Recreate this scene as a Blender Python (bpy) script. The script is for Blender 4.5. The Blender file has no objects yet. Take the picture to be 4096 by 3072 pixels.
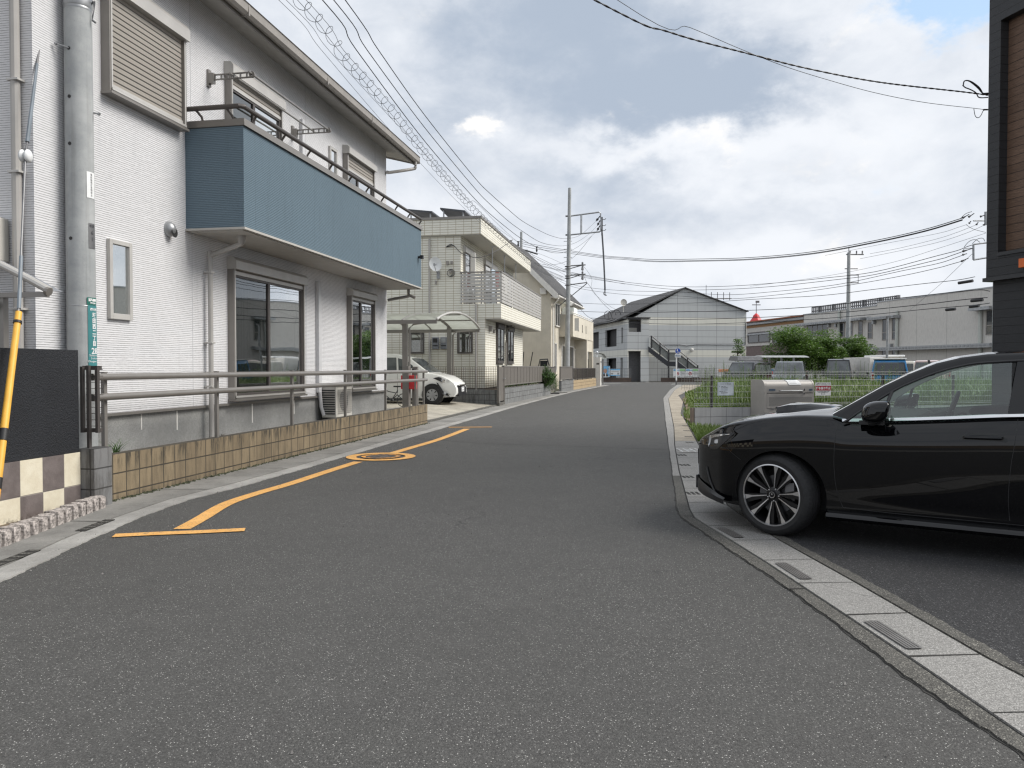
import bpy, bmesh, random
from math import *
from mathutils import Vector, Matrix
random.seed(7)
R_ = radians
S = bpy.context.scene
COL = S.collection
# camera, world, sun, exposure
F, H = 3077.0, 1.38                      # focal length in photo pixels, eye height
cam = bpy.data.objects.new('camera', bpy.data.cameras.new('camera'))
COL.objects.link(cam); S.camera = cam
cam.data.sensor_width = 36.0; cam.data.lens = F / 4096 * 36
cam.data.clip_end = 3000; cam.data.clip_start = 0.05
PITCH = atan(66 / F)
cam.location = (0, 0, H); cam.rotation_euler = (pi / 2 - PITCH, 0, 0)
S.view_settings.view_transform = 'Standard'; S.view_settings.look = 'None'
S.view_settings.gamma = 1.0; S.view_settings.exposure = 1.0
SUN_AZ, SUN_EL = R_(92), R_(43)          # azimuth from +Y towards +X
class NT:
 """small node-tree helper: n('Type', input=value or socket, ...) -> node"""
 def __init__(s, tree): s.t = tree; s.k = 0
 def n(s, typ, props=None, **inp):
  nd = s.t.nodes.new(typ); s.k += 1; nd.location = (200 * s.k, 0)
  for a, v in (props or {}).items(): setattr(nd, a, v)
  for k, v in inp.items():
   key = int(k[1:]) if k[0] == 'i' and k[1:].isdigit() else k.replace('_', ' ')
   sk = nd.inputs[key]
   if isinstance(v, bpy.types.NodeSocket): s.t.links.new(v, sk)
   elif isinstance(v, bpy.types.Node): s.t.links.new(v.outputs[0], sk)
   else: sk.default_value = v
  return nd
 def m(s, op, a, b=0.0, c=0.0, clamp=False):
  return s.n('ShaderNodeMath', {'operation': op, 'use_clamp': clamp}, i0=a, i1=b, i2=c).outputs[0]
 def mix(s, f, a, b, mode='MIX'):
  nd = s.n('ShaderNodeMix', {'data_type': 'RGBA', 'blend_type': mode, 'clamp_factor': True})
  for i, v in ((0, f), (6, a), (7, b)):
   if isinstance(v, bpy.types.NodeSocket): s.t.links.new(v, nd.inputs[i])
   else: nd.inputs[i].default_value = v if i == 0 else (tuple(v) + (1,))[:4]
  return nd.outputs[2]
 def ramp(s, f, lo, hi):
  return s.n('ShaderNodeMapRange', {'clamp': True, 'interpolation_type': 'SMOOTHSTEP'}, i0=f, i1=lo, i2=hi, i3=0.0, i4=1.0).outputs[0]
 def noise(s, vec, scale, detail=3, rough=.5, dist=0.0):
  return s.n('ShaderNodeTexNoise', Vector=vec, Scale=scale, Detail=detail, Roughness=rough, Distortion=dist).outputs[0]
def build_world():
 w = bpy.data.worlds.new('World'); S.world = w; w.use_nodes = True
 t = w.node_tree; t.nodes.clear(); q = NT(t)
 tc = q.n('ShaderNodeTexCoord'); d = tc.outputs['Generated']
 sky = q.n('ShaderNodeTexSky', {'sky_type': 'NISHITA', 'sun_disc': False, 'sun_elevation': SUN_EL, 'sun_rotation': SUN_AZ,
                                   'altitude': 20.0, 'air_density': 1.0, 'dust_density': 1.4, 'ozone_density': 1.0})
 sep = q.n('ShaderNodeSeparateXYZ', Vector=d)
 x, y, z = sep.outputs
 az = az0 = q.m('ARCTAN2', x, y)
 el = el0 = q.m('ARCSINE', z)
 v0 = q.n('ShaderNodeCombineXYZ', X=az, Y=q.m('MULTIPLY', el, 1.6), Z=.7).outputs[0]
 wn = q.n('ShaderNodeTexNoise', Vector=v0, Scale=6.5, Detail=8, Roughness=.6)
 ws = q.n('ShaderNodeSeparateColor', Color=wn.outputs[1])
 az = q.m('ADD', az, q.m('MULTIPLY', q.m('SUBTRACT', ws.outputs[0], .5), .30))
 el = q.m('ADD', el, q.m('MULTIPLY', q.m('SUBTRACT', ws.outputs[1], .5), .20))
 # stretched coordinates: clouds are flatter towards the horizon
 zz = q.m('MAXIMUM', z, 0.0)
 k = q.m('ADD', zz, 0.22)
 px = q.m('DIVIDE', x, k); py = q.m('DIVIDE', y, k)
 vec = q.n('ShaderNodeCombineXYZ', X=px, Y=py, Z=0.0).outputs[0]
 v2 = q.n('ShaderNodeCombineXYZ', X=az0, Y=q.m('MULTIPLY', el0, 1.55), Z=0.3).outputs[0]
 n1 = q.noise(v2, 3.1, 9, .56, .25)
 n2 = q.noise(v2, 8.5, 9, .62, .3)
 n3 = q.noise(vec, 0.9, 6, .55)
 def blob(a0, e0, sa, se, amp):
  u = q.m('DIVIDE', q.m('SUBTRACT', az, R_(a0)), R_(sa))
  v = q.m('DIVIDE', q.m('SUBTRACT', el, R_(e0)), R_(se))
  r = q.m('ADD', q.m('MULTIPLY', u, u), q.m('MULTIPLY', v, v))
  return q.m('MULTIPLY', q.m('EXPONENT', q.m('MULTIPLY', r, -1.0)), amp)
 def total(lst):
  s = None
  for b in lst:
   v = blob(*b); s = v if s is None else q.m('ADD', s, v)
  return s
 # where blue sky opens, where grey cloud bellies hang, where sunlit heads glow
 blue = total([(30, 26, 5, 5, .9), (25, 28, 3, 2.5, .3), (-3, 18.8, 8, 2.0, .42), (-13, 21, 4, 5, .15), (-16, 13, 4, 4, .2), (-6, 10.5, 8, 2.2, .12), (28, 12.5, 7, 3, .12)])
 dark = total([(5, 23.8, 9, 3.6, .55), (14, 19.2, 9, 2.3, .62), (-7, 17.5, 4, 2.6, .22), (5, 13.0, 8, 1.8, .22), (20, 10.5, 9, 1.6, .15), (1, 10.5, 6, 1.5, .14)])
 lite = total([(-4.5, 16.3, 2.6, 1.1, .42), (13, 15.6, 9, 1.3, .38), (20, 13.5, 6, 3.0, .2), (-9, 22, 5, 4, .16), (-3, 12, 7, 2.5, .18), (22, 6, 8, 3, .30), (7, 8.5, 12, 2, .18), (24, 20.5, 4, 2, .25)])
 cov = q.m('SUBTRACT', q.m('ADD', q.m('MULTIPLY', n1, 1.15), .32), blue)
 cov = q.m('ADD', cov, q.m('MULTIPLY', q.m('SUBTRACT', n2, .5), .55))
 fac = q.ramp(cov, .38, .64)
 dk = q.m('ADD', dark, q.m('MULTIPLY', q.m('SUBTRACT', n1, .5), .8))
 dk = q.m('ADD', dk, q.m('MULTIPLY', q.m('SUBTRACT', n2, .5), .75))
 dk = q.m('SUBTRACT', dk, q.m('MULTIPLY', lite, .9))
 df = q.ramp(dk, -.31, .56)
 SK = 0.1
 c_hi = (4.6, 4.75, 5.0); c_lo = (2.3, 2.68, 3.25)
 cl = q.mix(df, c_hi, c_lo)
 lt = q.ramp(q.m('ADD', lite, q.m('MULTIPLY', q.m('SUBTRACT', n2, .5), 1.3)), .22, .62)
 cl = q.mix(lt, cl, (5.7, 5.5, 5.25))
 skyc = q.mix(.7, sky.outputs[0], (2.9, 3.95, 5.1))
 hz = q.ramp(z, .10, -.03)
 c = q.mix(fac, skyc, cl)
 c = q.mix(q.m('MULTIPLY', hz, .75), c, (4.6, 4.75, 4.95))
 bg = q.n('ShaderNodeBackground', Color=c, Strength=SK)
 q.n('ShaderNodeOutputWorld', Surface=bg)
build_world()
sl = bpy.data.lights.new('sun', 'SUN'); sl.energy = 2.1; sl.angle = R_(34); sl.color = (1, .96, .9)
so = bpy.data.objects.new('sun', sl); COL.objects.link(so)
sd = Vector((sin(SUN_AZ) * cos(SUN_EL), cos(SUN_AZ) * cos(SUN_EL), sin(SUN_EL)))
so.rotation_euler = sd.to_track_quat('Z', 'Y').to_euler(); so.location = (20, 5, 40)
try:
 S.cycles.use_denoising = True
 S.cycles.max_bounces = 8; S.cycles.transparent_max_bounces = 24
 S.cycles.sample_clamp_indirect = 6.0
 S.cycles.film_filter_width = 1.3 if hasattr(S.cycles, 'film_filter_width') else 1.5
 S.cycles.filter_width = 1.3
except Exception: pass
# survey helpers: photo pixel -> point on a real plane
def ray(px, py):
 x = (px - 2048) / F; v = -(py - 1536) / F
 return Vector((x, cos(PITCH) + v * sin(PITCH), -sin(PITCH) + v * cos(PITCH)))
def G(px, py, z=0.0):
 d = ray(px, py); k = (z - H) / d.z
 return (d.x * k, d.y * k)
def hit(px, py, th, axis, val):
 """frame th (degrees clockwise from +Y): returns (b right, a forward, z)"""
 d = ray(px, py); t = R_(th)
 da = d.x * sin(t) + d.y * cos(t); db = d.x * cos(t) - d.y * sin(t)
 k = val / da if axis == 'a' else val / db
 return (db * k, da * k, H + d.z * k)
def atY(px, py, Y):
 d = ray(px, py); k = Y / d.y
 return (d.x * k, Y, H + d.z * k)
def w2f(X, Y, th):
 t = R_(th); return (X * cos(t) - Y * sin(t), X * sin(t) + Y * cos(t))
def f2w(b, a, th):
 t = R_(th); return (b * cos(t) + a * sin(t), -b * sin(t) + a * cos(t))
# mesh helpers
class MB:
 def __init__(s): s.v = []; s.f = []; s.mi = []; s.m = 0; s.base = (0, 0, 0)
 def add(s, vs, fs):
  o = len(s.v); s.v += [tuple(v) for v in vs]
  for f in fs: s.f.append(tuple(i + o for i in f)); s.mi.append(s.m)
  return s
 def box(s, x0, x1, y0, y1, z0, z1):
  if x0 > x1: x0, x1 = x1, x0
  if y0 > y1: y0, y1 = y1, y0
  if z0 > z1: z0, z1 = z1, z0
  return s.add([(x0, y0, z0), (x1, y0, z0), (x1, y1, z0), (x0, y1, z0), (x0, y0, z1), (x1, y0, z1), (x1, y1, z1), (x0, y1, z1)],
              [(3, 2, 1, 0), (4, 5, 6, 7), (0, 1, 5, 4), (1, 2, 6, 5), (2, 3, 7, 6), (3, 0, 4, 7)])
 def ext(s, poly, axis, lo, hi):
  """extrude a 2D polygon along axis; poly coords are the two other axes in xyz order"""
  def P(p, t):
   return {'x': (t, p[0], p[1]), 'y': (p[0], t, p[1]), 'z': (p[0], p[1], t)}[axis]
  n = len(poly)
  vs = [P(p, lo) for p in poly] + [P(p, hi) for p in poly]
  fs = [tuple(range(n))[::-1], tuple(range(n, 2 * n))] + [(i, (i + 1) % n, n + (i + 1) % n, n + i) for i in range(n)]
  return s.add(vs, fs)
 def tube(s, pts, r, n=8, cap=True, r1=None):
  pts = [Vector(p) for p in pts]; m = len(pts); rings = []
  up = Vector((0, 0, 1))
  for i, p in enumerate(pts):
   t = (pts[min(i + 1, m - 1)] - pts[max(i - 1, 0)]).normalized()
   a = t.cross(up)
   if a.length < .05: a = t.cross(Vector((1, 0, 0)))
   a.normalize(); b = t.cross(a).normalized()
   rr = r if r1 is None else r + (r1 - r) * i / (m - 1)
   rings.append([p + a * cos(2 * pi * k / n) * rr + b * sin(2 * pi * k / n) * rr for k in range(n)])
  vs = [v for q in rings for v in q]; fs = []
  for i in range(m - 1):
   for k in range(n):
    fs.append((i * n + k, i * n + (k + 1) % n, (i + 1) * n + (k + 1) % n, (i + 1) * n + k))
  if cap: fs += [tuple(range(n))[::-1], tuple(range((m - 1) * n, m * n))]
  return s.add(vs, fs)
 def lathe(s, prof, c, axis='z', n=24, ang=2 * pi):
  """prof: (radius, height) list; spun about axis through c"""
  vs = []; m = len(prof); full = abs(ang - 2 * pi) < 1e-6; N = n if full else n + 1
  for k in range(N):
   t = ang * k / n
   for r, h in prof:
    p = {'z': (r * cos(t), r * sin(t), h), 'y': (r * cos(t), h, r * sin(t)), 'x': (h, r * cos(t), r * sin(t))}[axis]
    vs.append((c[0] + p[0], c[1] + p[1], c[2] + p[2]))
  fs = []
  for k in range(n):
   k2 = (k + 1) % N
   for i in range(m - 1): fs.append((k * m + i, k2 * m + i, k2 * m + i + 1, k * m + i + 1))
  return s.add(vs, fs)
 def grid(s, rows, close=False):
  n = len(rows[0]); vs = [p for r in rows for p in r]; fs = []
  for i in range(len(rows) - 1):
   for k in range(n if close else n - 1):
    fs.append((i * n + k, i * n + (k + 1) % n, (i + 1) * n + (k + 1) % n, (i + 1) * n + k))
  return s.add(vs, fs)
 def poly(s, pts): return s.add(pts, [tuple(range(len(pts)))])
def mesh_obj(name, mb, mat, base=(0, 0, 0), smooth=False, bevel=0.0, recalc=True, auto=35):
 me = bpy.data.meshes.new(name)
 me.from_pydata([(v[0] - base[0], v[1] - base[1], v[2] - base[2]) for v in mb.v], [], mb.f)
 mats = mat if isinstance(mat, (list, tuple)) else [mat]
 for m in mats: me.materials.append(m)
 if len(mats) > 1: me.polygons.foreach_set('material_index', mb.mi)
 if recalc or bevel:
  bm = bmesh.new(); bm.from_mesh(me)
  if recalc: bmesh.ops.recalc_face_normals(bm, faces=bm.faces)
  if bevel:
   es = [e for e in bm.edges if len(e.link_faces) == 2 and e.calc_face_angle(0) > .5]
   bmesh.ops.bevel(bm, geom=es, offset=bevel, segments=2, profile=.6, affect='EDGES', clamp_overlap=True)
  bm.to_mesh(me); bm.free()
 if smooth:
  me.polygons.foreach_set('use_smooth', [True] * len(me.polygons))
  if auto < 180 and hasattr(me, 'set_sharp_from_angle'): me.set_sharp_from_angle(angle=R_(auto))
 me.update()
 o = bpy.data.objects.new(name, me); COL.objects.link(o)
 return o
class T:
 """a thing: an Empty at its base (frame coordinates b, a, z) with parts under it"""
 def __init__(s, name, label, cat, base=(0, 0, 0), th=0.0, group=None):
  o = bpy.data.objects.new(name, None); COL.objects.link(o)
  X, Y = f2w(base[0], base[1], th)
  o.location = (X, Y, base[2]); o.rotation_euler = (0, 0, -R_(th)); o.empty_display_size = .2
  o['label'] = label; o['category'] = cat
  if group: o['group'] = group
  s.o = o; s.base = base; s.th = th
 def part(s, name, mb, mat, parent=None, label=None, **kw):
  o = mesh_obj(name, mb, mat, s.base, **kw); o.parent = parent or s.o
  if label: o['label'] = label
  return o
def solo(name, label, cat, mb, mat, base=(0, 0, 0), th=0.0, group=None, **kw):
 o = mesh_obj(name, mb, mat, base, **kw)
 X, Y = f2w(base[0], base[1], th); o.location = (X, Y, base[2]); o.rotation_euler = (0, 0, -R_(th))
 o['label'] = label; o['category'] = cat
 if group: o['group'] = group
 return o
def struct(name, mb, mat, kind='structure', **kw):
 o = mesh_obj(name, mb, mat, **kw); o['kind'] = kind
 return o
def dup(root, loc, rotz=None, label=None):
 r = root.copy(); COL.objects.link(r); r.location = loc
 if rotz is not None: r.rotation_euler = (0, 0, rotz)
 if label: r['label'] = label
 for ch in list(root.children):
  c = ch.copy(); COL.objects.link(c); c.parent = r
  for g in ch.children:
   d = g.copy(); COL.objects.link(d); d.parent = c
 return r
def text_mb(txt, size, org, ux, uz, spacing=1.0, align='LEFT', linesp=1.0, bold=0.0):
 """flat lettering: org + ux*right + uz*up"""
 cu = bpy.data.curves.new('lettering', 'FONT'); cu.body = txt; cu.size = size; cu.align_x = align
 cu.space_character = spacing; cu.space_line = linesp; cu.offset = bold; cu.resolution_u = 2
 o = bpy.data.objects.new('lettering', cu); COL.objects.link(o)
 bpy.context.view_layer.update()
 dg = bpy.context.evaluated_depsgraph_get()
 me = bpy.data.meshes.new_from_object(o.evaluated_get(dg))
 ux = Vector(ux); uz = Vector(uz); org = Vector(org); mb = MB()
 mb.add([org + ux * v.co.x + uz * v.co.y for v in me.vertices], [tuple(p.vertices) for p in me.polygons])
 bpy.data.objects.remove(o); bpy.data.curves.remove(cu); bpy.data.meshes.remove(me)
 return mb
def cr(pts, n=8):
 """Catmull-Rom through 2D/3D points"""
 P = [Vector(p) for p in pts]; out = []
 for i in range(len(P) - 1):
  a = P[max(i - 1, 0)]; b = P[i]; c = P[i + 1]; d = P[min(i + 2, len(P) - 1)]
  for k in range(n):
   t = k / n
   out.append(.5 * ((2 * b) + (c - a) * t + (2 * a - 5 * b + 4 * c - d) * t * t + (3 * b - a - 3 * c + d) * t ** 3))
 out.append(P[-1]); return out
# materials (all procedural)
def newmat(name):
 m = bpy.data.materials.new(name); m.use_nodes = True; t = m.node_tree; t.nodes.clear()
 q = NT(t); q.mat = m
 tc = q.n('ShaderNodeTexCoord'); q.P = tc.outputs['Object']
 return m, q
def finish(q, **inp):
 p = q.n('ShaderNodeBsdfPrincipled', None, **inp)
 q.n('ShaderNodeOutputMaterial', Surface=p); return q.mat
def bump(q, h, dist=.01, st=1.0): return q.n('ShaderNodeBump', Height=h, Distance=dist, Strength=st).outputs[0]
def c4(c): return tuple(c) + (1,) if len(c) == 3 else c
def wallvec(q):
 s = q.n('ShaderNodeSeparateXYZ', Vector=q.P)
 return q.n('ShaderNodeCombineXYZ', X=q.m('ADD', s.outputs[0], s.outputs[1]), Y=s.outputs[2], Z=0.0).outputs[0], s
def plain(name, col, rough=.55, metal=0.0, var=.10, vs=6.0, bmp=0.0, bs=60.0, coat=0.0, streak=0.0, spec=.5):
 m, q = newmat(name)
 n = q.noise(q.P, vs, 6, .6)
 lo = tuple(max(0, c * (1 - var * 1.6)) for c in col); hi = tuple(min(1, c * (1 + var)) for c in col)
 c = q.mix(q.ramp(n, .3, .7), lo, hi)
 if streak:
  s = q.n('ShaderNodeMapping', Vector=q.P, Scale=(9, 9, .7)).outputs[0]
  k = q.ramp(q.noise(s, 1.6, 5, .6), .45, .8)
  c = q.mix(q.m('MULTIPLY', k, streak), c, tuple(v * .35 for v in col))
 kw = dict(Base_Color=c, Roughness=rough, Metallic=metal)
 kw['Specular IOR Level'] = spec
 if coat: kw['Coat Weight'] = coat; kw['Coat Roughness'] = .03
 if bmp: kw['Normal'] = bump(q, q.noise(q.P, bs, 4, .6), bmp)
 return finish(q, **kw)
def siding(name, col, pitch=.024, groove=.35, depth=.006, irr=1.0, rough=.7, seam=0.0):
 """fine horizontal split-face ledges"""
 m, q = newmat(name)
 v, s = wallvec(q)
 sv = q.n('ShaderNodeMapping', Vector=v, Scale=(1, 5, 1)).outputs[0]
 n = q.noise(sv, 5.0, 5, .65)
 n2 = q.noise(sv, 17.0, 3, .6)
 zz = q.m('ADD', q.m('DIVIDE', s.outputs[2], pitch), q.m('MULTIPLY', q.m('SUBTRACT', n, .5), .55 * irr))
 fr = q.m('FRACT', zz)
 cell = q.m('FLOOR', zz)
 ln = q.ramp(fr, .30, .06)                              # shadow side of each ledge: shade and groove dirt put into the colour
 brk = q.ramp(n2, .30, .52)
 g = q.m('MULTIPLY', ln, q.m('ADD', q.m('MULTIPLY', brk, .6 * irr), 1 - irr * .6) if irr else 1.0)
 big = q.noise(q.P, .5, 4, .6)
 base = q.mix(q.ramp(big, .35, .7), tuple(c * .93 for c in col), col)
 sk = q.n('ShaderNodeMapping', Vector=q.P, Scale=(5, 5, .5)).outputs[0]
 base = q.mix(q.m('MULTIPLY', q.ramp(q.noise(sk, 1.4, 6, .65), .5, .75), .16), base, tuple(c * .45 for c in col))
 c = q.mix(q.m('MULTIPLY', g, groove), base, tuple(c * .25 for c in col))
 if seam:
  fx = q.m('FRACT', q.m('DIVIDE', q.n('ShaderNodeSeparateXYZ', Vector=v).outputs[0], seam))
  c = q.mix(q.m('MULTIPLY', q.ramp(fx, .004, .0015), .6), c, tuple(c * .3 for c in col))
 h = q.m('SUBTRACT', q.m('ADD', fr, q.m('MULTIPLY', n2, .35 * irr)), q.m('MULTIPLY', g, .6))
 return finish(q, Base_Color=c, Roughness=rough, Normal=bump(q, h, depth))
def brick(name, c1, c2, cm, w, h, mortar=.008, off=0.0, rough=.8, depth=.006, dirt=0.0, dirtcol=(.04, .035, .03), shift=(0, 0), top=None, var=.15):
 m, q = newmat(name)
 v, s = wallvec(q)
 v = q.n('ShaderNodeMapping', Vector=v, Location=(shift[0], shift[1], 0)).outputs[0]
 b = q.n('ShaderNodeTexBrick', {'offset': off, 'offset_frequency': 2, 'squash': 1.0}, Vector=v, Color1=c4(c1), Color2=c4(c2), Mortar=c4(cm),
   Scale=1.0, Mortar_Size=mortar, Mortar_Smooth=.15, Bias=0.0, Brick_Width=w, Row_Height=h)
 n = q.noise(q.P, 3.0, 6, .65)
 c = q.mix(q.m('MULTIPLY', q.ramp(n, .35, .75), var), b.outputs[0], tuple(x * .5 for x in c1))
 n4 = q.noise(q.P, 60.0, 4, .6)
 if dirt:
  sv = q.n('ShaderNodeMapping', Vector=q.P, Scale=(7, 7, 1.1)).outputs[0]
  k = q.ramp(q.noise(sv, 1.7, 6, .7), .42, .66)
  if top is not None:                                # run-off stains that start at the coping
   z = q.ramp(s.outputs[2], top - .26, top)
   z2 = q.ramp(s.outputs[2], .10, .0)
   k = q.m('MULTIPLY', k, q.m('MAXIMUM', q.m('ADD', q.m('MULTIPLY', z, .8), .42), z2), clamp=True)
  c = q.mix(q.m('MULTIPLY', k, dirt), c, dirtcol)
 hh = q.m('SUBTRACT', q.m('MULTIPLY', n4, .25), b.outputs[1])
 return finish(q, Base_Color=c, Roughness=rough, Normal=bump(q, hh, depth))
def asphalt(name, base, speck, sc=1.0, patch=.10, spk=.62, grain=.004):
 m, q = newmat(name)
 n1 = q.noise(q.P, 90 * sc, 3, .6)
 vo = q.n('ShaderNodeTexVoronoi', {'feature': 'F1'}, Vector=q.P, Scale=165 * sc, Randomness=1.0)
 hsv = q.n('ShaderNodeSeparateColor', Color=vo.outputs['Color'])
 vb = q.n('ShaderNodeTexVoronoi', {'feature': 'F1'}, Vector=q.P, Scale=105 * sc, Randomness=1.0)
 hb_ = q.n('ShaderNodeSeparateColor', Color=vb.outputs['Color'])
 n2 = q.noise(q.P, .45, 6, .65)
 n3 = q.noise(q.P, 3.5, 5, .6)
 c = q.mix(q.ramp(n1, .3, .7), tuple(x * .66 for x in base), tuple(x * 1.2 for x in base))
 c = q.mix(q.m('MULTIPLY', hb_.outputs[0], .42), c, tuple(x * 1.7 for x in base))
 c = q.mix(q.m('MULTIPLY', q.ramp(vb.outputs['Distance'],   .42, .62), .45), c, tuple(x * .35 for x in base))
 pick = q.m('GREATER_THAN', hsv.outputs[0], 1 - spk * .19)
 dot = q.m('MULTIPLY', pick, q.ramp(vo.outputs['Distance'], .50, .30))
 c = q.mix(q.m('MULTIPLY', dot, q.m('ADD', .35, q.m('MULTIPLY', hsv.outputs[2], .65))), c, speck)
 pick2 = q.m('LESS_THAN', hsv.outputs[1], .16)
 c = q.mix(q.m('MULTIPLY', pick2, .5), c, tuple(x * .45 for x in base))
 c = q.mix(q.m('MULTIPLY', q.ramp(n2, .38, .68), patch * 1.6), c, tuple(x * .66 for x in base))
 c = q.mix(q.m('MULTIPLY', q.ramp(n3, .45, .75), patch), c, tuple(x * 1.4 for x in base))
 # hairline cracks
 cr = q.n('ShaderNodeTexVoronoi', {'feature': 'DISTANCE_TO_EDGE'}, Vector=q.n('ShaderNodeVectorMath', {'operation': 'ADD'}, i0=q.P, i1=q.n('ShaderNodeTexNoise', Vector=q.P, Scale=2.0, Detail=5).outputs[1]).outputs[0], Scale=.32)
 ck = q.m('MULTIPLY', q.ramp(cr.outputs[0], .006, .002), q.ramp(q.noise(q.P, .25, 3), .50, .62))
 c = q.mix(q.m('MULTIPLY', ck, .55), c, tuple(x * .3 for x in base))
 h = q.m('ADD', n1, q.m('MULTIPLY', vo.outputs['Distance'], -.6))
 return finish(q, Base_Color=c, Roughness=.88, Normal=bump(q, h, grain))
def concrete(name, col, var=.2, grain=.0015, stain=.35, fine=140):
 m, q = newmat(name)
 n1 = q.noise(q.P, 1.3, 7, .68); n2 = q.noise(q.P, fine, 4, .7); n3 = q.noise(q.P, 7, 6, .6)
 c = q.mix(q.ramp(n1, .3, .7), tuple(x * (1 - var * 1.5) for x in col), tuple(x * (1 + var) for x in col))
 c = q.mix(q.m('MULTIPLY', q.ramp(n3, .5, .75), stain), c, tuple(x * .5 for x in col))
 c = q.mix(q.m('MULTIPLY', q.ramp(n2, .44, .62), .5), c, tuple(x * .5 for x in col))
 c = q.mix(q.m('MULTIPLY', q.ramp(q.noise(q.P, 45, 5, .75), .56, .70), .5), c, tuple(min(1, x * 1.5) for x in col))
 return finish(q, Base_Color=c, Roughness=.9, Normal=bump(q, n2, grain))
def glass(name, tint=(.75, .8, .78), refl=.1, dark=.25, ior=2.0):
 """window pane: clear body tinted, mirror reflection by Fresnel"""
 m, q = newmat(name)
 fr = q.n('ShaderNodeLayerWeight', Blend=.5)
 f = q.m('ADD', q.m('MULTIPLY', q.m('POWER', fr.outputs[1], ior), 1 - refl), refl, clamp=True)
 wob = bump(q, q.noise(q.P, .8, 2), .004, .6)
 gl = q.n('ShaderNodeBsdfGlossy', Color=(1, 1, 1, 1), Roughness=.01, Normal=wob)
 tr = q.n('ShaderNodeBsdfTransparent', Color=c4(tuple(t * (1 - dark) for t in tint)))
 mx = q.n('ShaderNodeMixShader', i0=f, i1=tr.outputs[0], i2=gl.outputs[0])
 q.n('ShaderNodeOutputMaterial', Surface=mx); return m
def leafmat(name, c1, c2, c3):
 m, q = newmat(name)
 n = q.noise(q.P, 2.2, 4, .6); n2 = q.noise(q.P, 31.0, 2, .5)
 c = q.mix(q.ramp(n, .35, .65), c1, c2)
 c = q.mix(q.ramp(n2, .52, .72), c, c3)
 d = q.n('ShaderNodeBsdfPrincipled', Base_Color=c, Roughness=.5)
 t = q.n('ShaderNodeBsdfTranslucent', Color=c)
 mx = q.n('ShaderNodeMixShader', i0=.35, i1=d.outputs[0], i2=t.outputs[0])
 q.n('ShaderNodeOutputMaterial', Surface=mx); return m
def boards(name, col, row, wid, grain=.5, joint=.012, col2=None, slots=None):
 """horizontal embossed wood-grain boards"""
 m, q = newmat(name); v, s = wallvec(q)
 b = q.n('ShaderNodeTexBrick', {'offset': .5, 'offset_frequency': 2}, Vector=v, Color1=c4(col), Color2=c4(col2 or col), Mortar=c4(tuple(x * .12 for x in col)),
   Scale=1.0, Mortar_Size=joint, Mortar_Smooth=.2, Brick_Width=wid, Row_Height=row)
 gv = q.n('ShaderNodeMapping', Vector=v, Scale=(1.2, 22, 1)).outputs[0]
 n = q.noise(gv, 5.0, 6, .65, .6)
 c = q.mix(q.m('MULTIPLY', q.ramp(n, .35, .65), grain), b.outputs[0], tuple(x * .45 for x in col))
 return finish(q, Base_Color=c, Roughness=.6, Normal=bump(q, q.m('SUBTRACT', n, b.outputs[1]), .006))
MT = {}
MT['road'] = asphalt('road_asphalt', (.074, .0725, .069), (.55, .54, .51), patch=.20, spk=.5)
MT['lot'] = asphalt('fresh_asphalt', (.030, .030, .032), (.26, .26, .26), sc=.7, patch=.15, spk=.9, grain=.008)
MT['conc'] = concrete('gutter_concrete', (.34, .33, .31))
MT['conc_l'] = asphalt('pale_gutter_concrete', (.262, .255, .242), (.60, .59, .56), sc=1.25, patch=.14, spk=1.2, grain=.002)
MT['conc_s'] = concrete('sandy_concrete', (.36, .315, .25), var=.2, stain=.35)
MT['vglass'] = plain('parked_car_glass', (.085, .095, .10), .08, 0, var=.3, vs=1.5, spec=.9)  # grey base colour stands in for the sky's reflection and the cabin
MT['conc_d'] = asphalt('old_kerb_concrete', (.098, .094, .084), (.50, .48, .42), sc=.8, patch=.3, spk=1.6, grain=.008)
MT['conc_w'] = concrete('worn_gutter_concrete', (.235, .228, .212), stain=.5)
MT['drive'] = concrete('driveway_concrete', (.40, .37, .31), var=.22, stain=.45)
MT['found'] = concrete('foundation_render', (.30, .30, .29), var=.14, stain=.15, fine=80)
MT['joint'] = plain('dark_joint', (.035, .033, .03), .9, var=.3)
MT['soil'] = plain('soil', (.16, .12, .08), .95, var=.4, vs=4, bmp=.02, bs=40)
MT['gravel'] = asphalt('gravel', (.30, .29, .27), (.6, .6, .58), sc=.35, spk=2.2, grain=.02)
MT['yellow'] = None
def yellow_paint():
 m, q = newmat('yellow_road_paint')
 n = q.noise(q.P, 60, 4, .65); w = q.noise(q.P, 5, 5, .6)
 c = q.mix(q.ramp(w, .3, .7), (.66, .34, .09), (.76, .42, .13))
 sv = q.n('ShaderNodeMapping', Vector=q.P, Scale=(2.0, 14, 1)).outputs[0]
 ck = q.ramp(q.noise(sv, 4.0, 5, .7), .62, .66)
 c = q.mix(q.m('MULTIPLY', ck, .8), c, (.12, .085, .05))
 c = q.mix(q.m('MULTIPLY', q.ramp(n, .56, .64), .75), c, (.10, .095, .085))
 c = q.mix(q.m('MULTIPLY', q.ramp(q.noise(q.P, 14, 6, .75), .60, .68), .7), c, (.10, .095, .085))
 return finish(q, Base_Color=c, Roughness=.75, Normal=bump(q, n, .003))
MT['yellow'] = yellow_paint()
MT['wpaint'] = plain('white_road_paint', (.62, .62, .6), .8, var=.2, vs=12)
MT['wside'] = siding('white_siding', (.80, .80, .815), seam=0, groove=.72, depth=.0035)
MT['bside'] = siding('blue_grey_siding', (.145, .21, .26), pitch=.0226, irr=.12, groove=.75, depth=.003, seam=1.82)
MT['alu'] = plain('taupe_aluminium', (.24, .225, .208), .38, .35, var=.04, vs=3)
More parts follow.
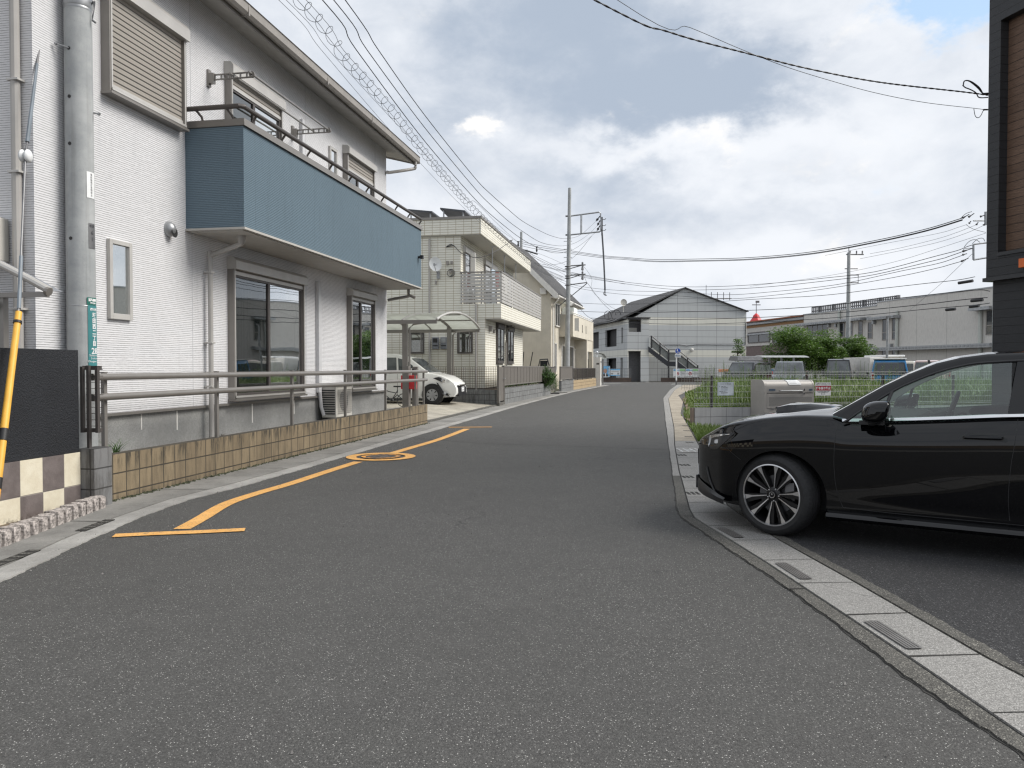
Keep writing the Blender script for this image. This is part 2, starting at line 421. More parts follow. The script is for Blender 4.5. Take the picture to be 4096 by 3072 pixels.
MT['alu_l'] = plain('light_taupe_aluminium', (.50, .485, .46), .42, .25, var=.05, vs=3)
MT['alu_d'] = plain('dark_bronze_aluminium', (.095, .085, .08), .45, .3, var=.06)
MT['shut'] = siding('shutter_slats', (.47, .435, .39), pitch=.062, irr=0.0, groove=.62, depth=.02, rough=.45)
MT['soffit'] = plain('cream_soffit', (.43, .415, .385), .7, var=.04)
MT['fascia'] = plain('fascia', (.30, .28, .258), .5, var=.06)
MT['roof_d'] = brick('dark_roof_slates', (.05, .05, .052), (.075, .072, .072), (.015, .015, .015), .45, .2, .01, .5)
MT['pvc'] = plain('taupe_pvc', (.38, .365, .345), .4, var=.06, vs=2)
MT['pvc_w'] = plain('pale_pvc', (.56, .56, .57), .4, var=.04)
MT['pole'] = None
def pole_mat():
 m, q = newmat('utility_pole_concrete')
 n = q.noise(q.P, 3.0, 7, .65); n2 = q.noise(q.P, 90, 3, .6)
 c = q.mix(q.ramp(n, .3, .7), (.285, .30, .305), (.40, .41, .41))
 sv = q.n('ShaderNodeMapping', Vector=q.P, Scale=(11, 11, .35)).outputs[0]
 k = q.ramp(q.noise(sv, 1.3, 4, .55), .52, .70)
 c = q.mix(q.m('MULTIPLY', k, .26), c, (.15, .15, .14))
 c = q.mix(q.m('MULTIPLY', q.ramp(n2, .55, .8), .4), c, (.17, .17, .17))
 return finish(q, Base_Color=c, Roughness=.8, Normal=bump(q, n2, .001))
MT['pole'] = pole_mat()
MT['galv'] = plain('galvanised_steel', (.36, .37, .38), .42, .6, var=.12)
MT['galv_d'] = plain('weathered_steel', (.18, .18, .185), .5, .5, var=.15)
MT['black'] = plain('black_rubber', (.012, .012, .013), .55, var=.1)
MT['blackp'] = plain('black_plastic', (.02, .02, .022), .42, var=.1)
MT['wire'] = plain('cable_black', (.03, .03, .034), .5, var=.05)
MT['wire_g'] = plain('cable_grey', (.10, .105, .115), .5, var=.05)
MT['glass'] = glass('window_glass', dark=.08, ior=.8, refl=.28)
MT['glass_d'] = glass('screened_glass', dark=.45, ior=2.6, refl=.05)
MT['cglass'] = glass('car_glass', tint=(.80, .93, .86), dark=.06, ior=2.6, refl=.09)
MT['cglass_d'] = glass('tinted_car_glass', tint=(.5, .55, .55), dark=.5, ior=2.8, refl=.07)
MT['mirror_g'] = plain('dark_reflective_glass', (.03, .035, .04), .06, 0, var=.1, spec=.9)
MT['curt_d'] = plain('grey_curtain', (.30, .31, .32), .85, var=.12, vs=2)
MT['curt_l'] = plain('pale_curtain', (.84, .88, .84), .85, var=.08, vs=2)
MT['void'] = plain('dark_interior', (.012, .012, .013), .9, var=.1)
MT['cmu'] = brick('tan_block', (.27, .21, .13), (.19, .145, .09), (.04, .034, .026), .209, .206, .007, 0, dirt=1.0, top=.485, shift=(.02, -.076), depth=.012, dirtcol=(.05, .042, .03), var=.35)
MT['cmu_g'] = brick('grey_block', (.22, .225, .225), (.19, .195, .195), (.06, .06, .06), .40, .2, .007, 0, dirt=.6, depth=.01, var=.45)
MT['cmu_o'] = brick('pier_block', (.20, .20, .20), (.18, .18, .18), (.05, .05, .05), .40, .2, .007, 0, dirt=.6, depth=.008, shift=(.05, .01), var=.4)
MT['cmu_n'] = brick('new_pale_block', (.46, .46, .455), (.43, .43, .43), (.16, .16, .16), .40, .2185, .005, 0, dirt=.12, depth=.004, var=.15)
MT['cmu_t'] = brick('far_tan_block', (.46, .35, .21), (.40, .30, .18), (.14, .10, .06), .4, .2, .01, 0, dirt=.4)
MT['brickwall'] = brick('brown_block', (.085, .06, .05), (.11, .08, .065), (.04, .03, .03), .4, .2, .01, .5, dirt=.3)
MT['tile'] = brick('cream_tile_siding', (.77, .755, .675), (.80, .785, .70), (.40, .34, .23), .303, .091, .008, 0, depth=.004, rough=.55, var=.10)
MT['stucco'] = plain('cream_stucco', (.60, .555, .465), .9, var=.06, vs=1.2, bmp=.004, bs=120, streak=.10)
MT['stucco_w'] = plain('white_trim', (.72, .70, .66), .6, var=.04)
MT['panel'] = plain('taupe_fence_panel', (.155, .14, .125), .5, .15, var=.06)
MT['blackwall'] = None
def blackwall():
 m, q = newmat('black_textured_render')
 n = q.noise(q.P, 75, 4, .7); n2 = q.noise(q.P, 1.5, 5, .6)
 c = q.mix(q.ramp(n2, .3, .7), (.006, .0075, .011), (.012, .014, .019))
 return finish(q, Base_Color=c, Roughness=.55, Normal=bump(q, n, .022, .9))
MT['blackwall'] = blackwall()
def checkmat():
 m, q = newmat('checker_wall_tiles')
 v, s = wallvec(q)
 v = q.n('ShaderNodeMapping', Vector=v, Location=(.096, .087, .5), Scale=(1, 1, 0)).outputs[0]
 ss = q.n('ShaderNodeSeparateXYZ', Vector=v)
 U = q.m('DIVIDE', ss.outputs[0], .2575); V = q.m('DIVIDE', ss.outputs[1], .325)
 ck = q.m('MODULO', q.m('ADD', q.m('FLOOR', U), q.m('ADD', q.m('FLOOR', V), 101.0)), 2.0)
 n = q.noise(q.P, 9, 6, .65); n2 = q.noise(q.P, 70, 3)
 a = q.mix(q.ramp(n, .3, .7), (.62, .56, .43), (.70, .65, .52)); b = q.mix(q.ramp(n, .3, .7), (.125, .105, .10), (.175, .148, .142))
 c = q.mix(ck, a, b)
 fu = q.m('FRACT', U); fv = q.m('FRACT', V)
 e = q.m('MINIMUM', q.m('MINIMUM', fu, q.m('SUBTRACT', 1.0, fu)), q.m('MINIMUM', fv, q.m('SUBTRACT', 1.0, fv)))
 g = q.ramp(e, .016, .006)
 c = q.mix(g, c, (.30, .27, .24))
 d = q.m('MULTIPLY', q.ramp(s.outputs[2], .10, .0), q.ramp(q.noise(q.P, 14, 5, .7), .42, .6))
 c = q.mix(d, c, (.05, .035, .025))
 return finish(q, Base_Color=c, Roughness=.5, Normal=bump(q, q.m('SUBTRACT', n2, q.m('MULTIPLY', g, 2.0)), .002))
MT['check'] = checkmat()
MT['granite'] = plain('granite_setts', (.40, .36, .335), .9, var=.45, vs=38, bmp=.012, bs=30)
MT['bboard'] = boards('black_wood_grain_siding', (.028, .029, .032), .152, 3.0, grain=.55, joint=.006)
MT['wood'] = boards('brown_wood_siding', (.15, .088, .056), .152, 1.35, grain=.75, joint=.006, col2=(.215, .13, .085))
MT['apt'] = None
def aptmat():
 m, q = newmat('apartment_panels'); v, s = wallvec(q)
 vv = q.n('ShaderNodeMapping', Vector=v, Location=(.62, .0, 0)).outputs[0]
 b = q.n('ShaderNodeTexBrick', {'offset': 0.0}, Vector=vv, Color1=(.47, .485, .483, 1), Color2=(.46, .475, .473, 1), Mortar=(.22, .22, .225, 1), Scale=1.0, Mortar_Size=.022, Mortar_Smooth=.3, Brick_Width=2.08, Row_Height=.64)
 z = s.outputs[2]
 def band(lo, hi): return q.m('MULTIPLY', q.m('GREATER_THAN', z, lo), q.m('LESS_THAN', z, hi))
 bd = q.m('ADD', band(2.42, 3.13), band(5.62, 6.42))
 cream = q.mix(b.outputs[1], (.66, .65, .58), (.33, .32, .29))
 c = q.mix(bd, b.outputs[0], cream)
 sv = q.n('ShaderNodeMapping', Vector=q.P, Scale=(2, 2, .2)).outputs[0]
 c = q.mix(q.m('MULTIPLY', q.ramp(q.noise(sv, 1.5, 5, .6), .45, .75), .14), c, (.2, .2, .2))
 return finish(q, Base_Color=c, Roughness=.6)
MT['apt'] = aptmat()
MT['bigw'] = brick('pale_precast_wall', (.62, .595, .555), (.63, .605, .565), (.38, .365, .34), 4.3, 9.0, .03, 0, depth=.002, dirt=.25, dirtcol=(.25, .24, .22), var=.12, rough=.85)
MT['bigb'] = brick('brown_wall_tiles', (.20, .15, .14), (.18, .14, .13), (.10, .08, .075), .1, .3, .006, 0)
MT['orange_roof'] = brick('orange_roof_tiles', (.42, .16, .085), (.34, .13, .07), (.12, .06, .04), .25, .3, .03, .5)
MT['redroof'] = plain('red_turret_roof', (.55, .03, .035), .5, var=.1)
MT['polyc'] = None
def polycarb():
 m, q = newmat('smoked_polycarbonate')
 n = q.noise(q.P, 2, 5, .65)
 c = q.mix(q.ramp(n, .35, .7), (.50, .52, .46), (.60, .62, .56))
 d = q.n('ShaderNodeBsdfPrincipled', Base_Color=c, Roughness=.35)
 t = q.n('ShaderNodeBsdfTranslucent', Color=c)
 tr = q.n('ShaderNodeBsdfTransparent', Color=(.8, .83, .78, 1))
 a = q.n('ShaderNodeMixShader', i0=.55, i1=d.outputs[0], i2=t.outputs[0])
 b = q.n('ShaderNodeMixShader', i0=.30, i1=a.outputs[0], i2=tr.outputs[0])
 q.n('ShaderNodeOutputMaterial', Surface=b); return m
MT['polyc'] = polycarb()
def carpaint(name, col, metal=0.0, rough=.35, flake=.0):
 m, q = newmat(name)
 n = q.noise(q.P, 1.5, 3)
 c = q.mix(n, tuple(x * .95 for x in col), col)
 kw = dict(Base_Color=c, Roughness=rough, Metallic=metal); kw['Coat Weight'] = 1.0; kw['Coat Roughness'] = .015; kw['Coat IOR'] = 1.5
 kw['Specular IOR Level'] = .0
 return finish(q, **kw)
MT['cp_black'] = carpaint('black_car_paint', (.0022, .0023, .0030), rough=.5)
MT['cp_white'] = carpaint('pearl_white_paint', (.80, .80, .775))
MT['cp_grey'] = carpaint('grey_car_paint', (.13, .14, .155), .5)
MT['cp_dark'] = carpaint('dark_car_paint', (.018, .019, .022))
MT['cp_blue'] = carpaint('blue_car_paint', (.045, .25, .55))
MT['cp_red'] = carpaint('dark_red_paint', (.10, .008, .012))
MT['cp_pink'] = carpaint('pale_pink_paint', (.55, .42, .40))
MT['tyre'] = plain('tyre_rubber', (.018, .018, .019), .75, var=.15, vs=30, bmp=.001, bs=90)
MT['rim'] = plain('machined_alloy', (.62, .62, .63), .28, .85, var=.04)
MT['rim_d'] = plain('black_alloy', (.012, .012, .013), .35, .2, var=.1)
MT['steel'] = plain('brushed_steel', (.42, .40, .38), .4, .8, var=.1)
MT['chrome'] = plain('chrome', (.78, .78, .78), .12, 1.0, var=.02)
MT['lamp_g'] = plain('clear_lamp', (.55, .57, .6), .12, .2, var=.2, spec=.9)
MT['lamp_o'] = plain('amber_lamp', (.8, .22, .05), .3, var=.1)
MT['lamp_r'] = plain('red_lamp', (.42, .02, .02), .2, var=.2)
MT['cloth_d'] = plain('dark_seat_fabric', (.035, .035, .037), .8, var=.15)
MT['trim_l'] = plain('light_headliner', (.50, .52, .48), .8, var=.03)
MT['white'] = plain('white_sheet', (.74, .75, .75), .55, var=.04)
MT['ink'] = plain('black_ink', (.03, .03, .035), .6, var=.05)
MT['ink_b'] = plain('blue_ink', (.06, .14, .26), .6, var=.05)
MT['ink_r'] = plain('red_ink', (.38, .012, .03), .6, var=.1)
MT['teal'] = plain('teal_enamel', (.05, .21, .22), .4, var=.06)
MT['green_s'] = plain('dark_green_plate', (.012, .13, .10), .45, var=.06)
MT['signblue'] = plain('traffic_sign_blue', (.01, .06, .36), .4, var=.04)
MT['yell_g'] = plain('yellow_guard', (.74, .40, .055), .5, var=.08, vs=4)
MT['orange'] = plain('orange_panel', (.75, .16, .03), .5, var=.03)
MT['red'] = plain('red_box', (.58, .035, .04), .4, var=.05)
MT['bin'] = plain('taupe_bin_steel', (.42, .395, .365), .45, .1, var=.05, vs=2)
MT['ac'] = plain('ivory_casing', (.58, .56, .51), .5, var=.04)
MT['slate_b'] = plain('blue_grey_label', (.10, .14, .19), .4, var=.1)
MT['leaf'] = leafmat('tree_leaves', (.055, .12, .02), (.10, .18, .03), (.18, .26, .05))
MT['leaf_s'] = leafmat('shrub_leaves', (.05, .11, .03), (.085, .17, .04), (.14, .25, .06))
MT['grass'] = leafmat('grass_blades', (.085, .15, .025), (.14, .21, .04), (.27, .31, .10))
MT['weed'] = leafmat('weed_leaves', (.08, .15, .03), (.13, .21, .045), (.24, .31, .09))
MT['bark'] = plain('bark', (.09, .075, .06), .9, var=.3, vs=20, bmp=.01)
MT['skin'] = plain('printed_skin_tone', (.48, .28, .20), .6, var=.15, vs=9)
MT['poster_b'] = plain('poster_blue', (.18, .45, .72), .5, var=.2, vs=6)
MT['poster_g'] = plain('poster_green', (.28, .55, .25), .5, var=.1)
# ground, road, gutters, markings
def interp(line, y):
 if y <= line[0][1]:
  (x0, y0), (x1, y1) = line[0], line[1]
 elif y >= line[-1][1]:
  (x0, y0), (x1, y1) = line[-2], line[-1]
 else:
  for i in range(len(line) - 1):
   if line[i][1] <= y <= line[i + 1][1]:
    (x0, y0), (x1, y1) = line[i], line[i + 1]; break
 return x0 + (x1 - x0) * (y - y0) / (y1 - y0)
REDGE = [(1.95, -6), (1.90, 1.5), (1.812, 2.694), (1.761, 3.334), (1.748, 3.956), (1.705, 4.986), (1.552, 7.0), (1.60, 7.4), (1.973, 9.369), (2.543, 12.356), (3.624, 18.048), (6.735, 34.23), (9.693, 47.173), (13.143, 61.2)]
SLABL = [(2.02, -6), (1.98, 1.5), (1.907, 2.837), (1.881, 3.564), (1.853, 4.152), (1.79, 5.396), (1.67, 7.0), (1.72, 7.4), (2.228, 10.207), (2.866, 13.5), (3.70, 17.525), (6.86, 33.686), (10.0, 47.173), (13.7, 61.2)]
SLABR = [(2.42, -6), (2.36, 1.5), (2.263, 3.372), (2.237, 3.586), (2.213, 4.181), (2.188, 4.809), (2.118, 6.057), (2.125, 7.2), (2.139, 7.597), (3.047, 12.213), (4.195, 18.361), (5.064, 23.059), (6.9, 30.979), (8.2, 37.901), (11.0, 47.173), (15.3, 61.2)]
OUTR = [(2.50, -6), (2.44, 1.5), (2.345, 3.481), (2.30, 4.364), (2.27, 4.986), (2.21, 6.057), (2.215, 7.2), (2.27, 7.8), (3.19, 12.213), (4.25, 17.6)]
LEDGE = [(-3.2, -6), (-3.25, 3), (-3.283, 4.904), (-3.307, 5.396), (-3.375, 6.065), (-3.42, 7.0), (-3.36, 8.0), (-3.091, 9.048), (-2.917, 9.966), (-2.638, 11.5), (-2.176, 14.131), (-1.287, 19.021), (0.248, 27.6), (1.829, 35.6), (3.6, 43.9), (7.73, 60.66)]
def ystations(y0, y1, lines):
 ys = set([y0, y1])
 for l in lines:
  for p in l:
   if y0 < p[1] < y1: ys.add(p[1])
 y = y0
 while y < y1: ys.add(y); y += .04 if 1.5 < y < 12 else 1.0
 return sorted(ys)
def strip(fa, fb, y0, y1, z0, z1, lines=()):
 """closed strip between two edge functions, top at z1"""
 mb = MB(); ys = ystations(y0, y1, lines); rows = []
 for y in ys:
  a, b = fa(y), fb(y); rows.append([(a, y, z0), (a, y, z1), (b, y, z1), (b, y, z0)])
 mb.grid(rows); return mb
def jag(x, y, amp): return x + amp * (sin(y * 3.1) * .5 + sin(y * 13.7 + 1) * .5 + sin(y * 41.3 + 2) * .4 + sin(y * 77.1) * .3)
mb = MB(); mb.poly([(-400, -60, -.06), (400, -60, -.06), (400, 900, -.06), (-400, 900, -.06)])
struct('ground', mb, MT['soil'])
mb = MB(); mb.poly([(-9, -8, 0), (60, -8, 0), (60, 73.2, 0), (-40, 73.2, 0), (-40, 61, 0), (-9, 40, 0)])
struct('road', mb, MT['road'])
mb = MB(); mb.poly([(-120, 73.5, -.03), (160, 73.5, -.03), (160, 260, -.03), (-120, 260, -.03)])
struct('far_yard', mb, MT['conc_d'])
# left gutter: lid strip, dark joint, outer kerb strip
L = lambda y: interp(LEDGE, y)
struct('gutter_kerb', strip(lambda y: jag(L(y), y, .012), lambda y: L(y) - .20, -6, 60.6, -.02, .010, [LEDGE]), MT['conc'])
struct('gutter_joint', strip(lambda y: L(y) - .19, lambda y: L(y) - .225, -6, 60.6, -.02, .004, [LEDGE]), MT['joint'])
struct('gutter', strip(lambda y: L(y) - .215, lambda y: L(y) - .95, -6, 60.6, -.02, .012, [LEDGE]), MT['conc_w'])
mb = MB()
y = -4.0
while y < 60:                                               # cross joints of the gutter lids
 mb.add([(L(y) - .22, y, .0145), (L(y) - .93, y + .03, .0145), (L(y) - .93, y + .042, .0145), (L(y) - .22, y + .014, .0145)], [(0, 1, 2, 3)]); y += 1.8
struct('gutter_lid_joints', mb, MT['joint'])
# right gutter
rl, sL, sR, oR = (lambda y: interp(REDGE, y)), (lambda y: interp(SLABL, y)), (lambda y: interp(SLABR, y)), (lambda y: interp(OUTR, y))
struct('kerb', strip(lambda y: jag(rl(y), y, .008), lambda y: sL(y) - .012, -6, 9.7, -.02, .010, [REDGE, SLABL]), MT['conc_d'])
struct('kerb_far', strip(lambda y: jag(rl(y), y, .006), lambda y: sL(y) - .014, 9.7, 61, -.02, .012, [REDGE, SLABL]), MT['conc_l'])
struct('kerb_joint', strip(lambda y: sL(y) - .02, lambda y: sL(y) + .006, -6, 61, -.02, .004, [SLABL]), MT['joint'])
struct('sandy_slabs', strip(lambda y: sL(y) + .003, lambda y: sR(y) - .008, 14.3, 61, -.02, .014, [SLABL, SLABR]), MT['conc_s'])
struct('drain_slabs', strip(lambda y: sL(y) + .003, lambda y: sR(y) - .008, -6, 14.3, -.02, .014, [SLABL, SLABR]), MT['conc_l'])
struct('outer_joint', strip(lambda y: sR(y) - .012, lambda y: sR(y) + .012, -6, 17.6, -.02, .005, [SLABR]), MT['joint'])
struct('outer_kerb', strip(lambda y: sR(y) + .008, lambda y: jag(oR(y), y, .010), -6, 17.6, -.02, .016, [SLABR, OUTR]), MT['conc_d'])
struct('road_edge_crack', strip(lambda y: jag(rl(y), y, .008) - .006 - .012 * abs(sin(y * 5.3) * sin(y * 17.1)), lambda y: jag(rl(y), y, .008) + .003 + .006 * abs(sin(y * 29)), -6, 34, -.02, .003, [REDGE]), MT['joint'])
mb = MB()
for y, sk in [(2.4, 0), (3.01, 0), (3.60, .01), (4.21, .02), (4.84, 0), (5.42, 0), (6.05, .0), (6.61, 0), (7.2, 0), (7.75, 0), (8.07, 0), (8.65, 0), (9.27, 0), (10.4, 0), (11.6, 0), (12.25, .02), (13.3, 0), (14.2, 0), (14.8, 0), (15.7, 0), (16.6, 0), (17.7, 0), (18.8, 0), (19.4, 0), (21, 0), (23, 0), (25, 0), (27.5, 0), (30, 0)]:
 w = .006 + .0006 * y + (.010 if sk else 0)
 mb.add([(sL(y), y, .0165), (sR(y) - .01, y + .02 + sk, .0165), (sR(y) - .01, y + .02 + sk + w * .5, .0165), (sL(y), y + w, .0165)], [(0, 1, 2, 3)])
for y in (4.72, 7.05, 10.9):
 mb.add([(rl(y), y, .0135), (sL(y) - .01, y + .01, .0135), (sL(y) - .01, y + .022, .0135), (rl(y), y + .014, .0135)], [(0, 1, 2, 3)])
struct('drain_slab_joints', mb, MT['joint'])
# slotted drain grates set in the slabs
def grate(x, y, dx, dy, ln, wd, lab):
 t = T('drain_grate', lab, 'drain grate', (x, y, .014), -degrees(atan2(dy, dx)) * 0, 'drain grates in the right-hand gutter')
 ux, uy = dx / hypot(dx, dy), dy / hypot(dx, dy); vx, vy = -uy, ux
 def q(a, b, z): return (x + ux * a + vx * b, y + uy * a + vy * b, z)
 m = MB(); m.add([q(-ln / 2, -wd / 2, .0175), q(ln / 2, -wd / 2, .0175), q(ln / 2, wd / 2, .0175), q(-ln / 2, wd / 2, .0175)], [(0, 1, 2, 3)])
 t.part('opening', m, MT['joint'])
 m = MB()
 for k in range(5):
  b = -wd / 2 + wd * k / 4
  m.add([q(-ln / 2, b - .0065, .021), q(ln / 2, b - .0065, .021), q(ln / 2, b + .0065, .021), q(-ln / 2, b + .0065, .021)], [(0, 1, 2, 3)])
 for e in (-ln / 2, ln / 2): m.add([q(e - .005, -wd / 2, .0215), q(e + .005, -wd / 2, .0215), q(e + .005, wd / 2, .0215), q(e - .005, wd / 2, .0215)], [(0, 1, 2, 3)])
 t.part('bars', m, MT['steel'])
grate(1.80, 6.34, -.11, 1, .40, .07, 'slotted steel grate nearest the black car\'s front wheel')
grate(1.885, 5.13, -.06, 1, .40, .07, 'slotted steel grate second from the black car, midway along the near gutter')
grate(1.94, 3.90, -.06, 1, .40, .07, 'slotted steel grate nearest the bottom right corner')
def holes(x, y, lab, dark=True):
 t = T('drain_holes', lab, 'drain holes', (x, y, .014), 0, 'small three-slot drain holes along the slabs')
 m = MB()
 for k in range(3):
  for j in range(2): m.box(x - .075 + k * .05, x - .045 + k * .05, y - .085 + j * .09, y - .01 + j * .09, .012, .0175)
 t.part('slots', m, MT['joint'] if dark else MT['conc_d'])
for i, (x, y) in enumerate([(1.975, 8.333), (2.205, 9.582), (2.43, 10.753), (2.655, 11.971)]):
 holes(x, y, ['three dark slots in the slab closest to the black car\'s bumper', 'second set of dark slots counted away from the bumper', 'third set of dark slots counted away from the bumper', 'fourth set of dark slots just before the steel lid'][i])
for i, y in enumerate([14.0, 15.2, 16.6, 18.0]):
 holes(sL(y) + .28, y, ['pale slots in the first sandy slab past the steel lid', 'pale slots in the second sandy slab past the steel lid', 'pale slots level with the kerb of the asphalt lot', 'farthest pale slots beside the end of the block wall'][i], False)
# steel lid across the slabs
t = T('channel_lid', 'pale steel channel lid with H shaped seams in the gutter', 'drain lid', (2.75, 12.6, .014))
m = MB(); m.poly([(2.70, 12.35, .019), (3.02, 12.35, .019), (3.14, 12.95, .019), (2.80, 12.95, .019)])
t.part('lid_plate', m, MT['conc'])
m = MB()
for x in (2.76, 2.86, 2.97, 3.06): m.box(x, x + .012, 12.42, 12.88, .019, .023)
m.box(2.86, 2.97, 12.62, 12.66, .019, .024)
t.part('lid_seams', m, MT['white'])
# left drain grates
for i, (px, py) in enumerate([(393, 2107), (70, 2240)]):
 x, y = G(px, py)
 t = T('drain_grate', ['worn concrete drain slot beside the granite setts', 'worn concrete drain slot at the bottom left corner'][i], 'drain grate', (x, y, .012), 0, 'worn drain slots in the left gutter')
 m = MB(); m.box(x - .06, x + .02, y - .24, y + .24, .010, .016); t.part('opening', m, MT['joint'])
 m = MB()
 for k in range(5): m.box(x - .06, x + .02, y - .2 + k * .1, y - .16 + k * .1, .010, .0195)
 m.box(x - .065, x - .06, y - .24, y + .24, .01, .0195)
 t.part('bars', m, MT['conc_d'])
# dark new asphalt lot on the right
mb = MB(); pts = []
for y in ystations(-6, 17.3, [OUTR]): pts.append((oR(y) - .012, y, .010))
pts += [(30, 21.0, .010), (30, -6, .010)]
mb.poly(pts[::-1]); struct('parking_lot', mb, MT['lot'])
mb = MB(); mb.poly([(4.25, 17.45, .02), (12, 18.9, .02), (12, 19.6, .02), (4.30, 18.05, .02)]); struct('apron_strip', mb, MT['conc_l'])
# utility cover ring + yellow markings
def ribbon(pts, w, z, mat, name, lab=None):
 mb = MB(); rows = []
 n = len(pts)
 for i in range(n):
  p = Vector(pts[i]); t = (Vector(pts[min(i + 1, n - 1)]) - Vector(pts[max(i - 1, 0)])).normalized()
  nx, ny = -t.y, t.x; ww = w[i] if isinstance(w, list) else w
  rows.append([(p.x - nx * ww / 2, p.y - ny * ww / 2, z), (p.x + nx * ww / 2, p.y + ny * ww / 2, z)])
 mb.grid(rows); return struct(name, mb, mat)
Z1 = .0055
g = lambda x, y: G(x, y) + (0,)
ribbon(cr([g(727, 2118), g(800, 2078), g(905, 2017), g(1020, 1977), g(1160, 1936), g(1300, 1890), g(1432, 1848)]), .145, Z1, MT['yellow'], 'yellow_line')
ribbon([g(455, 2145), g(620, 2137), g(800, 2130), g(980, 2121)], .13, .0075, MT['yellow'], 'yellow_end_bar')
ribbon(cr([g(1575, 1812), g(1640, 1793), g(1760, 1757), g(1868, 1716)]), .15, Z1, MT['yellow'], 'yellow_line_far')
ribbon([g(1795, 1710), g(1968, 1709)], .13, .0075, MT['yellow'], 'yellow_end_bar_far')
cx, cy = G(1524, 1828)
mb = MB(); mb.grid([[(cx + .53 * cos(2 * pi * k / 64), cy + .53 * sin(2 * pi * k / 64), .0095) for k in range(64)], [(cx + .375 * cos(2 * pi * k / 64), cy + .375 * sin(2 * pi * k / 64), .0095) for k in range(64)]], close=True)
struct('yellow_ring', mb, MT['yellow'])
t = T('manhole_cover', 'worn round iron manhole cover inside the yellow painted ring', 'manhole cover', (cx, cy, 0))
m = MB(); m.lathe([(0, .012), (.24, .012)], (cx, cy, 0), 'z', 40); t.part('lid', m, plain('worn_iron', (.10, .085, .075), .7, .2, var=.5, vs=25, bmp=.004, bs=60))
def wornyellow():
 m_, q = newmat('worn_yellow_rim')
 n = q.noise(q.P, 9, 5, .7)
 return finish(q, Base_Color=q.mix(q.ramp(n, .42, .55), (.13, .10, .08), (.72, .33, .06)), Roughness=.7)
m = MB(); m.lathe([(.235, .013), (.30, .013)], (cx, cy, 0), 'z', 40); t.part('rim', m, wornyellow())
# white paint at the junction
ribbon([g(2372, 1535), g(2485, 1533)], .35, .006, MT['wpaint'], 'stop_line')
ribbon([g(2583, 1529), g(2599, 1529)], .5, .006, MT['wpaint'], 'centre_dash')
ribbon([g(2685, 1539), g(2704, 1539)], .5, .006, MT['wpaint'], 'corner_mark')
ribbon([g(2688, 1534), g(2704, 1534)], .5, .006, MT['wpaint'], 'corner_mark_far')
# repair joint across the road
ribbon(cr([g(1560, 1742), g(1900, 1772), g(2300, 1785), g(2690, 1800)]), .02, .002, MT['joint'], 'asphalt_joint')
# field behind the block wall: soil mound
FIELD = [(4.35, 18.35), (4.6, 20.5), (5.2, 23.0), (6.2, 27.5), (7.3, 33), (8.6, 38), (9.4, 41), (30, 43), (40, 43), (40, 24.5), (12, 19.45)]
mb = MB(); mb.poly([(x, y, .03) for x, y in FIELD][::-1]); struct('field_soil', mb, MT['soil'])
# junction island of pale gravel
mb = MB(); mb.poly([(9.1, 41.5, .02), (11.2, 47, .02), (15.4, 61, .02), (20, 62, .02), (22, 44, .02)][::-1]); struct('gravel_corner', mb, MT['conc_l'])
# driveway next to the white house, concrete, rising gently
TH = 10.44
def fpoly(pts, name, mat, th=TH):
 mb = MB(); mb.poly([f2w(b, a, th) + (z,) for b, a, z in pts]); return struct(name, mb, mat)
fpoly([(-5.50, 18.15, .025), (-5.50, 27.1, .025), (-7.4, 27.4, .16), (-7.4, 17.0, .16)], 'driveway', MT['drive'])
fpoly([(-7.4, 17.0, .16), (-7.4, 27.4, .16), (-16, 27.4, .18), (-16, 17.0, .18)], 'driveway_pad', MT['drive'])
mb = MB()
for (b0, a0), (b1, a1) in [((-5.50, 18.1), (-5.40, 27.1))]:
 mb.add([f2w(b0, a0, TH) + (.0,), f2w(b0, a1, TH) + (.0,), f2w(b0, a1, TH) + (.05,), f2w(b0, a0, TH) + (.05,), f2w(b0 - .1, a0, TH) + (.0,), f2w(b0 - .1, a1, TH) + (.0,), f2w(b0 - .1, a1, TH) + (.055,), f2w(b0 - .1, a0, TH) + (.055,)], [(0, 1, 2, 3), (3, 2, 6, 7), (4, 5, 6, 7)])
struct('driveway_edge', mb, MT['conc_d'])
fpoly([(-5.56, 6.9, .40), (-5.56, 18.1, .40), (-6.2, 18.1, .40), (-6.2, 6.9, .40)], 'gravel_bed', MT['gravel'])
fpoly([(-5.5, 28.0, .55), (-5.3, 36.0, .55), (-9, 36.0, .55), (-9, 28.0, .55)], 'garden_soil', MT['soil'])
fpoly([(-5.3, 36.0, .05), (-5.3, 60.0, .05), (-16, 60.0, .05), (-16, 36.0, .05)], 'yard', MT['drive'])
# far low hills of nothing but sky line: distant ground is closed by buildings
# HOUSE 1 (white siding, blue balcony)
hb = lambda px, py, b, th=TH: (lambda r: (r[1], r[2]))(hit(px, py, th, 'b', b))
h1 = T('house', 'white textured house with a blue-grey balcony over the street', 'house', (-6.05, 6.68, 0), TH)
WB, A0, A1 = -6.05, 6.68, 16.92
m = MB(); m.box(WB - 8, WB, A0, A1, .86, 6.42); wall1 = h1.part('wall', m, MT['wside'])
m = MB(); m.box(WB - 7.97, WB - .03, A0 + .03, A1 - .03, -.02, .83); h1.part('foundation', m, MT['found'])
m = MB(); m.box(WB - .03, WB + .022, A0 - .02, A1 + .02, .83, .862); m.box(WB - 8, WB + .02, A0 - .022, A0, .83, .862); h1.part('base_flashing', m, MT['alu'])
m = MB()                                              # vertical filler strips repaired on the foundation
for a, h_, w in [(9.0, .26, .03), (9.75, .3, .03), (10.9, .3, .035), (12.3, .25, .035), (8.3, .2, .02)]:
 m.box(WB - .031, WB - .026, a, a + w * .8, .83 - h_, .82)
h1.part('filler_marks', m, MT['stucco_w'])
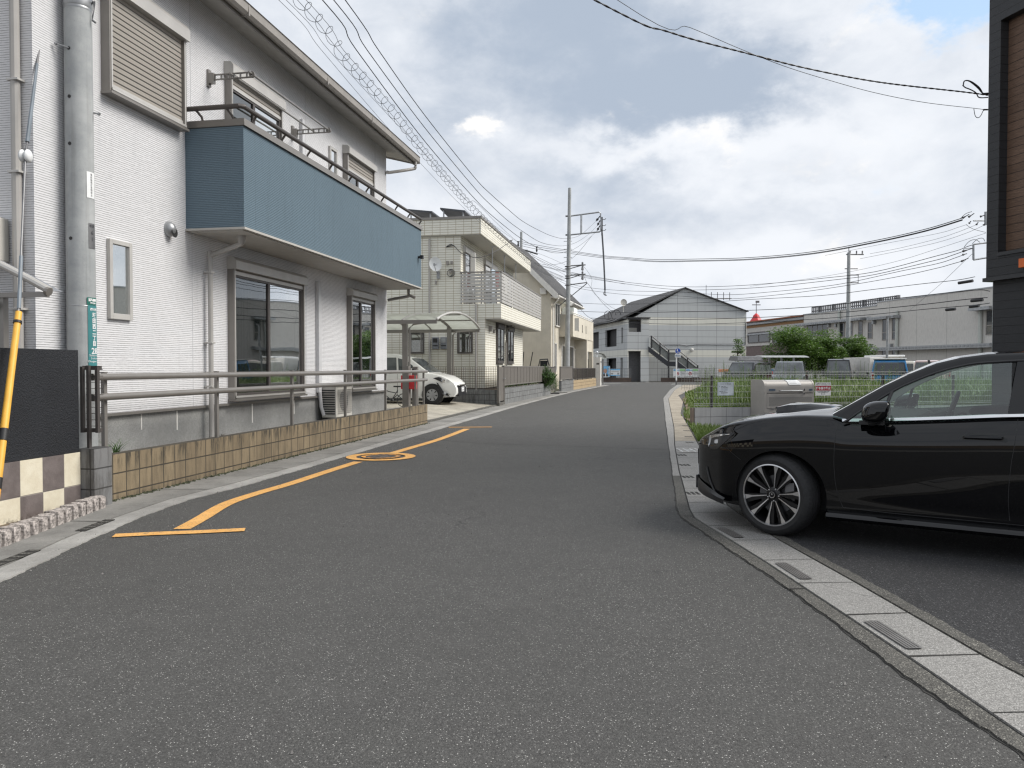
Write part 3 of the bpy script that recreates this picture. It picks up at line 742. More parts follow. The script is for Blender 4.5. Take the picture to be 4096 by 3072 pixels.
# vertical control joints
for a in (9.33, 12.75, 16.2):
 m = MB(); m.box(WB, WB + .003, a - .004, a + .004, .87, 6.3); h1.part('panel_joint', m, MT['pvc_w'])
# corner trims
# eaves: sloping soffit, fascia, gutter, roof
OV = -5.60
m = MB(); m.ext([(WB - 4, 6.34 + 1.0), (WB, 6.33), (OV, 6.20), (OV, 6.235), (WB, 6.37), (WB - 4, 7.42)], 'y', A0 - .7, A1 + .62)
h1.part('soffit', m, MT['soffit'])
m = MB(); m.box(OV, OV + .02, A0 - .7, A1 + .62, 6.16, 6.36); m.ext([(WB - 4, 7.34), (OV, 6.18), (OV, 6.36), (WB - 4, 7.52)], 'y', A1 + .62, A1 + .65)
h1.part('fascia_board', m, MT['fascia'])
rf = MB(); rf.ext([(WB - 4, 7.50), (OV - .02, 6.37), (OV - .02, 6.40), (WB - 4, 7.56)], 'y', A0 - .72, A1 + .67)
rf.ext([(WB - 4, 7.50), (WB - 8.5, 6.2), (WB - 8.5, 6.25), (WB - 4, 7.56)], 'y', A0 - .72, A1 + .67)
roof1 = h1.part('roof', rf, MT['roof_d'])
gt = MB(); rows = []
for a in (A0 - .72, A1 + .70):
 rows.append([(OV + .02 + x, a, 6.34 + z) for x, z in [(0, .02), (0, -.10), (.02, -.135), (.07, -.14), (.105, -.10), (.115, .0), (.13, .01), (.118, .015), (.10, -.09), (.07, -.125), (.03, -.12), (.01, -.09), (.01, .02)]])
gt.grid(rows); gt.box(OV + .02, OV + .135, A1 + .695, A1 + .71, 6.20, 6.36)
for a in (12.4, 14.5, 9.8): gt.box(OV + .018, OV + .138, a, a + .03, 6.195, 6.358)
gut = h1.part('gutter', gt, MT['fascia'], smooth=True)
m = MB(); m.tube(cr([(OV + .07, A1 + .55, 6.21), (OV + .07, A1 + .55, 6.08), (OV, A1 + .50, 6.03), (WB + .06, A1 + .05, 5.86), (WB + .06, A1 - .08, 5.84)], 5), .035, 8)
h1.part('gutter_pipe', m, MT['pvc'], smooth=True)
# balcony ---------------------------------------------------------------
BB, B0, B1, BZ0, BZ1 = -5.22, 9.20, 16.91, 3.20, 4.50
m = MB(); m.box(BB - .12, BB, B0, B1, BZ0, BZ1); m.box(WB, BB - .12, B0, B0 + .12, BZ0, BZ1); m.box(WB, BB - .12, B1 - .12, B1, BZ0, BZ1)
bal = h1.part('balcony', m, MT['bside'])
m = MB(); m.box(WB, BB - .12, B0 + .12, B1 - .12, 3.3, 3.36); h1.part('balcony_floor', m, MT['conc'], bal)
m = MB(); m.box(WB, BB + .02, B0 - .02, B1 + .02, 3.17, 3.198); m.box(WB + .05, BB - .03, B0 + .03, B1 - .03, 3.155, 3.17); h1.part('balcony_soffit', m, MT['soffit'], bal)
m = MB(); m.box(BB - .13, BB + .025, B0 - .025, B1 + .02, BZ1 + .003, BZ1 + .09); m.box(WB, BB - .13, B0 - .025, B0 + .13, BZ1 + .003, BZ1 + .09); m.box(WB, BB - .13, B1 - .13, B1 + .02, BZ1 + .003, BZ1 + .09)
m.box(BB + .025, BB + .032, B0 - .03, B1 + .02, BZ1 + .0, BZ1 + .045)
h1.part('coping', m, MT['alu'], bal)
rl_ = MB(); rr = .032; zr = BZ1 + .235
rl_.tube([(WB + .02, B0 - .06, zr), (BB - .02, B0 - .06, zr), (BB + .02, B0 - .02, zr), (BB + .02, B1 - .1, zr)], rr, 10)
hr = h1.part('balcony_rail', rl_, MT['alu_d'], bal, smooth=True)
for a in [9.5 + .82 * k for k in range(10)]:
 m = MB(); m.tube([(BB - .05, a, BZ1 + .09), (BB - .03, a, BZ1 + .15), (BB + .02, a, zr - .02)], .016, 6); h1.part('rail_bracket', m, MT['alu_d'], bal)
for b in (-5.85, -5.42):
 m = MB(); m.tube([(b + .03, B0 + .05, BZ1 + .09), (b + .03, B0 + .02, BZ1 + .15), (b, B0 - .06, zr - .02)], .016, 6); h1.part('rail_bracket', m, MT['alu_d'], bal)
m = MB(); m.tube([(BB + .0, B1 - .22, 3.86), (BB + .06, B1 - .22, 3.86)], .03, 8); m.box(BB + .05, BB + .12, B1 - .26, B1 - .18, 3.82, 3.90)
h1.part('camera_box', m, MT['blackp'], bal)
m = MB(); m.tube([(BB - .25, B1 - .15, 3.16), (BB - .25, B1 - .15, 3.02), (BB - .1, B1 - .15, 2.96)], .035, 8); m.tube([(BB - .25, B1 - .12, 3.0), (WB + .05, B1 - .02, 2.93)], .035, 8)
h1.part('spout', m, MT['alu'], bal, smooth=True)
def win(t, u0, u1, z0, z1, pos, face='b', cas=.10, box=.20, shut=0.0, split=.5, dl='curt_d', dr='curt_l', sillx=.03, name='window', st=.045, lab=None, frame='alu', pl='glass_d', pr='glass', closed=False):
 """sliding window with a projecting casing; pos = wall face, face 'b' looks to +b, 'a' looks to -a"""
 def X(m_, ua, ub, wa, wb, za, zb):
  if face == 'b': m_.box(pos + wa, pos + wb, ua, ub, za, zb)
  else: m_.box(ua, ub, pos - wb, pos - wa, za, zb)
 m_ = MB(); X(m_, u0 - .022, u0, cas, cas + .006, z0, z1); X(m_, u1, u1 + .022, cas, cas + .006, z0, z1); X(m_, u0 - .022, u1 + .022, cas + .01, cas + .016, z0 - .03, z0 - .004); edge_ = m_
 m_ = MB()
 X(m_, u0 - st, u0, 0, cas, z0 - st, z1 + box); X(m_, u1, u1 + st, 0, cas, z0 - st, z1 + box)
 X(m_, u0, u1, 0, cas + .01, z0 - st, z0); X(m_, u0 - st - .01, u1 + st + .01, 0, cas + .03, z0 - st - .03, z0 - st - .002)
 w_ = t.part(name, m_, MT[frame], label=lab)
 if frame == 'alu': t.part('casing_edge', edge_, MT['alu_l'], w_)
 if box:
  m_ = MB(); prof = [(0, z1), (cas + .05, z1 + .002), (cas + .05, z1 + box * .72), (cas + .01, z1 + box), (0, z1 + box + .01)]
  if face == 'b': m_.ext([(pos + a, b) for a, b in prof], 'y', u0 - st - .015, u1 + st + .015)
  else: m_.ext([(pos - a, b) for a, b in prof], 'x', u0 - st - .015, u1 + st + .015)
  t.part('shutter_box', m_, MT[frame if frame != 'alu' else 'alu_l'], w_)
 zt = z1
 if shut:
  zb = z1 - (z1 - z0) * shut
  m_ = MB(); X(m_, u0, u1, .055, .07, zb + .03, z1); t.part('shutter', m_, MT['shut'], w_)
  m_ = MB(); X(m_, u0, u1, .05, .085, zb, zb + .05); t.part('shutter_rail', m_, MT['alu_l'], w_)
  zt = zb
 if closed: return w_
 um = u0 + (u1 - u0) * split
 m_ = MB(); X(m_, u0, u1, .001, .004, z0, zt); t.part('dark_recess', m_, MT['void'], w_)
 m_ = MB()
 for (a, b) in ((u0, u0 + .04), (um - .03, um + .03), (u1 - .04, u1)): X(m_, a, b, .035, .075, z0 + .035, zt - .03)
 X(m_, u0, u1, .035, .075, z0, z0 + .035); X(m_, u0, u1, .035, .075, zt - .03, zt)
 t.part('sash', m_, MT['alu_d'] if frame == 'alu' else MT[frame], w_)
 for (a, b, g_, k_) in ((u0 + .04, um - .03, pl, dl), (um + .03, u1 - .04, pr, dr)):
  if b - a < .05: continue
  m_ = MB(); X(m_, a, b, .050, .054, z0 + .035, zt - .03); t.part('pane', m_, MT[g_], w_)
  if k_:
   n = max(8, int((b - a) / .012)); rows = []
   for zc in (z0 + .04, zt - .035):
    r_ = []
    for i in range(n + 1):
     u = a + (b - a) * i / n; wv = .016 + .010 * sin(i * .9) + .004 * sin(i * 2.3)
     r_.append((pos + wv, u, zc) if face == 'b' else (u, pos - wv, zc))
    rows.append(r_)
   m_ = MB(); m_.grid(rows); t.part('curtain', m_, MT[k_], w_, smooth=True)
 return w_
# upper floor
win(h1, 7.69, 9.03, 4.50, 5.57, WB, cas=.11, box=.20, shut=1.0, closed=True, lab='large closed roller shutter window')
win(h1, 10.20, 11.68, 3.55, 5.56, WB, cas=.10, box=.18, shut=.085, split=.44, lab='balcony window with its shutter just showing')
win(h1, 14.45, 15.88, 3.55, 5.60, WB, cas=.10, box=.16, shut=.15, split=.4, dr=None, lab='far balcony window with a half lowered shutter')
def fixwin(t, u0, u1, z0, z1, pos, face='b', st=.05, frame='alu_l', pane='mirror', name='window', lab=None, back='curt_l'):
 def X(m_, ua, ub, wa, wb, za, zb):
  if face == 'b': m_.box(pos + wa, pos + wb, ua, ub, za, zb)
  else: m_.box(ua, ub, pos - wb, pos - wa, za, zb)
 m_ = MB(); X(m_, u0, u0 + st, 0, .045, z0, z1); X(m_, u1 - st, u1, 0, .045, z0, z1); X(m_, u0 + st, u1 - st, 0, .045, z0, z0 + st * 1.3); X(m_, u0 + st, u1 - st, 0, .045, z1 - st, z1)
 w_ = t.part(name, m_, MT[frame], label=lab, bevel=.004)
 m_ = MB(); X(m_, u0 + st, u1 - st, .012, .016, z0 + st * 1.3, z1 - st); t.part('pane', m_, MT['glass'], w_)
 m_ = MB(); X(m_, u0 + st, u1 - st, .002, .005, z0 + st * 1.3, z1 - st); t.part('blind', m_, MT[back], w_)
 return w_
fixwin(h1, 13.72, 14.06, 4.75, 5.56, WB, lab='small slit window above the balcony')
fixwin(h1, 7.70, 8.08, 1.93, 2.83, WB, lab='tall narrow window beside the utility pole')
# ground floor
win(h1, 10.235, 12.45, .97, 2.80, WB, cas=.10, box=.17, shut=.04, split=.47, lab='wide sliding window with grey and pale curtains')
win(h1, 14.62, 15.90, .97, 2.82, WB, cas=.10, box=.15, shut=.04, split=.42, lab='narrower sliding window beyond the air conditioner')
# vent hood
m = MB(); c = (WB, 8.82, 3.13); rows = []
for i in range(9):
 ph = pi * i / 16; rows.append([(c[0] + .0 + .11 * sin(ph + .001) * 1.0 if 0 else c[0] + .10 * cos(ph), c[1] + .085 * sin(ph) * cos(t_), c[2] + .10 * sin(ph) * sin(t_)) for t_ in [2 * pi * k / 24 for k in range(24)]])
m.grid(rows, close=True); vh = h1.part('vent_hood', m, MT['galv'], smooth=True)
m = MB(); m.lathe([(0, 0), (.062, .006)], (WB + .082, 8.83, 3.085), 'x', 20); h1.part('vent_opening', m, MT['black'], vh)
# downpipes on the street wall
def pipe(t, pts, r, mat='pvc', name='downpipe', clips=()):
 m_ = MB(); m_.tube(pts, r, 10); p = t.part(name, m_, MT[mat], smooth=True)
 for (b, a, z) in clips:
  m_ = MB(); m_.box(b - .07, b + r + .008, a - r - .01, a + r + .01, z - .012, z + .012); t.part('pipe_clip', m_, MT['alu_l'], p)
 return p
pipe(h1, cr([(-5.47, 9.57, 3.165), (-5.47, 9.57, 3.07), (-5.53, 9.58, 3.03), (-5.90, 9.62, 2.93), (-5.965, 9.62, 2.88), (-5.965, 9.62, 2.75), (-5.965, 9.62, .42)], 5), .034, clips=[(-5.965, 9.62, 2.68), (-5.965, 9.62, 1.72), (-5.965, 9.62, 1.12)])
m = MB(); m.lathe([(0, 3.155), (.06, 3.155), (.058, 3.13), (.045, 3.06), (.036, 3.05)], (-5.47, 9.57, 0), 'z', 16); h1.part('drain_cup', m, MT['pvc'], smooth=True)
m = MB(); m.box(WB, WB + .07, 13.12, 13.24, .92, 2.95); m.tube([(WB + .05, 13.18, .95), (WB + .07, 13.20, .65), (WB + .1, 13.24, .50)], .035, 8); h1.part('duct_cover', m, MT['pvc_w'], bevel=.012)
m = MB(); m.box(WB, WB + .06, 12.52, 12.62, 3.4, 5.68); h1.part('duct_cover', m, MT['pvc_w'], bevel=.012)
# side wall (towards the camera) downpipe
pipe(h1, [(-6.20, A0 - .05, .3), (-6.20, A0 - .05, 6.3)], .045, clips=())
for z in (1.95, 3.3, 4.2, 5.2):
 m = MB(); m.box(-6.26, -6.13, A0 - .10, A0, z, z + .02); h1.part('pipe_clip', m, MT['alu_l'])
# box unit on the side wall
m = MB(); m.box(-6.75, -6.32, A0 - .32, A0 - .02, 2.42, 2.86); o_ = h1.part('wall_unit', m, MT['ac'], bevel=.02)
# laundry pole brackets + poles
for i, a in enumerate((9.74, 12.24)):
 m = MB(); m.box(WB, WB + .03, a - .035, a + .035, 5.24, 5.47); m.box(WB + .03, WB + .10, a - .03, a + .03, 5.28, 5.42)
 n = 14
 for (z0, z1) in ((5.325, 5.34), (5.39, 5.405)): m.box(WB + .1, WB + .68, a - .012, a + .012, z0, z1)
 for k in range(7): m.box(WB + .1 + k * .095, WB + .115 + k * .095, a - .012, a + .012, 5.335, 5.395)
 m.lathe([(.02, -.014), (.042, -.014), (.042, .014), (.02, .014), (.02, -.014)], (WB + .66, a, 5.365), 'y', 14)
 h1.part('laundry_bracket', m, MT['alu'], label=['bracket nearer the big shutter', 'bracket beyond the balcony window'][i])
for i, b in enumerate((WB + .38, WB + .66)):
 m = MB(); m.tube([(b, 9.65, 5.37), (b, 12.33, 5.37)], .014, 8)
 solo('laundry_pole', ['steel laundry pole nearer the wall above the balcony', 'steel laundry pole farther out from the wall above the balcony'][i], 'laundry pole', m, MT['steel'], (b, 9.65, 5.37), TH, 'laundry poles above the blue balcony', smooth=True)
# outdoor air conditioner ------------------------------------------------
ac = T('air_conditioner', 'ivory air conditioner outdoor unit standing behind the railing', 'air conditioner', (-5.86, 13.6, .42), TH)
m = MB(); m.box(-6.0, -5.72, 13.26, 14.02, .46, 1.03); ac.part('casing', m, MT['ac'], bevel=.012)
m = MB()
for k in range(11): m.box(-5.99, -5.74, 13.245, 13.262, .52 + k * .043, .54 + k * .043)
ac.part('side_louvre', m, MT['black'])
m = MB(); m.lathe([(.0, .012), (.19, .012), (.20, .0)], (-5.722, 13.62, .76), 'x', 30); ac.part('fan_recess', m, MT['blackp'])
m = MB()
for k in range(16): m.box(-5.712, -5.703, 13.33 + k * .042, 13.336 + k * .042, .53, .97)
for k in range(12): m.box(-5.713, -5.706, 13.33, 13.97, .53 + k * .04, .536 + k * .04)
ac.part('fan_grille', m, MT['alu_l'])
m = MB(); m.box(-6.02, -5.70, 13.24, 14.04, 1.031, 1.05); ac.part('top_cover', m, MT['ac'])
m = MB(); m.box(-6.0, -5.72, 13.3, 13.4, .42, .46); m.box(-6.0, -5.72, 13.85, 13.95, .42, .46); ac.part('foot', m, MT['blackp'])
# railing on the tan block wall ------------------------------------------
bw = solo('block_wall', 'low weathered tan block wall along the left gutter', 'wall', (lambda m_: m_.box(-5.595, -5.475, 6.86, 18.22, -.02, .482))(MB()), MT['cmu'], (-5.5, 6.86, 0), TH)
ra = T('railing', 'double taupe pipe railing standing on the tan block wall', 'railing', (-5.5, 6.9, .48), TH)
posts = [6.986, 9.047, 11.14, 13.244, 15.386, 17.45, 18.10]
p0_ = None
for i, a in enumerate(posts):
 m = MB(); m.box(-5.555, -5.515, a - .022, a + .022, .46, 1.335 if i < 6 else 1.30); m.box(-5.562, -5.508, a - .028, a + .028, 1.325 if i < 6 else 1.295, 1.335 if i < 6 else 1.30)
 m.box(-5.515, -5.50, a - .018, a + .018, 1.05, 1.12); m.box(-5.515, -5.50, a - .018, a + .018, 1.25, 1.31)
 ra.part('post', m, MT['alu'])
for z in (1.285, 1.082):
 m = MB(); m.tube([(-5.475, 6.74, z), (-5.475, 9.3, z), (-5.475, 18.16, z)], .036, 14)
 for a in (8.75, 11.0, 13.3, 15.5): m.tube([(-5.475, a, z), (-5.475, a + .012, z)], .0375, 14)
 ra.part('rail', m, MT['alu_l'] if 0 else MT['alu'], smooth=True)
# grey block pier and mesh panel
solo('block_pier', 'grey concrete block pier at the near end of the tan wall', 'pier', (lambda m_: m_.box(-5.53, -5.345, 6.60, 6.85, -.02, .588))(MB()), MT['cmu_o'], (-5.44, 6.7, 0), TH, bevel=.006)
mp = T('mesh_fence', 'small dark mesh fence panel on the grey pier beside the pole', 'fence', (-5.43, 6.70, .588), TH)
for (b, z0, z1) in ((-5.525, .74, 1.39), (-5.455, .588, 1.40), (-5.36, .74, 1.39)):
 m = MB(); m.box(b - .014, b + .014, 6.655, 6.69, z0, z1); mp.part('post', m, MT['alu_d'])
for z in (.76, 1.375):
 m = MB(); m.box(-5.54, -5.345, 6.69, 6.72, z - .018, z + .022); mp.part('rail', m, MT['alu_d'])
m = MB()
for b in (-5.52, -5.49, -5.42, -5.395): m.tube([(b, 6.73, .77), (b, 6.73, 1.37)], .003, 4)
for k in range(10): m.tube([(-5.54, 6.735, .80 + k * .062), (-5.345, 6.735, .80 + k * .062)], .003, 4)
mp.part('mesh', m, MT['alu_d'])
# black wall with checker base
m = MB(); m.box(-5.62, -5.50, 2.0, 6.592, .556, 1.55); bkw = T('boundary_wall', 'black textured wall with cream and mauve checker tiles below', 'wall', (-5.56, 5.0, 0), TH)
bkw.part('upper_wall', m, MT['blackwall'], bevel=.006)
m = MB(); m.box(-5.63, -5.494, 2.0, 6.594, -.02, .556); bkw.part('tile_base', m, MT['check'])
# soil pocket and granite setts
p0s, p1s = (-4.93, 5.02), (-5.32, 6.60)
mb = MB(); mb.poly([f2w(b, a, TH) + (.03,) for b, a in [(-4.80, 3.6), (-5.03, 5.02), (-5.33, 6.60), (-5.5, 6.60), (-5.5, 3.6)]]); struct('soil_pocket', mb, MT['soil'])
random.seed(3)
n = 17; ORD = 'first second third fourth fifth sixth seventh eighth ninth tenth eleventh twelfth thirteenth fourteenth fifteenth sixteenth seventeenth'.split()
for i in range(n):
 f_ = i / (n - 1) if n > 1 else 0
 b = p0s[0] + (p1s[0] - p0s[0]) * (f_ * 1.28 - .28); a = p0s[1] + (p1s[1] - p0s[1]) * (f_ * 1.28 - .28)
 X, Y = f2w(b, a, TH)
 if i % 4 == 0:
  bm = bmesh.new(); bmesh.ops.create_cube(bm, size=1.0)
  bmesh.ops.subdivide_edges(bm, edges=bm.edges, cuts=3, use_grid_fill=True)
  for v in bm.verts:
   r = v.co.length; v.co *= (.93 + .11 * random.random()); v.co = v.co.lerp(v.co.normalized() * .62, .22)
   v.co.x *= .128; v.co.y *= .098; v.co.z = v.co.z * .15 + .055
  me = bpy.data.meshes.new('granite_sett'); bm.to_mesh(me); bm.free(); me.materials.append(MT['granite'])
  me.polygons.foreach_set('use_smooth', [True] * len(me.polygons)); me.set_sharp_from_angle(angle=R_(28))
 o = bpy.data.objects.new('granite_sett', me); COL.objects.link(o)
 o.location = (X, Y, random.uniform(-.004, .012)); o.rotation_euler = (random.uniform(-.05, .05), random.uniform(-.05, .05), -R_(TH) + .24 + random.uniform(-.1, .1) + (pi if i % 2 else 0))
 o['label'] = 'rough granite sett, %s from the grey block pier in the row below the checker wall' % ORD[16 - i]; o['category'] = 'paving stone'; o['group'] = 'granite setts edging the soil below the checker wall'
# neighbour's canopy corner at far left
cn = T('canopy', 'corner of a taupe curved canopy behind the black wall', 'canopy', (-5.6, 6.3, 0), TH)
m = MB(); m.tube([(-5.46, 6.2, 2.085), (-5.75, 6.2, 2.23), (-6.1, 6.2, 2.39), (-6.7, 6.2, 2.58), (-7.4, 6.2, 2.7)], .034, 10); cn.part('end_beam', m, MT['alu_l'], smooth=True)
m = MB(); m.box(-7.4, -5.5, 6.18, 6.24, 2.03, 2.075); cn.part('tie_beam', m, MT['alu'])
m = MB(); m.grid([[(b, a, z - .01) for b, z in ((-5.46, 2.10), (-5.75, 2.24), (-6.1, 2.40), (-6.7, 2.59), (-7.4, 2.71))] for a in (6.2, 6.36)]); cn.part('roof_sheet', m, plain('grey_canopy_underside', (.22, .23, .25), .6))
m = MB(); m.tube([(-5.47, 6.17, 2.08), (-5.44, 6.17, 2.07)], .04, 10); cn.part('end_cap', m, MT['alu'])
m = MB(); m.box(-6.02, -5.96, 6.2, 6.26, 0, 2.03); m.tube([(-7.4, 6.15, 1.90), (-6.1, 6.15, 1.93), (-6.0, 6.15, 1.98)], .03, 8); m.tube([(-6.42, 6.15, 0), (-6.42, 6.15, 1.9)], .03, 8); cn.part('post', m, MT['alu'])
# near utility pole with its plates
PX, PY = -4.512, 8.075
up = T('utility_pole', 'thick grey concrete utility pole with a teal address plate beside the white house', 'utility pole', (PX, PY, 0), 0)
m = MB(); m.lathe([(0, -.02), (.143, -.02), (.130, 5.2), (.111, 13), (0, 13)], (PX, PY, 0), 'z', 48); up.part('shaft', m, MT['pole'], smooth=True)
def onpole(ang, z, rr=None):                       # ang measured from the camera-facing side, + to the right
 base = atan2(-PX, -PY)                          # azimuth towards camera
 r = rr if rr else .143 - .0025 * z
 t_ = base - ang
 return Vector((PX + r * sin(t_), PY + r * cos(t_), z)), Vector((sin(t_), cos(t_), 0)), Vector((cos(t_), -sin(t_), 0)) * -1
def curved_plate(t, ang0, ang1, z0, z1, mat, name, off=.004, **kw):
 m_ = MB(); n_ = 8; rows = []
 for zz_ in (z0, z1):
  rows.append([tuple(onpole(ang0 + (ang1 - ang0) * i / n_, zz_, .143 - .0025 * zz_ + off)[0]) for i in range(n_ + 1)])
 m_.grid(rows); return t.part(name, m_, MT[mat], smooth=True, **kw)
def wrap_text(t, txt, size, angc, ztop, off, mat, name, vertical=False, bold=0, step=1.05):
 for i, ch in enumerate(txt if vertical else [txt]):
  tm = text_mb(ch, size, (0, 0, 0), (1, 0, 0), (0, 0, 1), align='CENTER', bold=bold)
  zc = ztop - (i + 1) * size * step
  out = []
  for v in tm.v:
   zz_ = zc + v[2]; r = .143 - .0025 * zz_ + off
   out.append(tuple(onpole(angc + v[0] / r, zz_, r)[0]))
  tm.v = out; t.part(name, tm, MT[mat], recalc=False)
plate = curved_plate(up, .42, 1.32, 1.38, 2.028, 'teal', 'address_plate', .005)
top_ = curved_plate(up, .36, 1.25, 2.032, 2.108, 'green_s', 'number_plate', .006)
wrap_text(up, '桶川市', .030, .90, 2.005, .0075, 'white', 'lettering', bold=.0012)
wrap_text(up, '坂田西二丁目', .056, .93, 1.965, .0075, 'white', 'lettering', vertical=True, bold=.002, step=1.06)
wrap_text(up, '28', .088, .94, 1.615, .0075, 'white', 'lettering', bold=.002)
for i, s_ in enumerate(['Sakata-nishi', '2-chome', 'Okegawa City']): wrap_text(up, s_, .030, .96, 1.528 - i * .031, .0075, 'white', 'lettering')
wrap_text(up, '27-208', .034, .80, 2.107, .0085, 'white', 'lettering', bold=.003)
wrap_text(up, '電柱番号', .018, .84, 2.062, .0085, 'white', 'lettering', bold=.001)
curved_plate(up, .57, 1.2, 2.62, 2.88, 'galv_d', 'metal_plate', .004)
wrap_text(up, '坂田', .035, .85, 2.875, .006, 'ink', 'lettering')
wrap_text(up, '61', .062, .85, 2.83, .006, 'ink', 'lettering', vertical=True, step=1.1)
curved_plate(up, .46, 1.25, 3.14, 3.41, 'white', 'notice_plate', .004)
wrap_text(up, '張紙貼紙広告物禁止', .026, .85, 3.40, .006, 'ink', 'lettering', vertical=True, step=1.02)
m = MB();
for zz_, ang in ((2.71, -.70), (4.16, -.70), (3.68, -.70), (4.65, -.70)):
 p, nrm, _ = onpole(ang, zz_); m.tube([p - nrm * .004, p + nrm * .004], .018, 12)
up.part('step_socket', m, MT['black'])
m = MB(); p, nrm, _ = onpole(-.70, 4.65); tt = Vector((-.25, 0, .06)); m.tube([p, p + Vector((-.115, -.03, .035))], .009, 8); m.tube([p + Vector((-.105, -.03, .03)), p + Vector((-.12, -.032, .04))], .017, 8)
p, nrm, _ = onpole(1.45, 4.05); m.tube([p, p + Vector((.06, -.01, -.015))], .009, 8); m.tube([p + Vector((.055, -.01, -.012)), p + Vector((.07, -.01, -.02))], .017, 8)
up.part('step_bolt', m, MT['galv'], smooth=True)
m = MB(); zz_ = 2.02; m.lathe([(.138, zz_ - .006), (.1405, zz_), (.138, zz_ + .006)], (PX, PY, 0), 'z', 40)
up.part('steel_band', m, MT['galv'], smooth=True); m = MB()
for zz_ in (5.09,): m.lathe([(.131, zz_ - .015), (.135, zz_), (.131, zz_ + .015)], (PX, PY, 0), 'z', 40)
m.lathe([(.130, 5.10), (.138, 5.12), (.138, 5.25), (.130, 5.27)], (PX, PY, 0), 'z', 40)
up.part('steel_band', m, MT['galv'], smooth=True)
m = MB()
for q_ in range(3):
 p, nrm, _ = onpole(1.2, 5.15); m.tube(cr([p, p + Vector((.03 + q_ * .01, -.02, .03)), p + Vector((.04, -.02, -.06)), p + Vector((.02, -.02, -.13 - q_ * .02))], 5), .005, 6)
m.tube([p + Vector((.02, -.02, -.16)), p + Vector((.055, -.02, -.19))], .010, 8)
up.part('bracket_fittings', m, MT['galv_d'])
# guy wire with insulator and yellow guard
g0 = Vector((-4.05, 6.0, 0.0)); g1 = Vector((-4.86, 8.0, 5.25)); gd = (g1 - g0)
gp = lambda t_: g0 + gd * t_
pts_g = [Vector(atY(0, 1852, 6.12)) , Vector(atY(75, 1248, 6.72)), Vector(atY(102, 624, 7.3)), Vector(atY(181, 0, 8.0))]
pts_g[0] = Vector(atY(-30, 2085, 6.0))
dirn = (pts_g[3] - pts_g[2]).normalized()
gw = T('guy_wire', 'steel stay wire with a white ball insulator and yellow guard at the left edge', 'guy wire', tuple(pts_g[0]), 0)
m = MB(); m.tube([pts_g[1] + (pts_g[0] - pts_g[1]) * .02, pts_g[2] - (pts_g[2] - pts_g[1]) * .03], .010, 8); m.tube([pts_g[2] + dirn * .06, pts_g[3], pts_g[3] + dirn * 4], .010, 8); gw.part('cable', m, MT['galv_d'], smooth=True)
m = MB(); m.tube([pts_g[2] + dirn * .16, pts_g[2] + dirn * 1.1], .019, 8, r1=.013); m.tube([pts_g[1].lerp(pts_g[2], .02), pts_g[1].lerp(pts_g[2], .34)], .016, 8); gw.part('wrapped_grip', m, plain('blue_grey_grip', (.16, .19, .22), .5), smooth=True)
m = MB(); ic = pts_g[2]
for s_ in (-1, 1):
 rows = []
 for i in range(9):
  ph = pi * i / 8
  rows.append([(ic.x + s_ * .026 + .030 * cos(ph) * 1.0, ic.y + .055 * sin(ph) * cos(2 * pi * k / 18), ic.z + .062 * sin(ph) * sin(2 * pi * k / 18)) for k in range(18)])
 m.grid(rows, close=True)
gw.part('insulator', m, MT['white'], smooth=True)
m = MB(); m.tube([ic + Vector((0, 0, .06)), ic - Vector((0, 0, .065))], .012, 8); gw.part('insulator_strap', m, MT['galv_d'])
m = MB();
m.tube([pts_g[0], pts_g[1]], .032, 16, r1=.026); gw.part('yellow_guard', m, MT['yell_g'], smooth=True)
m = MB();
for t_, w_ in ((.14, .05), (.94, .012), (.36, .055)): a_ = pts_g[0].lerp(pts_g[1], t_); b_ = pts_g[0].lerp(pts_g[1], t_ + w_); m.tube([a_, b_], .0345, 16)
gw.part('black_band', m, MT['black'], smooth=True)
# HOUSE 2 (cream tile siding, flat roof)
A2 = 28.0
h2 = T('house', 'cream tiled flat-roofed house with a slatted balcony and satellite dish', 'house', (-6.17, A2, .6), TH)
m = MB(); m.box(-18, -6.17, A2, 36.3, .62, 3.75); m.box(-18, -7.11, A2, 39.0, 3.75, 6.32); m.box(-18, -6.9, 36.3, 39.0, .62, 3.76)
h2.part('wall', m, MT['tile'])
m = MB(); m.box(-18, -6.2, A2 + .03, 36.27, 0, .62); h2.part('foundation', m, MT['found'])
m = MB(); m.box(-18.3, -6.30, A2 - .12, 39.5, 6.32, 6.90); pr = h2.part('parapet', m, MT['tile'])
m = MB(); m.box(-18.3, -6.27, A2 - .15, 39.53, 6.902, 6.99); h2.part('coping', m, MT['alu'], pr)
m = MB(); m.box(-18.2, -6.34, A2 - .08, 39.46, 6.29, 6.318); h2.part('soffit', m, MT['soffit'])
# balcony slab + slats
m = MB(); m.box(-7.11, -5.57, A2 - .02, 38.2, 3.20, 3.755); bs = h2.part('balcony_slab', m, MT['tile'])
m = MB(); m.box(-7.0, -5.6, A2 + .02, 38.17, 3.17, 3.198); h2.part('balcony_soffit', m, MT['soffit'], bs)
m = MB(); NS = 9
for k in range(NS):
 z = 3.80 + k * .122
 m.box(-7.11, -5.57, A2 - .02, A2 + .0, z, z + .096); m.box(-5.572, -5.55, A2 + .01, 38.18, z, z + .096)
sl_ = h2.part('balcony_slats', m, MT['alu_l'], bs)
m = MB(); m.box(-7.13, -5.54, A2 - .04, A2 + .02, 4.90, 4.95); m.box(-5.60, -5.54, A2 + .02, 38.2, 4.90, 4.95)
for b in (-7.10, -6.34, -5.60): m.box(b, b + .04, A2 + .001, A2 + .05, 3.76, 4.9)
for k in range(9): m.box(-5.62, -5.574, A2 + .3 + k * 1.22, A2 + .35 + k * 1.22, 3.76, 4.9)
h2.part('balcony_rail', m, MT['alu'], bs)
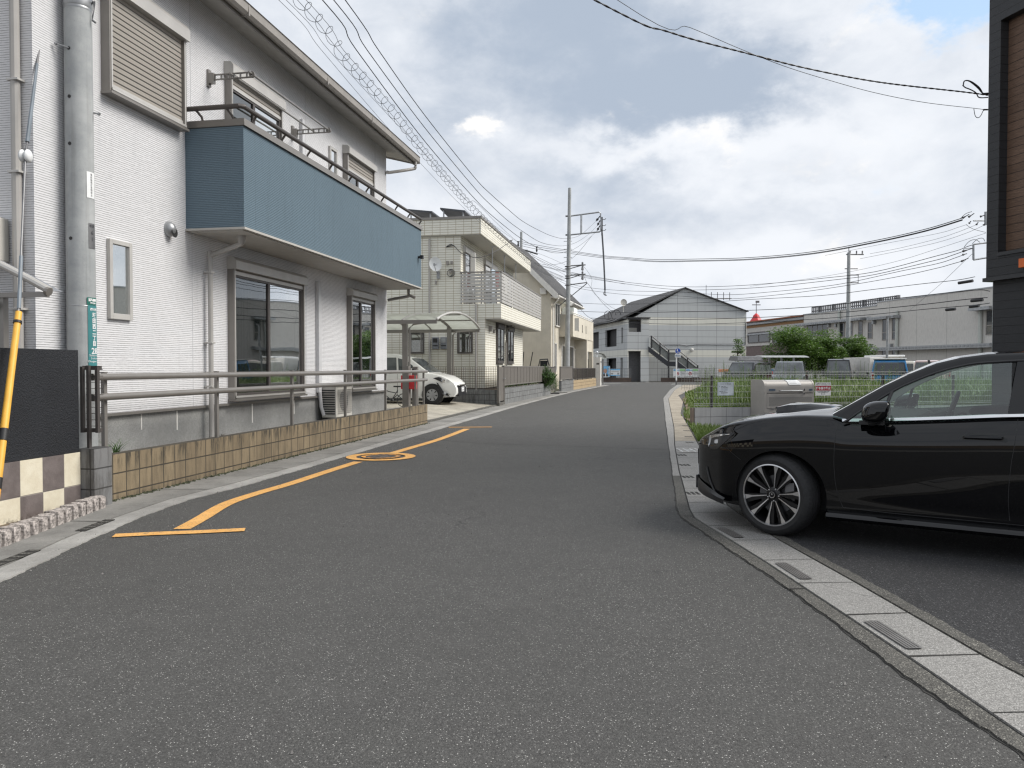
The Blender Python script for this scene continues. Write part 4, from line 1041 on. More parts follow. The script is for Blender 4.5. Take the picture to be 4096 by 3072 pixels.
ha = lambda px, py, a, th=TH: (lambda r: (r[0], r[2]))(hit(px, py, th, 'a', a))
def downp(t, px, y0, y1, a, r=.04):
 b, zt = ha(px, y0, a); _, zb = ha(px, y1, a); m_ = MB(); m_.tube([(b, a - .06, zb), (b, a - .06, zt)], r, 8); t.part('downpipe', m_, MT['pvc'], smooth=True)
downp(h2, 1719.5, 957, 1560, A2); downp(h2, 1906, 1216, 1560, A2)
def cwin(t, x0, y0, x1, y1, a, name='window', lab=None):
 b0, zt = ha(x0, y0, a); b1, zb = ha(x1, y1, a)
 m_ = MB(); s_ = .055
 m_.box(b0, b0 + s_, a - .06, a, zb, zt); m_.box(b1 - s_, b1, a - .06, a, zb, zt); m_.box(b0 + s_, b1 - s_, a - .06, a, zb, zb + s_); m_.box(b0 + s_, b1 - s_, a - .06, a, zt - s_, zt)
 w_ = t.part(name, m_, MT['alu_d'], label=lab)
 m_ = MB(); m_.box(b0 + s_, b0 + s_ + .03, a - .05, a - .02, zb + s_, zt - s_); m_.box(b1 - s_ - .08, b1 - s_ - .04, a - .05, a - .02, zb + s_, zt - s_); t.part('sash', m_, MT['alu'], w_)
 m_ = MB(); m_.box(b0 + s_, b1 - s_, a - .018, a - .014, zb + s_, zt - s_); t.part('pane', m_, MT['glass'], w_)
 m_ = MB(); m_.box(b0 + s_, b1 - s_, a - .008, a - .003, zb + s_, zt - s_); t.part('blind', m_, MT['curt_d'], w_)
cwin(h2, 1637, 1321, 1697, 1414, A2, lab='window left of the electricity meters'); cwin(h2, 1830, 1321, 1891, 1414, A2, lab='window right of the electricity meters')
win(h2, 30.0, 31.35, 1.62, 2.95, -6.17, cas=.06, box=.22, name='window', frame='alu_d', dl=None, dr='curt_l', st=.05)
win(h2, 32.2, 33.55, 1.62, 2.95, -6.17, cas=.06, box=.22, name='window', frame='alu_d', dl=None, dr='curt_l', st=.05)
win(h2, 28.45, 30.1, 3.80, 5.75, -7.11, cas=.06, box=.25, name='balcony_door', frame='alu', dl=None, dr='curt_l')
win(h2, 32.0, 34.4, 3.80, 5.75, -7.11, cas=.06, box=.25, name='balcony_door', frame='alu', dl=None, dr=None)
win(h2, 36.2, 38.2, 3.80, 5.75, -7.11, cas=.06, box=.25, name='balcony_door', frame='alu', dl=None, dr=None)
pipe(h2, cr([(-5.9, 31.9, 3.18), (-5.9, 31.9, 3.0), (-6.1, 31.8, 2.85), (-6.1, 31.8, .8)], 4), .04, mat='alu')
m = MB(); m.box(-6.17, -6.05, 28.6, 28.78, 2.75, 2.95); m.box(-6.17, -6.10, 29.4, 29.46, 2.72, 2.85); h2.part('vent_box', m, MT['fascia'])
# meters
for px, lab in ((1744, 'meter box with a black dial window'), (1777, 'meter box with a plain window')):
 b, z = ha(px, 1373, A2); m = MB(); m.box(b - .125, b + .125, A2 - .11, A2, z - .22, z + .22)
 mm = h2.part('meter_box', m, plain('grey_meter_plastic', (.19, .20, .22), .5), label=lab, bevel=.02)
 m = MB(); m.box(b - .085, b + .085, A2 - .118, A2 - .112, z + .02, z + .18); h2.part('meter_window', m, MT['black'] if px == 1744 else MT['galv'], mm)
 m = MB(); m.box(b - .10, b + .10, A2 - .118, A2 - .112, z - .11, z - .07); h2.part('meter_slot', m, MT['blackp'], mm)
# dish
b, z = ha(1742, 1056, A2 - .4); dc = (b, A2 - .4, z)
m = MB(); rows = []
for i in range(7):
 r = .255 * i / 6; rows.append([(dc[0] + r * cos(t_) * .90 + r * sin(t_) * -.08, dc[1] + .05 - .05 + (r * r) * -.9 + .05 + .10 * (r * cos(t_)), dc[2] + r * sin(t_) * 1.05) for t_ in [2 * pi * k / 28 for k in range(28)]])
m.grid(rows, close=True); dsh = h2.part('satellite_dish', m, MT['white'], smooth=True)
m = MB(); m.tube([(dc[0], A2 - .36, z), (dc[0] - .02, A2 - .2, z - .25), (dc[0] - .02, A2, z - .3)], .02, 8); m.box(dc[0] - .05, dc[0] + .06, A2 - .07, A2, z - .5, z - .22); m.tube([(dc[0] + .02, A2 - .45, z - .25), (dc[0] + .06, A2 - .75, z - .08)], .012, 6); m.box(dc[0] + .03, dc[0] + .09, A2 - .80, A2 - .72, z - .12, z - .03)
h2.part('dish_arm', m, MT['galv'], dsh)
m = MB()
for px, py, w_, h_ in ((1791, 1052, .10, .14), (1808, 1051, .09, .11), (1745, 1131, .06, .14), (1803, 1088, .07, .1)):
 b, z = ha(px, py, A2); m.box(b - w_ / 2, b + w_ / 2, A2 - .07, A2, z - h_ / 2, z + h_ / 2)
h2.part('junction_box', m, MT['fascia'], bevel=.008)
m = MB(); b, z = ha(1800, 1093, A2)
for k in range(4): m.tube([(b + (.10 + .015 * k) * cos(t_) + .02 * k, A2 - .05 - .01 * k, z + (.11 + .01 * k) * sin(t_)) for t_ in [2 * pi * j / 16 for j in range(17)]], .008, 5)
b2, z2 = ha(1795, 984, A2)
for k in range(3): m.tube(cr([(b2 - .1, A2 - .05, z2 - .05), (b2 + .1 + .05 * k, A2 - .08, z2 + .05 - .03 * k), (b2 + .28, A2 - .1, z2 - .06)], 5), .012, 5)
m.tube(cr([(b2 + .28, A2 - .1, z2 - .06), (-7.0, A2 - .1, 5.05 + .55), (-6.4, A2 - .1, 5.45), (-5.9, A2 + .5, 5.75), (-5.4, A2 + 1.5, 6.35)], 6), .012, 5)
h2.part('cable_coil', m, MT['wire'])
m = MB(); m.box(-6.88, -6.70, A2 + .6, A2 + .68, 4.5, 5.75); h2.part('screen_panel', m, MT['stucco_w'])
# ceiling poles + laundry
for a in (30.6, 33.2, 36.0):
 m = MB(); m.tube([(-6.45, a, 6.29), (-6.45, a, 5.35)], .02, 6); m.lathe([(.12, 6.285), (.02, 6.25)], (-6.45, a, 0), 'z', 10); h2.part('laundry_hanger', m, MT['galv'])
solo('laundry_pole', 'laundry pole hung under the flat roof of the cream tiled house', 'laundry pole', (lambda m_: m_.tube([(-6.45, 30.2, 5.36), (-6.45, 36.6, 5.36)], .018, 6))(MB()), MT['steel'], (-6.45, 30.2, 5.36), TH)
for i, (a, w_, h_, c_, nm, lb) in enumerate([(30.75, .5, 1.1, (.62, .70, .80), 'towel', 'pale blue towel hanging on the cream house balcony'), (31.6, .45, .7, (.35, .08, .08), 'shirt', 'dark red shirt hanging between white laundry'), (32.3, .5, .6, (.55, .57, .6), 'shirt', 'grey shirt hanging on the balcony pole'), (33.6, .9, .75, (.75, .74, .70), 'sheet', 'cream sheet thrown over the far end of the pole')]):
 m = MB(); rows = []
 for zz_ in (5.37, 5.37 - h_ * .5, 5.37 - h_):
  rows.append([(-6.45 + .05 * sin(k * 1.7 + zz_ * 3), a - w_ / 2 + w_ * k / 10, zz_) for k in range(11)])
 m.grid(rows); solo(nm, lb, 'laundry', m, plain('laundry_cloth_%d' % i, c_, .9), (-6.45, a, 5.37 - h_), TH, smooth=True)
# solar panels on the roof
for i, (x0, x1, yb, yt) in enumerate([(1645, 1755, 877, 852), (1774, 1885, 874, 847)]):
 t_ = T('solar_panel', ['left solar panel tilted on the cream house roof', 'right solar panel tilted on the cream house roof'][i], 'solar panel', (0, A2, 6.9), TH, 'solar panels on the flat roof')
 b0, zt = ha(x0, yt, A2 + 1.5); b1, zb = ha(x1 - 12, yb, A2 + 1.5)
 m = MB(); m.add([(b0, A2 + 1.0, zt + .06), (b1, A2 + 1.0, zb + .22), (b1 + .1, A2 + 3.0, zb + .12), (b0, A2 + 3.0, zt - .08), (b0, A2 + 1.0, zt + .0), (b1, A2 + 1.0, zb + .16), (b1 + .1, A2 + 3.0, zb + .06), (b0, A2 + 3.0, zt - .14)], [(0, 1, 2, 3), (4, 5, 6, 7), (0, 1, 5, 4), (1, 2, 6, 5), (2, 3, 7, 6), (3, 0, 4, 7)])
 t_.part('panel', m, plain('solar_cell_frame', (.05, .055, .065), .35))
 m = MB(); m.tube([(b0 + .12, A2 + 1.1, 6.9), (b0 + .12, A2 + 1.1, zt)], .03, 6); m.tube([(b1 - .1, A2 + 1.1, 6.9), (b1 - .1, A2 + 1.1, zb + .2)], .03, 6); t_.part('support', m, MT['galv'])
# carport ---------------------------------------------------------------
cp = T('carport', 'taupe carport with an arched translucent roof over the white car', 'carport', (-7.3, 24.2, .1), TH)
def arch(a):                                       # roof height over the span
 u_ = (a - 21.6) / 5.6; return 2.77 + .36 * (1 - (2 * u_ - 1) ** 2) ** .9 if 0 < u_ < 1 else 2.77
aa = [21.6 + 5.6 * k / 16 for k in range(17)]
m = MB(); m.grid([[(b, a, arch(a)) for a in aa] for b in (-6.2, -9, -12)]); cp.part('roof_sheet', m, MT['polyc'], smooth=True)
for b in (-6.2, -12.0):
 m = MB(); m.tube([(b, a, arch(a) + .01) for a in aa], .035, 8); cp.part('end_rafter', m, MT['alu_l'], smooth=True)
for b in (-7.25, -8.0, -8.9, -9.8, -10.7):
 m = MB(); m.tube([(b, a, arch(a) - .03) for a in aa], .022 if b != -7.25 else .05, 6); cp.part('rafter', m, MT['alu'])
for a in (21.62, 22.9, 24.4, 25.9, 27.18):
 m = MB(); z = arch(a); m.box(-12, -6.2, a - .03, a + .03, z - (.12 if a in (21.62, 27.18) else .05), z - .01); cp.part('purlin', m, MT['alu'])
for a in (21.9, 26.9):
 m = MB(); m.box(-7.33, -7.19, a - .07, a + .07, .1, arch(a) - .03); pp = cp.part('post', m, MT['alu'])
 m = MB(); m.tube([(-7.12, a - .02, .2), (-7.12, a - .02, 2.55), (-7.0, a, 2.66), (-6.3, a, 2.74)], .03, 6); cp.part('drain_pipe', m, MT['alu'], pp)
# mailbox pillar
b0 = -6.2
mbx = T('mailbox_pillar', 'taupe entrance pillar with a red mailbox behind the railing end', 'mailbox', (b0, 18.8, .05), TH)
m = MB(); m.box(b0 - .08, b0 + .08, 18.72, 18.9, .05, 1.42); m.box(b0 + .10, b0 + .24, 18.95, 19.05, .05, 1.40); mbx.part('pillar', m, MT['alu'])
m = MB(); m.box(b0 - .13, b0 - .081, 18.74, 19.05, .83, 1.18); m.box(b0 + .081, b0 + .23, 18.74, 19.05, .83, 1.18); mbx.part('mailbox', m, MT['red'], bevel=.01)
m = MB(); m.box(b0 + .10, b0 + .20, 18.93, 18.945, 1.24, 1.34); mbx.part('intercom', m, MT['black'])
# bicycle
bk = T('bicycle', 'small dark bicycle parked beside the white car', 'bicycle', (-8.0, 22.5, .17), TH)
wc = [(-7.52, 22.5, .38), (-8.35, 22.5, .38)]
for c in wc:
 m = MB(); m.lathe([(.195, -.018), (.21, 0), (.195, .018), (.185, 0), (.195, -.018)], c, 'y', 28); w_ = bk.part('wheel', m, MT['black'])
 m = MB()
 for k in range(12): m.tube([c, (c[0] + .19 * cos(k * pi / 6), c[1], c[2] + .19 * sin(k * pi / 6))], .0025, 4)
 bk.part('spokes', m, MT['galv'], w_)
m = MB()
for a_, b_ in [((-7.52, .38), (-7.72, .55)), ((-7.52, .38), (-7.9, .36)), ((-7.72, .55), (-7.9, .36)), ((-7.70, .68), (-7.92, .34)), ((-7.74, .60), (-8.2, .68)), ((-7.9, .36), (-8.18, .62)), ((-8.2, .8), (-8.35, .38))]:
 m.tube([(a_[0], 22.5, a_[1]), (b_[0], 22.5, b_[1])], .014, 6)
bk.part('frame', m, MT['cp_dark'])
m = MB(); m.box(-7.82, -7.60, 22.44, 22.56, .78, .82); m.tube([(-7.71, 22.5, .6), (-7.71, 22.5, .79)], .013, 6); bk.part('saddle', m, MT['black'], bevel=.015)
m = MB(); m.tube([(-8.2, 22.25, .95), (-8.22, 22.5, .9), (-8.2, 22.75, .95)], .012, 6); m.tube([(-8.2, 22.5, .8), (-8.22, 22.5, .92)], .012, 6); bk.part('handlebar', m, MT['black'])
m = MB(); m.lathe([(.07, -.01), (.075, 0), (.07, .01)], (-7.9, 22.47, .36), 'y', 16); bk.part('chainring', m, MT['galv_d'])
# block walls, mesh fence and street fences (polyline measured on the ground)
solo('block_wall', 'grey block wall with a wire mesh fence behind the white car', 'wall', (lambda m_: m_.box(-13, -5.45, 27.1, 27.22, 0, .575))(MB()), MT['cmu_g'], (-5.6, 27.1, 0), TH)
mf = T('mesh_fence', 'brown wire mesh fence on the grey block wall behind the white car', 'fence', (-8, 27.16, .575), TH)
m = MB()
k = -13.0
while k < -5.5: m.box(k - .004, k + .004, 27.155, 27.163, .6, 1.40); k += .085
for j in range(10): m.box(-13, -5.5, 27.148, 27.155, .62 + j * .086, .628 + j * .086)
mf.part('mesh', m, plain('rusty_brown_mesh', (.10, .06, .04), .7))
for b in (-12, -10, -8, -5.52):
 m = MB(); m.box(b - .02, b + .02, 27.17, 27.21, .575, 1.42); mf.part('post', m, MT['alu_d'])
def seg(p, q):
 th = degrees(atan2(q[0] - p[0], q[1] - p[1])); b, a0 = w2f(p[0], p[1], th); _, a1 = w2f(q[0], q[1], th); return th, b, a0, a1
P0, P1, P2, P3, P4_ = G(1996, 1625), G(2018, 1618), G(2202, 1579), G(2294, 1560), G(2385, 1543.6)
th, b, a0, a1 = seg(P0, P1)
wg = T('garden_gate', 'narrow taupe metal gate at the corner of the cream house wall', 'gate', (b, a0, 0), th)
m = MB(); m.box(b - .06, b + .02, a0 - .02, a1, .0, .11); wg.part('step', m, MT['conc_d'])
for a in (a0 - .02, a1 - .06):
 m = MB(); m.box(b - .07, b, a, a + .10, .1, 1.46); wg.part('post', m, MT['panel'])
m = MB(); m.box(b - .05, b - .02, a0 + .09, a1 - .07, .16, 1.40); lf = wg.part('leaf', m, MT['panel'])
m = MB(); m.tube([(b - .02, a1 - .15, .98), (b + .05, a1 - .15, .98), (b + .05, a1 - .32, .98)], .015, 6); wg.part('handle', m, MT['galv'], lf)
th, b, a0, a1 = seg(P1, P2); a0 += .05
solo('block_wall', 'stained grey block wall under the long taupe street fence', 'wall', (lambda m_: m_.box(b - .14, b, a0, a1, -.02, .61))(MB()), MT['cmu_g'], (b, a0, 0), th)
pf = T('panel_fence', 'long taupe sheet panel fence in front of the cream tiled house', 'fence', (b - .07, a0, .61), th)
n = 4; L_ = (a1 - a0 - .1) / n
for k in range(n):
 s0 = a0 + k * L_
 m = MB(); m.box(b - .085, b - .06, s0 + .03, s0 + L_ - .03, .74, 1.40); pn = pf.part('panel', m, MT['panel'])
 m = MB();
 for j in range(1, 4): m.box(b - .06, b - .055, s0 + L_ * j / 4 - .008, s0 + L_ * j / 4 + .008, .75, 1.39)
 pf.part('panel_rib', m, MT['alu_d'], pn)
 m = MB(); m.box(b - .11, b - .05, s0, s0 + L_, 1.40, 1.44); m.box(b - .10, b - .05, s0, s0 + L_, .70, .74); pf.part('rail', m, MT['alu'])
 m = MB(); m.box(b - .12, b - .07, s0 - .025, s0 + .025, .61, 1.42); pf.part('post', m, MT['alu_d'])
# small weeds under the panels
# gap with sliding gate
th, b2, c0, c1 = seg(P2, P3)
sg = T('driveway_gate', 'closed dark taupe sheet gate between the two street fences', 'gate', (b2, c0, 0), th)
m = MB(); m.box(b2 - .30, b2 - .26, c0 - .0, c0 + 3.1, .12, 1.36); sg.part('leaf', m, MT['panel'])
m = MB(); m.box(b2 - .31, b2 - .25, c0, c0 + 3.1, 1.36, 1.42); m.box(b2 - .31, b2 - .25, c0 + 3.05, c0 + 3.15, .05, 1.45); m.box(b2 - .31, b2 - .25, c0, c0 + 3.1, .22, .26); sg.part('frame', m, MT['alu_d'])
w0 = c0 + 3.6
solo('block_wall', 'short grey block wall at the foot of the far utility pole', 'wall', (lambda m_: m_.box(b2 - .14, b2, w0, c1, -.02, .64))(MB()), MT['cmu_g'], (b2, w0, 0), th)
pf2 = T('panel_fence', 'short taupe panel fence in front of the far utility pole', 'fence', (b2 - .07, w0, .64), th)
m = MB(); m.box(b2 - .085, b2 - .06, w0 + .05, c1 - .05, .74, 1.40); pf2.part('panel', m, MT['panel'])
m = MB(); m.box(b2 - .10, b2 - .04, w0, c1, 1.40, 1.44); m.box(b2 - .10, b2 - .04, w0, c1, .70, .74); pf2.part('rail', m, MT['alu'])
for a in (w0 + .05, c1 - .05):
 m = MB(); m.box(b2 - .12, b2 - .07, a - .03, a + .03, .64, 1.44); pf2.part('post', m, MT['alu_d'])
th, b3, d0, d1 = seg(P3, P4_)
solo('block_wall', 'low tan block wall in front of the plain cream house', 'wall', (lambda m_: m_.box(b3 - .14, b3, d0, d1, -.02, .58))(MB()), MT['cmu_t'], (b3, d0, 0), th)
bf = T('bar_fence', 'see-through dark bar fence on the far tan wall', 'fence', (b3 - .07, d0, .58), th)
m = MB(); k = d0
while k < d1: m.box(b3 - .075, b3 - .065, k, k + .022, .66, 1.30); k += .10
bf.part('bars', m, MT['alu_d'])
m = MB(); m.box(b3 - .09, b3 - .05, d0, d1, 1.30, 1.345); m.box(b3 - .09, b3 - .05, d0, d1, .64, .67); bf.part('rail', m, MT['alu_d'])
for k in range(6):
 a = d0 + .05 + (d1 - d0 - .1) * k / 5; m = MB(); m.box(b3 - .11, b3 - .06, a - .025, a + .025, .58, 1.34); bf.part('post', m, MT['alu_d'])
gpz = T('gate_pillar', 'white rendered gate pillar with a globe lamp at the corner', 'pillar', (b3, d1 + .3, 0), th)
m = MB(); m.box(b3 - .25, b3 + .30, d1 + .1, d1 + .65, 0, 2.15); gpz.part('pillar', m, MT['stucco_w'])
m = MB(); m.lathe([(0, 2.35), (.08, 2.38), (.12, 2.46), (.12, 2.52), (.08, 2.60), (0, 2.63)], (b3, d1 + .35, 0), 'z', 14); m.tube([(b3, d1 + .35, 2.15), (b3, d1 + .35, 2.36)], .04, 8); gpz.part('globe_lamp', m, MT['lamp_g'], smooth=True)
m = MB(); m.box(b3 + .301, b3 + .32, d1 + .2, d1 + .55, 1.75, 1.85); m.box(b3 + .0, b3 + .2, d1 + .08, d1 + .1, 1.6, 1.72); gpz.part('name_plate', m, MT['alu_d'])
for i, (px, py) in enumerate([(2210, 1576), (2243, 1571)]):
 x, y = G(px, py); m = MB(); m.box(x - .35, x + .35, y - .3, y + .5, 0, .06); o = solo('ramp_block', ['nearer dark threshold ramp on the gutter by the gate', 'farther pale threshold ramp on the gutter by the gate'][i], 'ramp', m, MT['blackp'] if i == 0 else MT['conc_l'], (x, y, 0), 0, bevel=.02)
# HOUSE 3 (plain cream stucco, steep dark roof)
T3 = 14.0; A3 = 44.7; B3 = -8.77
h3 = T('house', 'plain cream stucco house with a steep dark roof and solid balcony', 'house', (B3, A3, 0), T3)
hb3 = lambda px, py, b: (lambda r: (r[1], r[2]))(hit(px, py, T3, 'b', b)); ha3 = lambda px, py, a: (lambda r: (r[0], r[2]))(hit(px, py, T3, 'a', a))
E3 = 5.95; A3e = A3 + 9.2
m = MB(); m.ext([(B3, 0), (B3, E3), (B3 - 3.6, E3 + 3.5), (B3 - 7.2, E3), (B3 - 7.2, 0)], 'y', A3, A3e); h3.part('wall', m, MT['stucco'])
m = MB(); m.ext([(B3 + .42, E3 - .36), (B3 + .42, E3 - .20), (B3 - 3.6, E3 + 3.75), (B3 - 7.6, E3 - .20), (B3 - 7.6, E3 - .32), (B3 - 3.6, E3 + 3.60)], 'y', A3 - .35, A3e + .4); r3 = h3.part('roof', m, MT['roof_d'])
m = MB(); m.ext([(B3 + .46, E3 - .52), (B3 + .46, E3 - .24), (B3 - 3.6, E3 + 3.71), (B3 - 3.6, E3 + 3.40), (B3 + .30, E3 - .52)], 'y', A3 - .40, A3 - .352); h3.part('barge_board', m, MT['stucco_w'], r3)
m = MB(); m.box(B3 + .02, B3 + .44, A3 - .3, A3e + .4, E3 - .46, E3 - .40); m.tube([(B3 + .50, A3 - .35, E3 - .38), (B3 + .50, A3e + .4, E3 - .38)], .06, 8); h3.part('gutter', m, MT['stucco_w'])
def vpipe3(b, a, z0, z1, r=.045):
 m_ = MB(); m_.tube([(b, a, z0), (b, a, z1)], r, 6); h3.part('downpipe', m_, MT['stucco_w'])
m = MB(); m.tube(cr([(B3 + .48, A3 - .2, E3 - .42), (B3 + .45, A3 - .2, E3 - .6), (B3 + .10, A3 + .25, E3 - .95), (B3 + .07, A3 + .3, E3 - 1.3), (B3 + .07, A3 + .3, .2)], 4), .05, 6); h3.part('downpipe', m, MT['stucco_w'])
# balcony block and ground floor porch
ab0 = hb3(2236, 1300, B3)[0]; bb = ha3(2291.8, 1300, ab0)[0]; ab1 = hb3(2373, 1300, bb)[0]
zt = ha3(2291.8, 1258, ab0)[1]; zb = ha3(2291.8, 1345.6, ab0)[1]
m = MB(); m.box(B3, bb, ab0, ab0 + .15, zb, zt); m.box(bb - .15, bb, ab0 + .15, ab1, zb, zt); m.box(B3, bb - .15, ab0 + .15, ab1, zb, zb + .15); m.box(B3, bb - .15, ab1 - .15, ab1, zb + .15, zt); bl3 = h3.part('balcony', m, MT['stucco'])
m = MB(); pa = ab0 + (ab1 - ab0) * .66
m.box(B3, bb - .02, pa, pa + .15, 0, zb); m.box(bb - .30, bb, ab1 - .35, ab1, 0, zb); m.box(bb - .28, bb - .02, pa + .15, pa + .45, 0, zb)
m.box(bb - .26, bb - .04, pa + .45, ab1 - .35, 2.5, zb)
h3.part('porch_wall', m, MT['stucco'])
m = MB(); m.tube([(B3 + .1, ab0 + .04, zt + .16), (bb - .06, ab0 + .04, zt + .16), (bb - .06, ab1 - .05, zt + .16)], .03, 6)
m.box(B3 + .02, bb + .02, ab0 - .02, ab0 + .17, zt, zt + .04); m.box(bb - .17, bb + .02, ab0 + .17, ab1, zt, zt + .04)
k = ab0 + .3
while k < ab1: m.box(bb - .08, bb - .04, k, k + .03, zt + .04, zt + .15); k += .9
h3.part('balcony_rail', m, MT['stucco_w'], bl3)
m = MB()
for f_ in (.22, .42, .60):
 a = ab0 + (ab1 - ab0) * f_; m.box(bb, bb + .03, a - .06, a - .02, zt - .95, zt - .45); m.box(bb, bb + .03, a - .02, a + .10, zt - .95, zt - .91)
h3.part('wall_ornament', m, MT['alu_d'], bl3)
def w3(a0, a1, z0, z1, nm='window', fr='stucco_w'):
 m_ = MB(); m_.box(B3, B3 + .06, a0 - .07, a0, z0 - .07, z1 + .07); m_.box(B3, B3 + .06, a1, a1 + .07, z0 - .07, z1 + .07); m_.box(B3, B3 + .06, a0, a1, z1, z1 + .07); m_.box(B3, B3 + .08, a0, a1, z0 - .07, z0); m_.box(B3 + .02, B3 + .05, (a0 + a1) / 2 - .03, (a0 + a1) / 2 + .03, z0, z1)
 w_ = h3.part(nm, m_, MT[fr]); m_ = MB(); m_.box(B3 + .005, B3 + .012, a0, a1, z0, z1); h3.part('pane', m_, MT['mirror_g'], w_)
w3(*[hb3(x, 1200, B3)[0] for x in (2219, 2236)], 3.95, 5.25); w3(*[hb3(x, 1200, B3)[0] for x in (2254, 2275)], 3.5, 5.2); w3(*[hb3(x, 1200, B3)[0] for x in (2217, 2223)], 1.2, 2.8)
w3(*[hb3(x, 1200, B3)[0] for x in (2246, 2292)], .5, 2.75, 'patio_door'); w3(*[hb3(x, 1200, B3)[0] for x in (2296, 2300)], 1.3, 2.6); w3(ab0 + 3, ab0 + 5.5, 3.5, 5.2, 'balcony_door')
b, z = ha3(2174, 1165, A3); m = MB(); m.box(b - .2, b + .2, A3 - .14, A3, z - .2, z + .2); h3.part('vent_hood', m, MT['stucco_w'], bevel=.06)
for zz_, w_ in ((3.0, .5),):
 m = MB(); m.tube(cr([(bb - .2, ab0 + .05, zb - .02), (bb - .25, ab0 + .05, zb - .2), (B3 + .3, ab0 + .3, zb - .5), (B3 + .1, ab0 + .35, zb - .8), (B3 + .1, ab0 + .35, .1)], 4), .045, 6); h3.part('downpipe', m, MT['stucco_w'])
m = MB(); m.box(B3 + .05, B3 + .8, ab0 + .8, ab0 + 2.2, zt, zt + .5); h3.part('balcony_clutter', m, MT['curt_l'])
# bird house shaped box and garden poles
x, y, z = atY(2174, 1448, 38.6)
bh = T('garden_box', 'small black roofed garden box rising above the taupe fence', 'garden box', (x, y, 0), 0)
m = MB(); m.ext([(x - .27, 1.44), (x - .20, 1.80), (x + .20, 1.83), (x + .30, 1.48), (x + .26, 1.45), (x + .17, 1.77), (x - .17, 1.75), (x - .23, 1.42)], 'y', y - .28, y + .28); bh.part('roof', m, plain('glossy_black_roof', (.03, .032, .035), .15))
m = MB(); m.box(x - .16, x + .19, y - .2, y + .2, .8, 1.72); bh.part('box', m, MT['black'])
for i, (px, tp, yy) in enumerate([(2091, 1407, 38.5), (2123, 1408, 38.5)]):
 x, y, z = atY(px + (8 if i else 4), tp, yy); m = MB(); m.tube([(x - (.35 if i else .12), y, .3), (x, y, z)], .025, 6)
 solo('garden_pole', ['left thin dark pole leaning against the cream gable', 'right thin dark pole leaning against the cream gable'][i], 'pole', m, MT['black'], (x, y, .3), 0)
# APARTMENT BLOCK (grey panels, cream bands)
TC = -9.0
YC = 77.0
haC = lambda px, py, a: (lambda r: (r[0], r[2]))(hit(px, py, TC, 'a', a))
x0_, _, _ = atY(2596, 1400, YC); bC, aC = w2f(x0_, YC, TC)
bL = bC                                             # left edge of the gable face behind the entrance tower
bR = haC(2985, 1300, aC)[0]; bApex, zApex = haC(2738, 1154, aC); zEave = haC(2985, 1247, aC)[1]
TW = 1.6                                            # tower stands in front of the gable
bT0 = haC(2510, 1300, aC - TW)[0]; bT1 = haC(2596, 1300, aC - TW)[0]
LEN = 17
ap = T('apartment_building', 'two-storey grey panel apartment block with cream bands and outside stairs', 'apartment building', (bT1, aC, 0), TC)
slope = (zApex - zEave) / (bR - bApex); bLe = bApex - (bR - bApex)
zl = 6.35
m = MB(); m.ext([(bT0 + .6, 0), (bT0 + .6, 6.05), (bApex, zApex), (bR, zEave), (bR, 0)], 'y', aC, aC + LEN); ap.part('wall', m, MT['apt'])
m = MB(); m.ext([(bT0 - .5, 6.0), (bT0 - .5, 6.2), (bApex, zApex + .12), (bR + .15, zEave + .06), (bR + .15, zEave - .02), (bApex, zApex + .02)], 'y', aC - .25, aC + LEN + .4); ra_ = ap.part('roof', m, MT['roof_d'])
# entrance tower with openings
def frame_wall(m_, u0, u1, pos0, pos1, zlo, zhi, holes_, axis='a'):
 """wall slab with rectangular holes: vertical slices"""
 cuts = sorted(set([u0, u1] + [h_[0] for h_ in holes_] + [h_[1] for h_ in holes_]))
 for i in range(len(cuts) - 1):
  a_, b_ = cuts[i], cuts[i + 1]; mid = (a_ + b_) / 2
  hs = sorted([(h_[2], h_[3]) for h_ in holes_ if h_[0] < mid < h_[1]]); z = zlo
  for (p, q) in hs + [(zhi, zhi)]:
   if p > z:
    (m_.box(a_, b_, pos0, pos1, z, p) if axis == 'a' else m_.box(pos0, pos1, a_, b_, z, p))
   z = max(z, q)
aT = aC - TW
hT = [haC(2511, 1270, aT), haC(2565, 1328, aT), haC(2511, 1404, aT), haC(2563, 1520, aT)]
m = MB(); frame_wall(m, bT0, bT1, aT, aT + .2, 0, 6.15, [(hT[0][0] + .0, hT[1][0], hT[1][1], hT[0][1]), (hT[2][0], hT[3][0], .0, hT[2][1])])
m.box(bT1 - .2, bT1, aT + .2, aC, 0, 6.15)
ap.part('entrance_tower', m, MT['apt'])
m = MB(); m.box(bT0 - .2, bT1 + .1, aT - .15, aC, 6.155, 6.27); ap.part('tower_roof', m, MT['blackp'])
m = MB(); m.box(bT0 + .1, bT1 - .3, aC - .5, aC - .4, 0, 6.0); ap.part('stair_shadow_wall', m, plain('shaded_tower_wall', (.16, .16, .165), .8))  # dark wall colour stands in for the shade inside the stairwell
m = MB(); m.box(bT1 - 1.9, bT1 - .9, aC - .56, aC - .51, 3.35, 5.3); ap.part('inner_panel', m, MT['ac'])
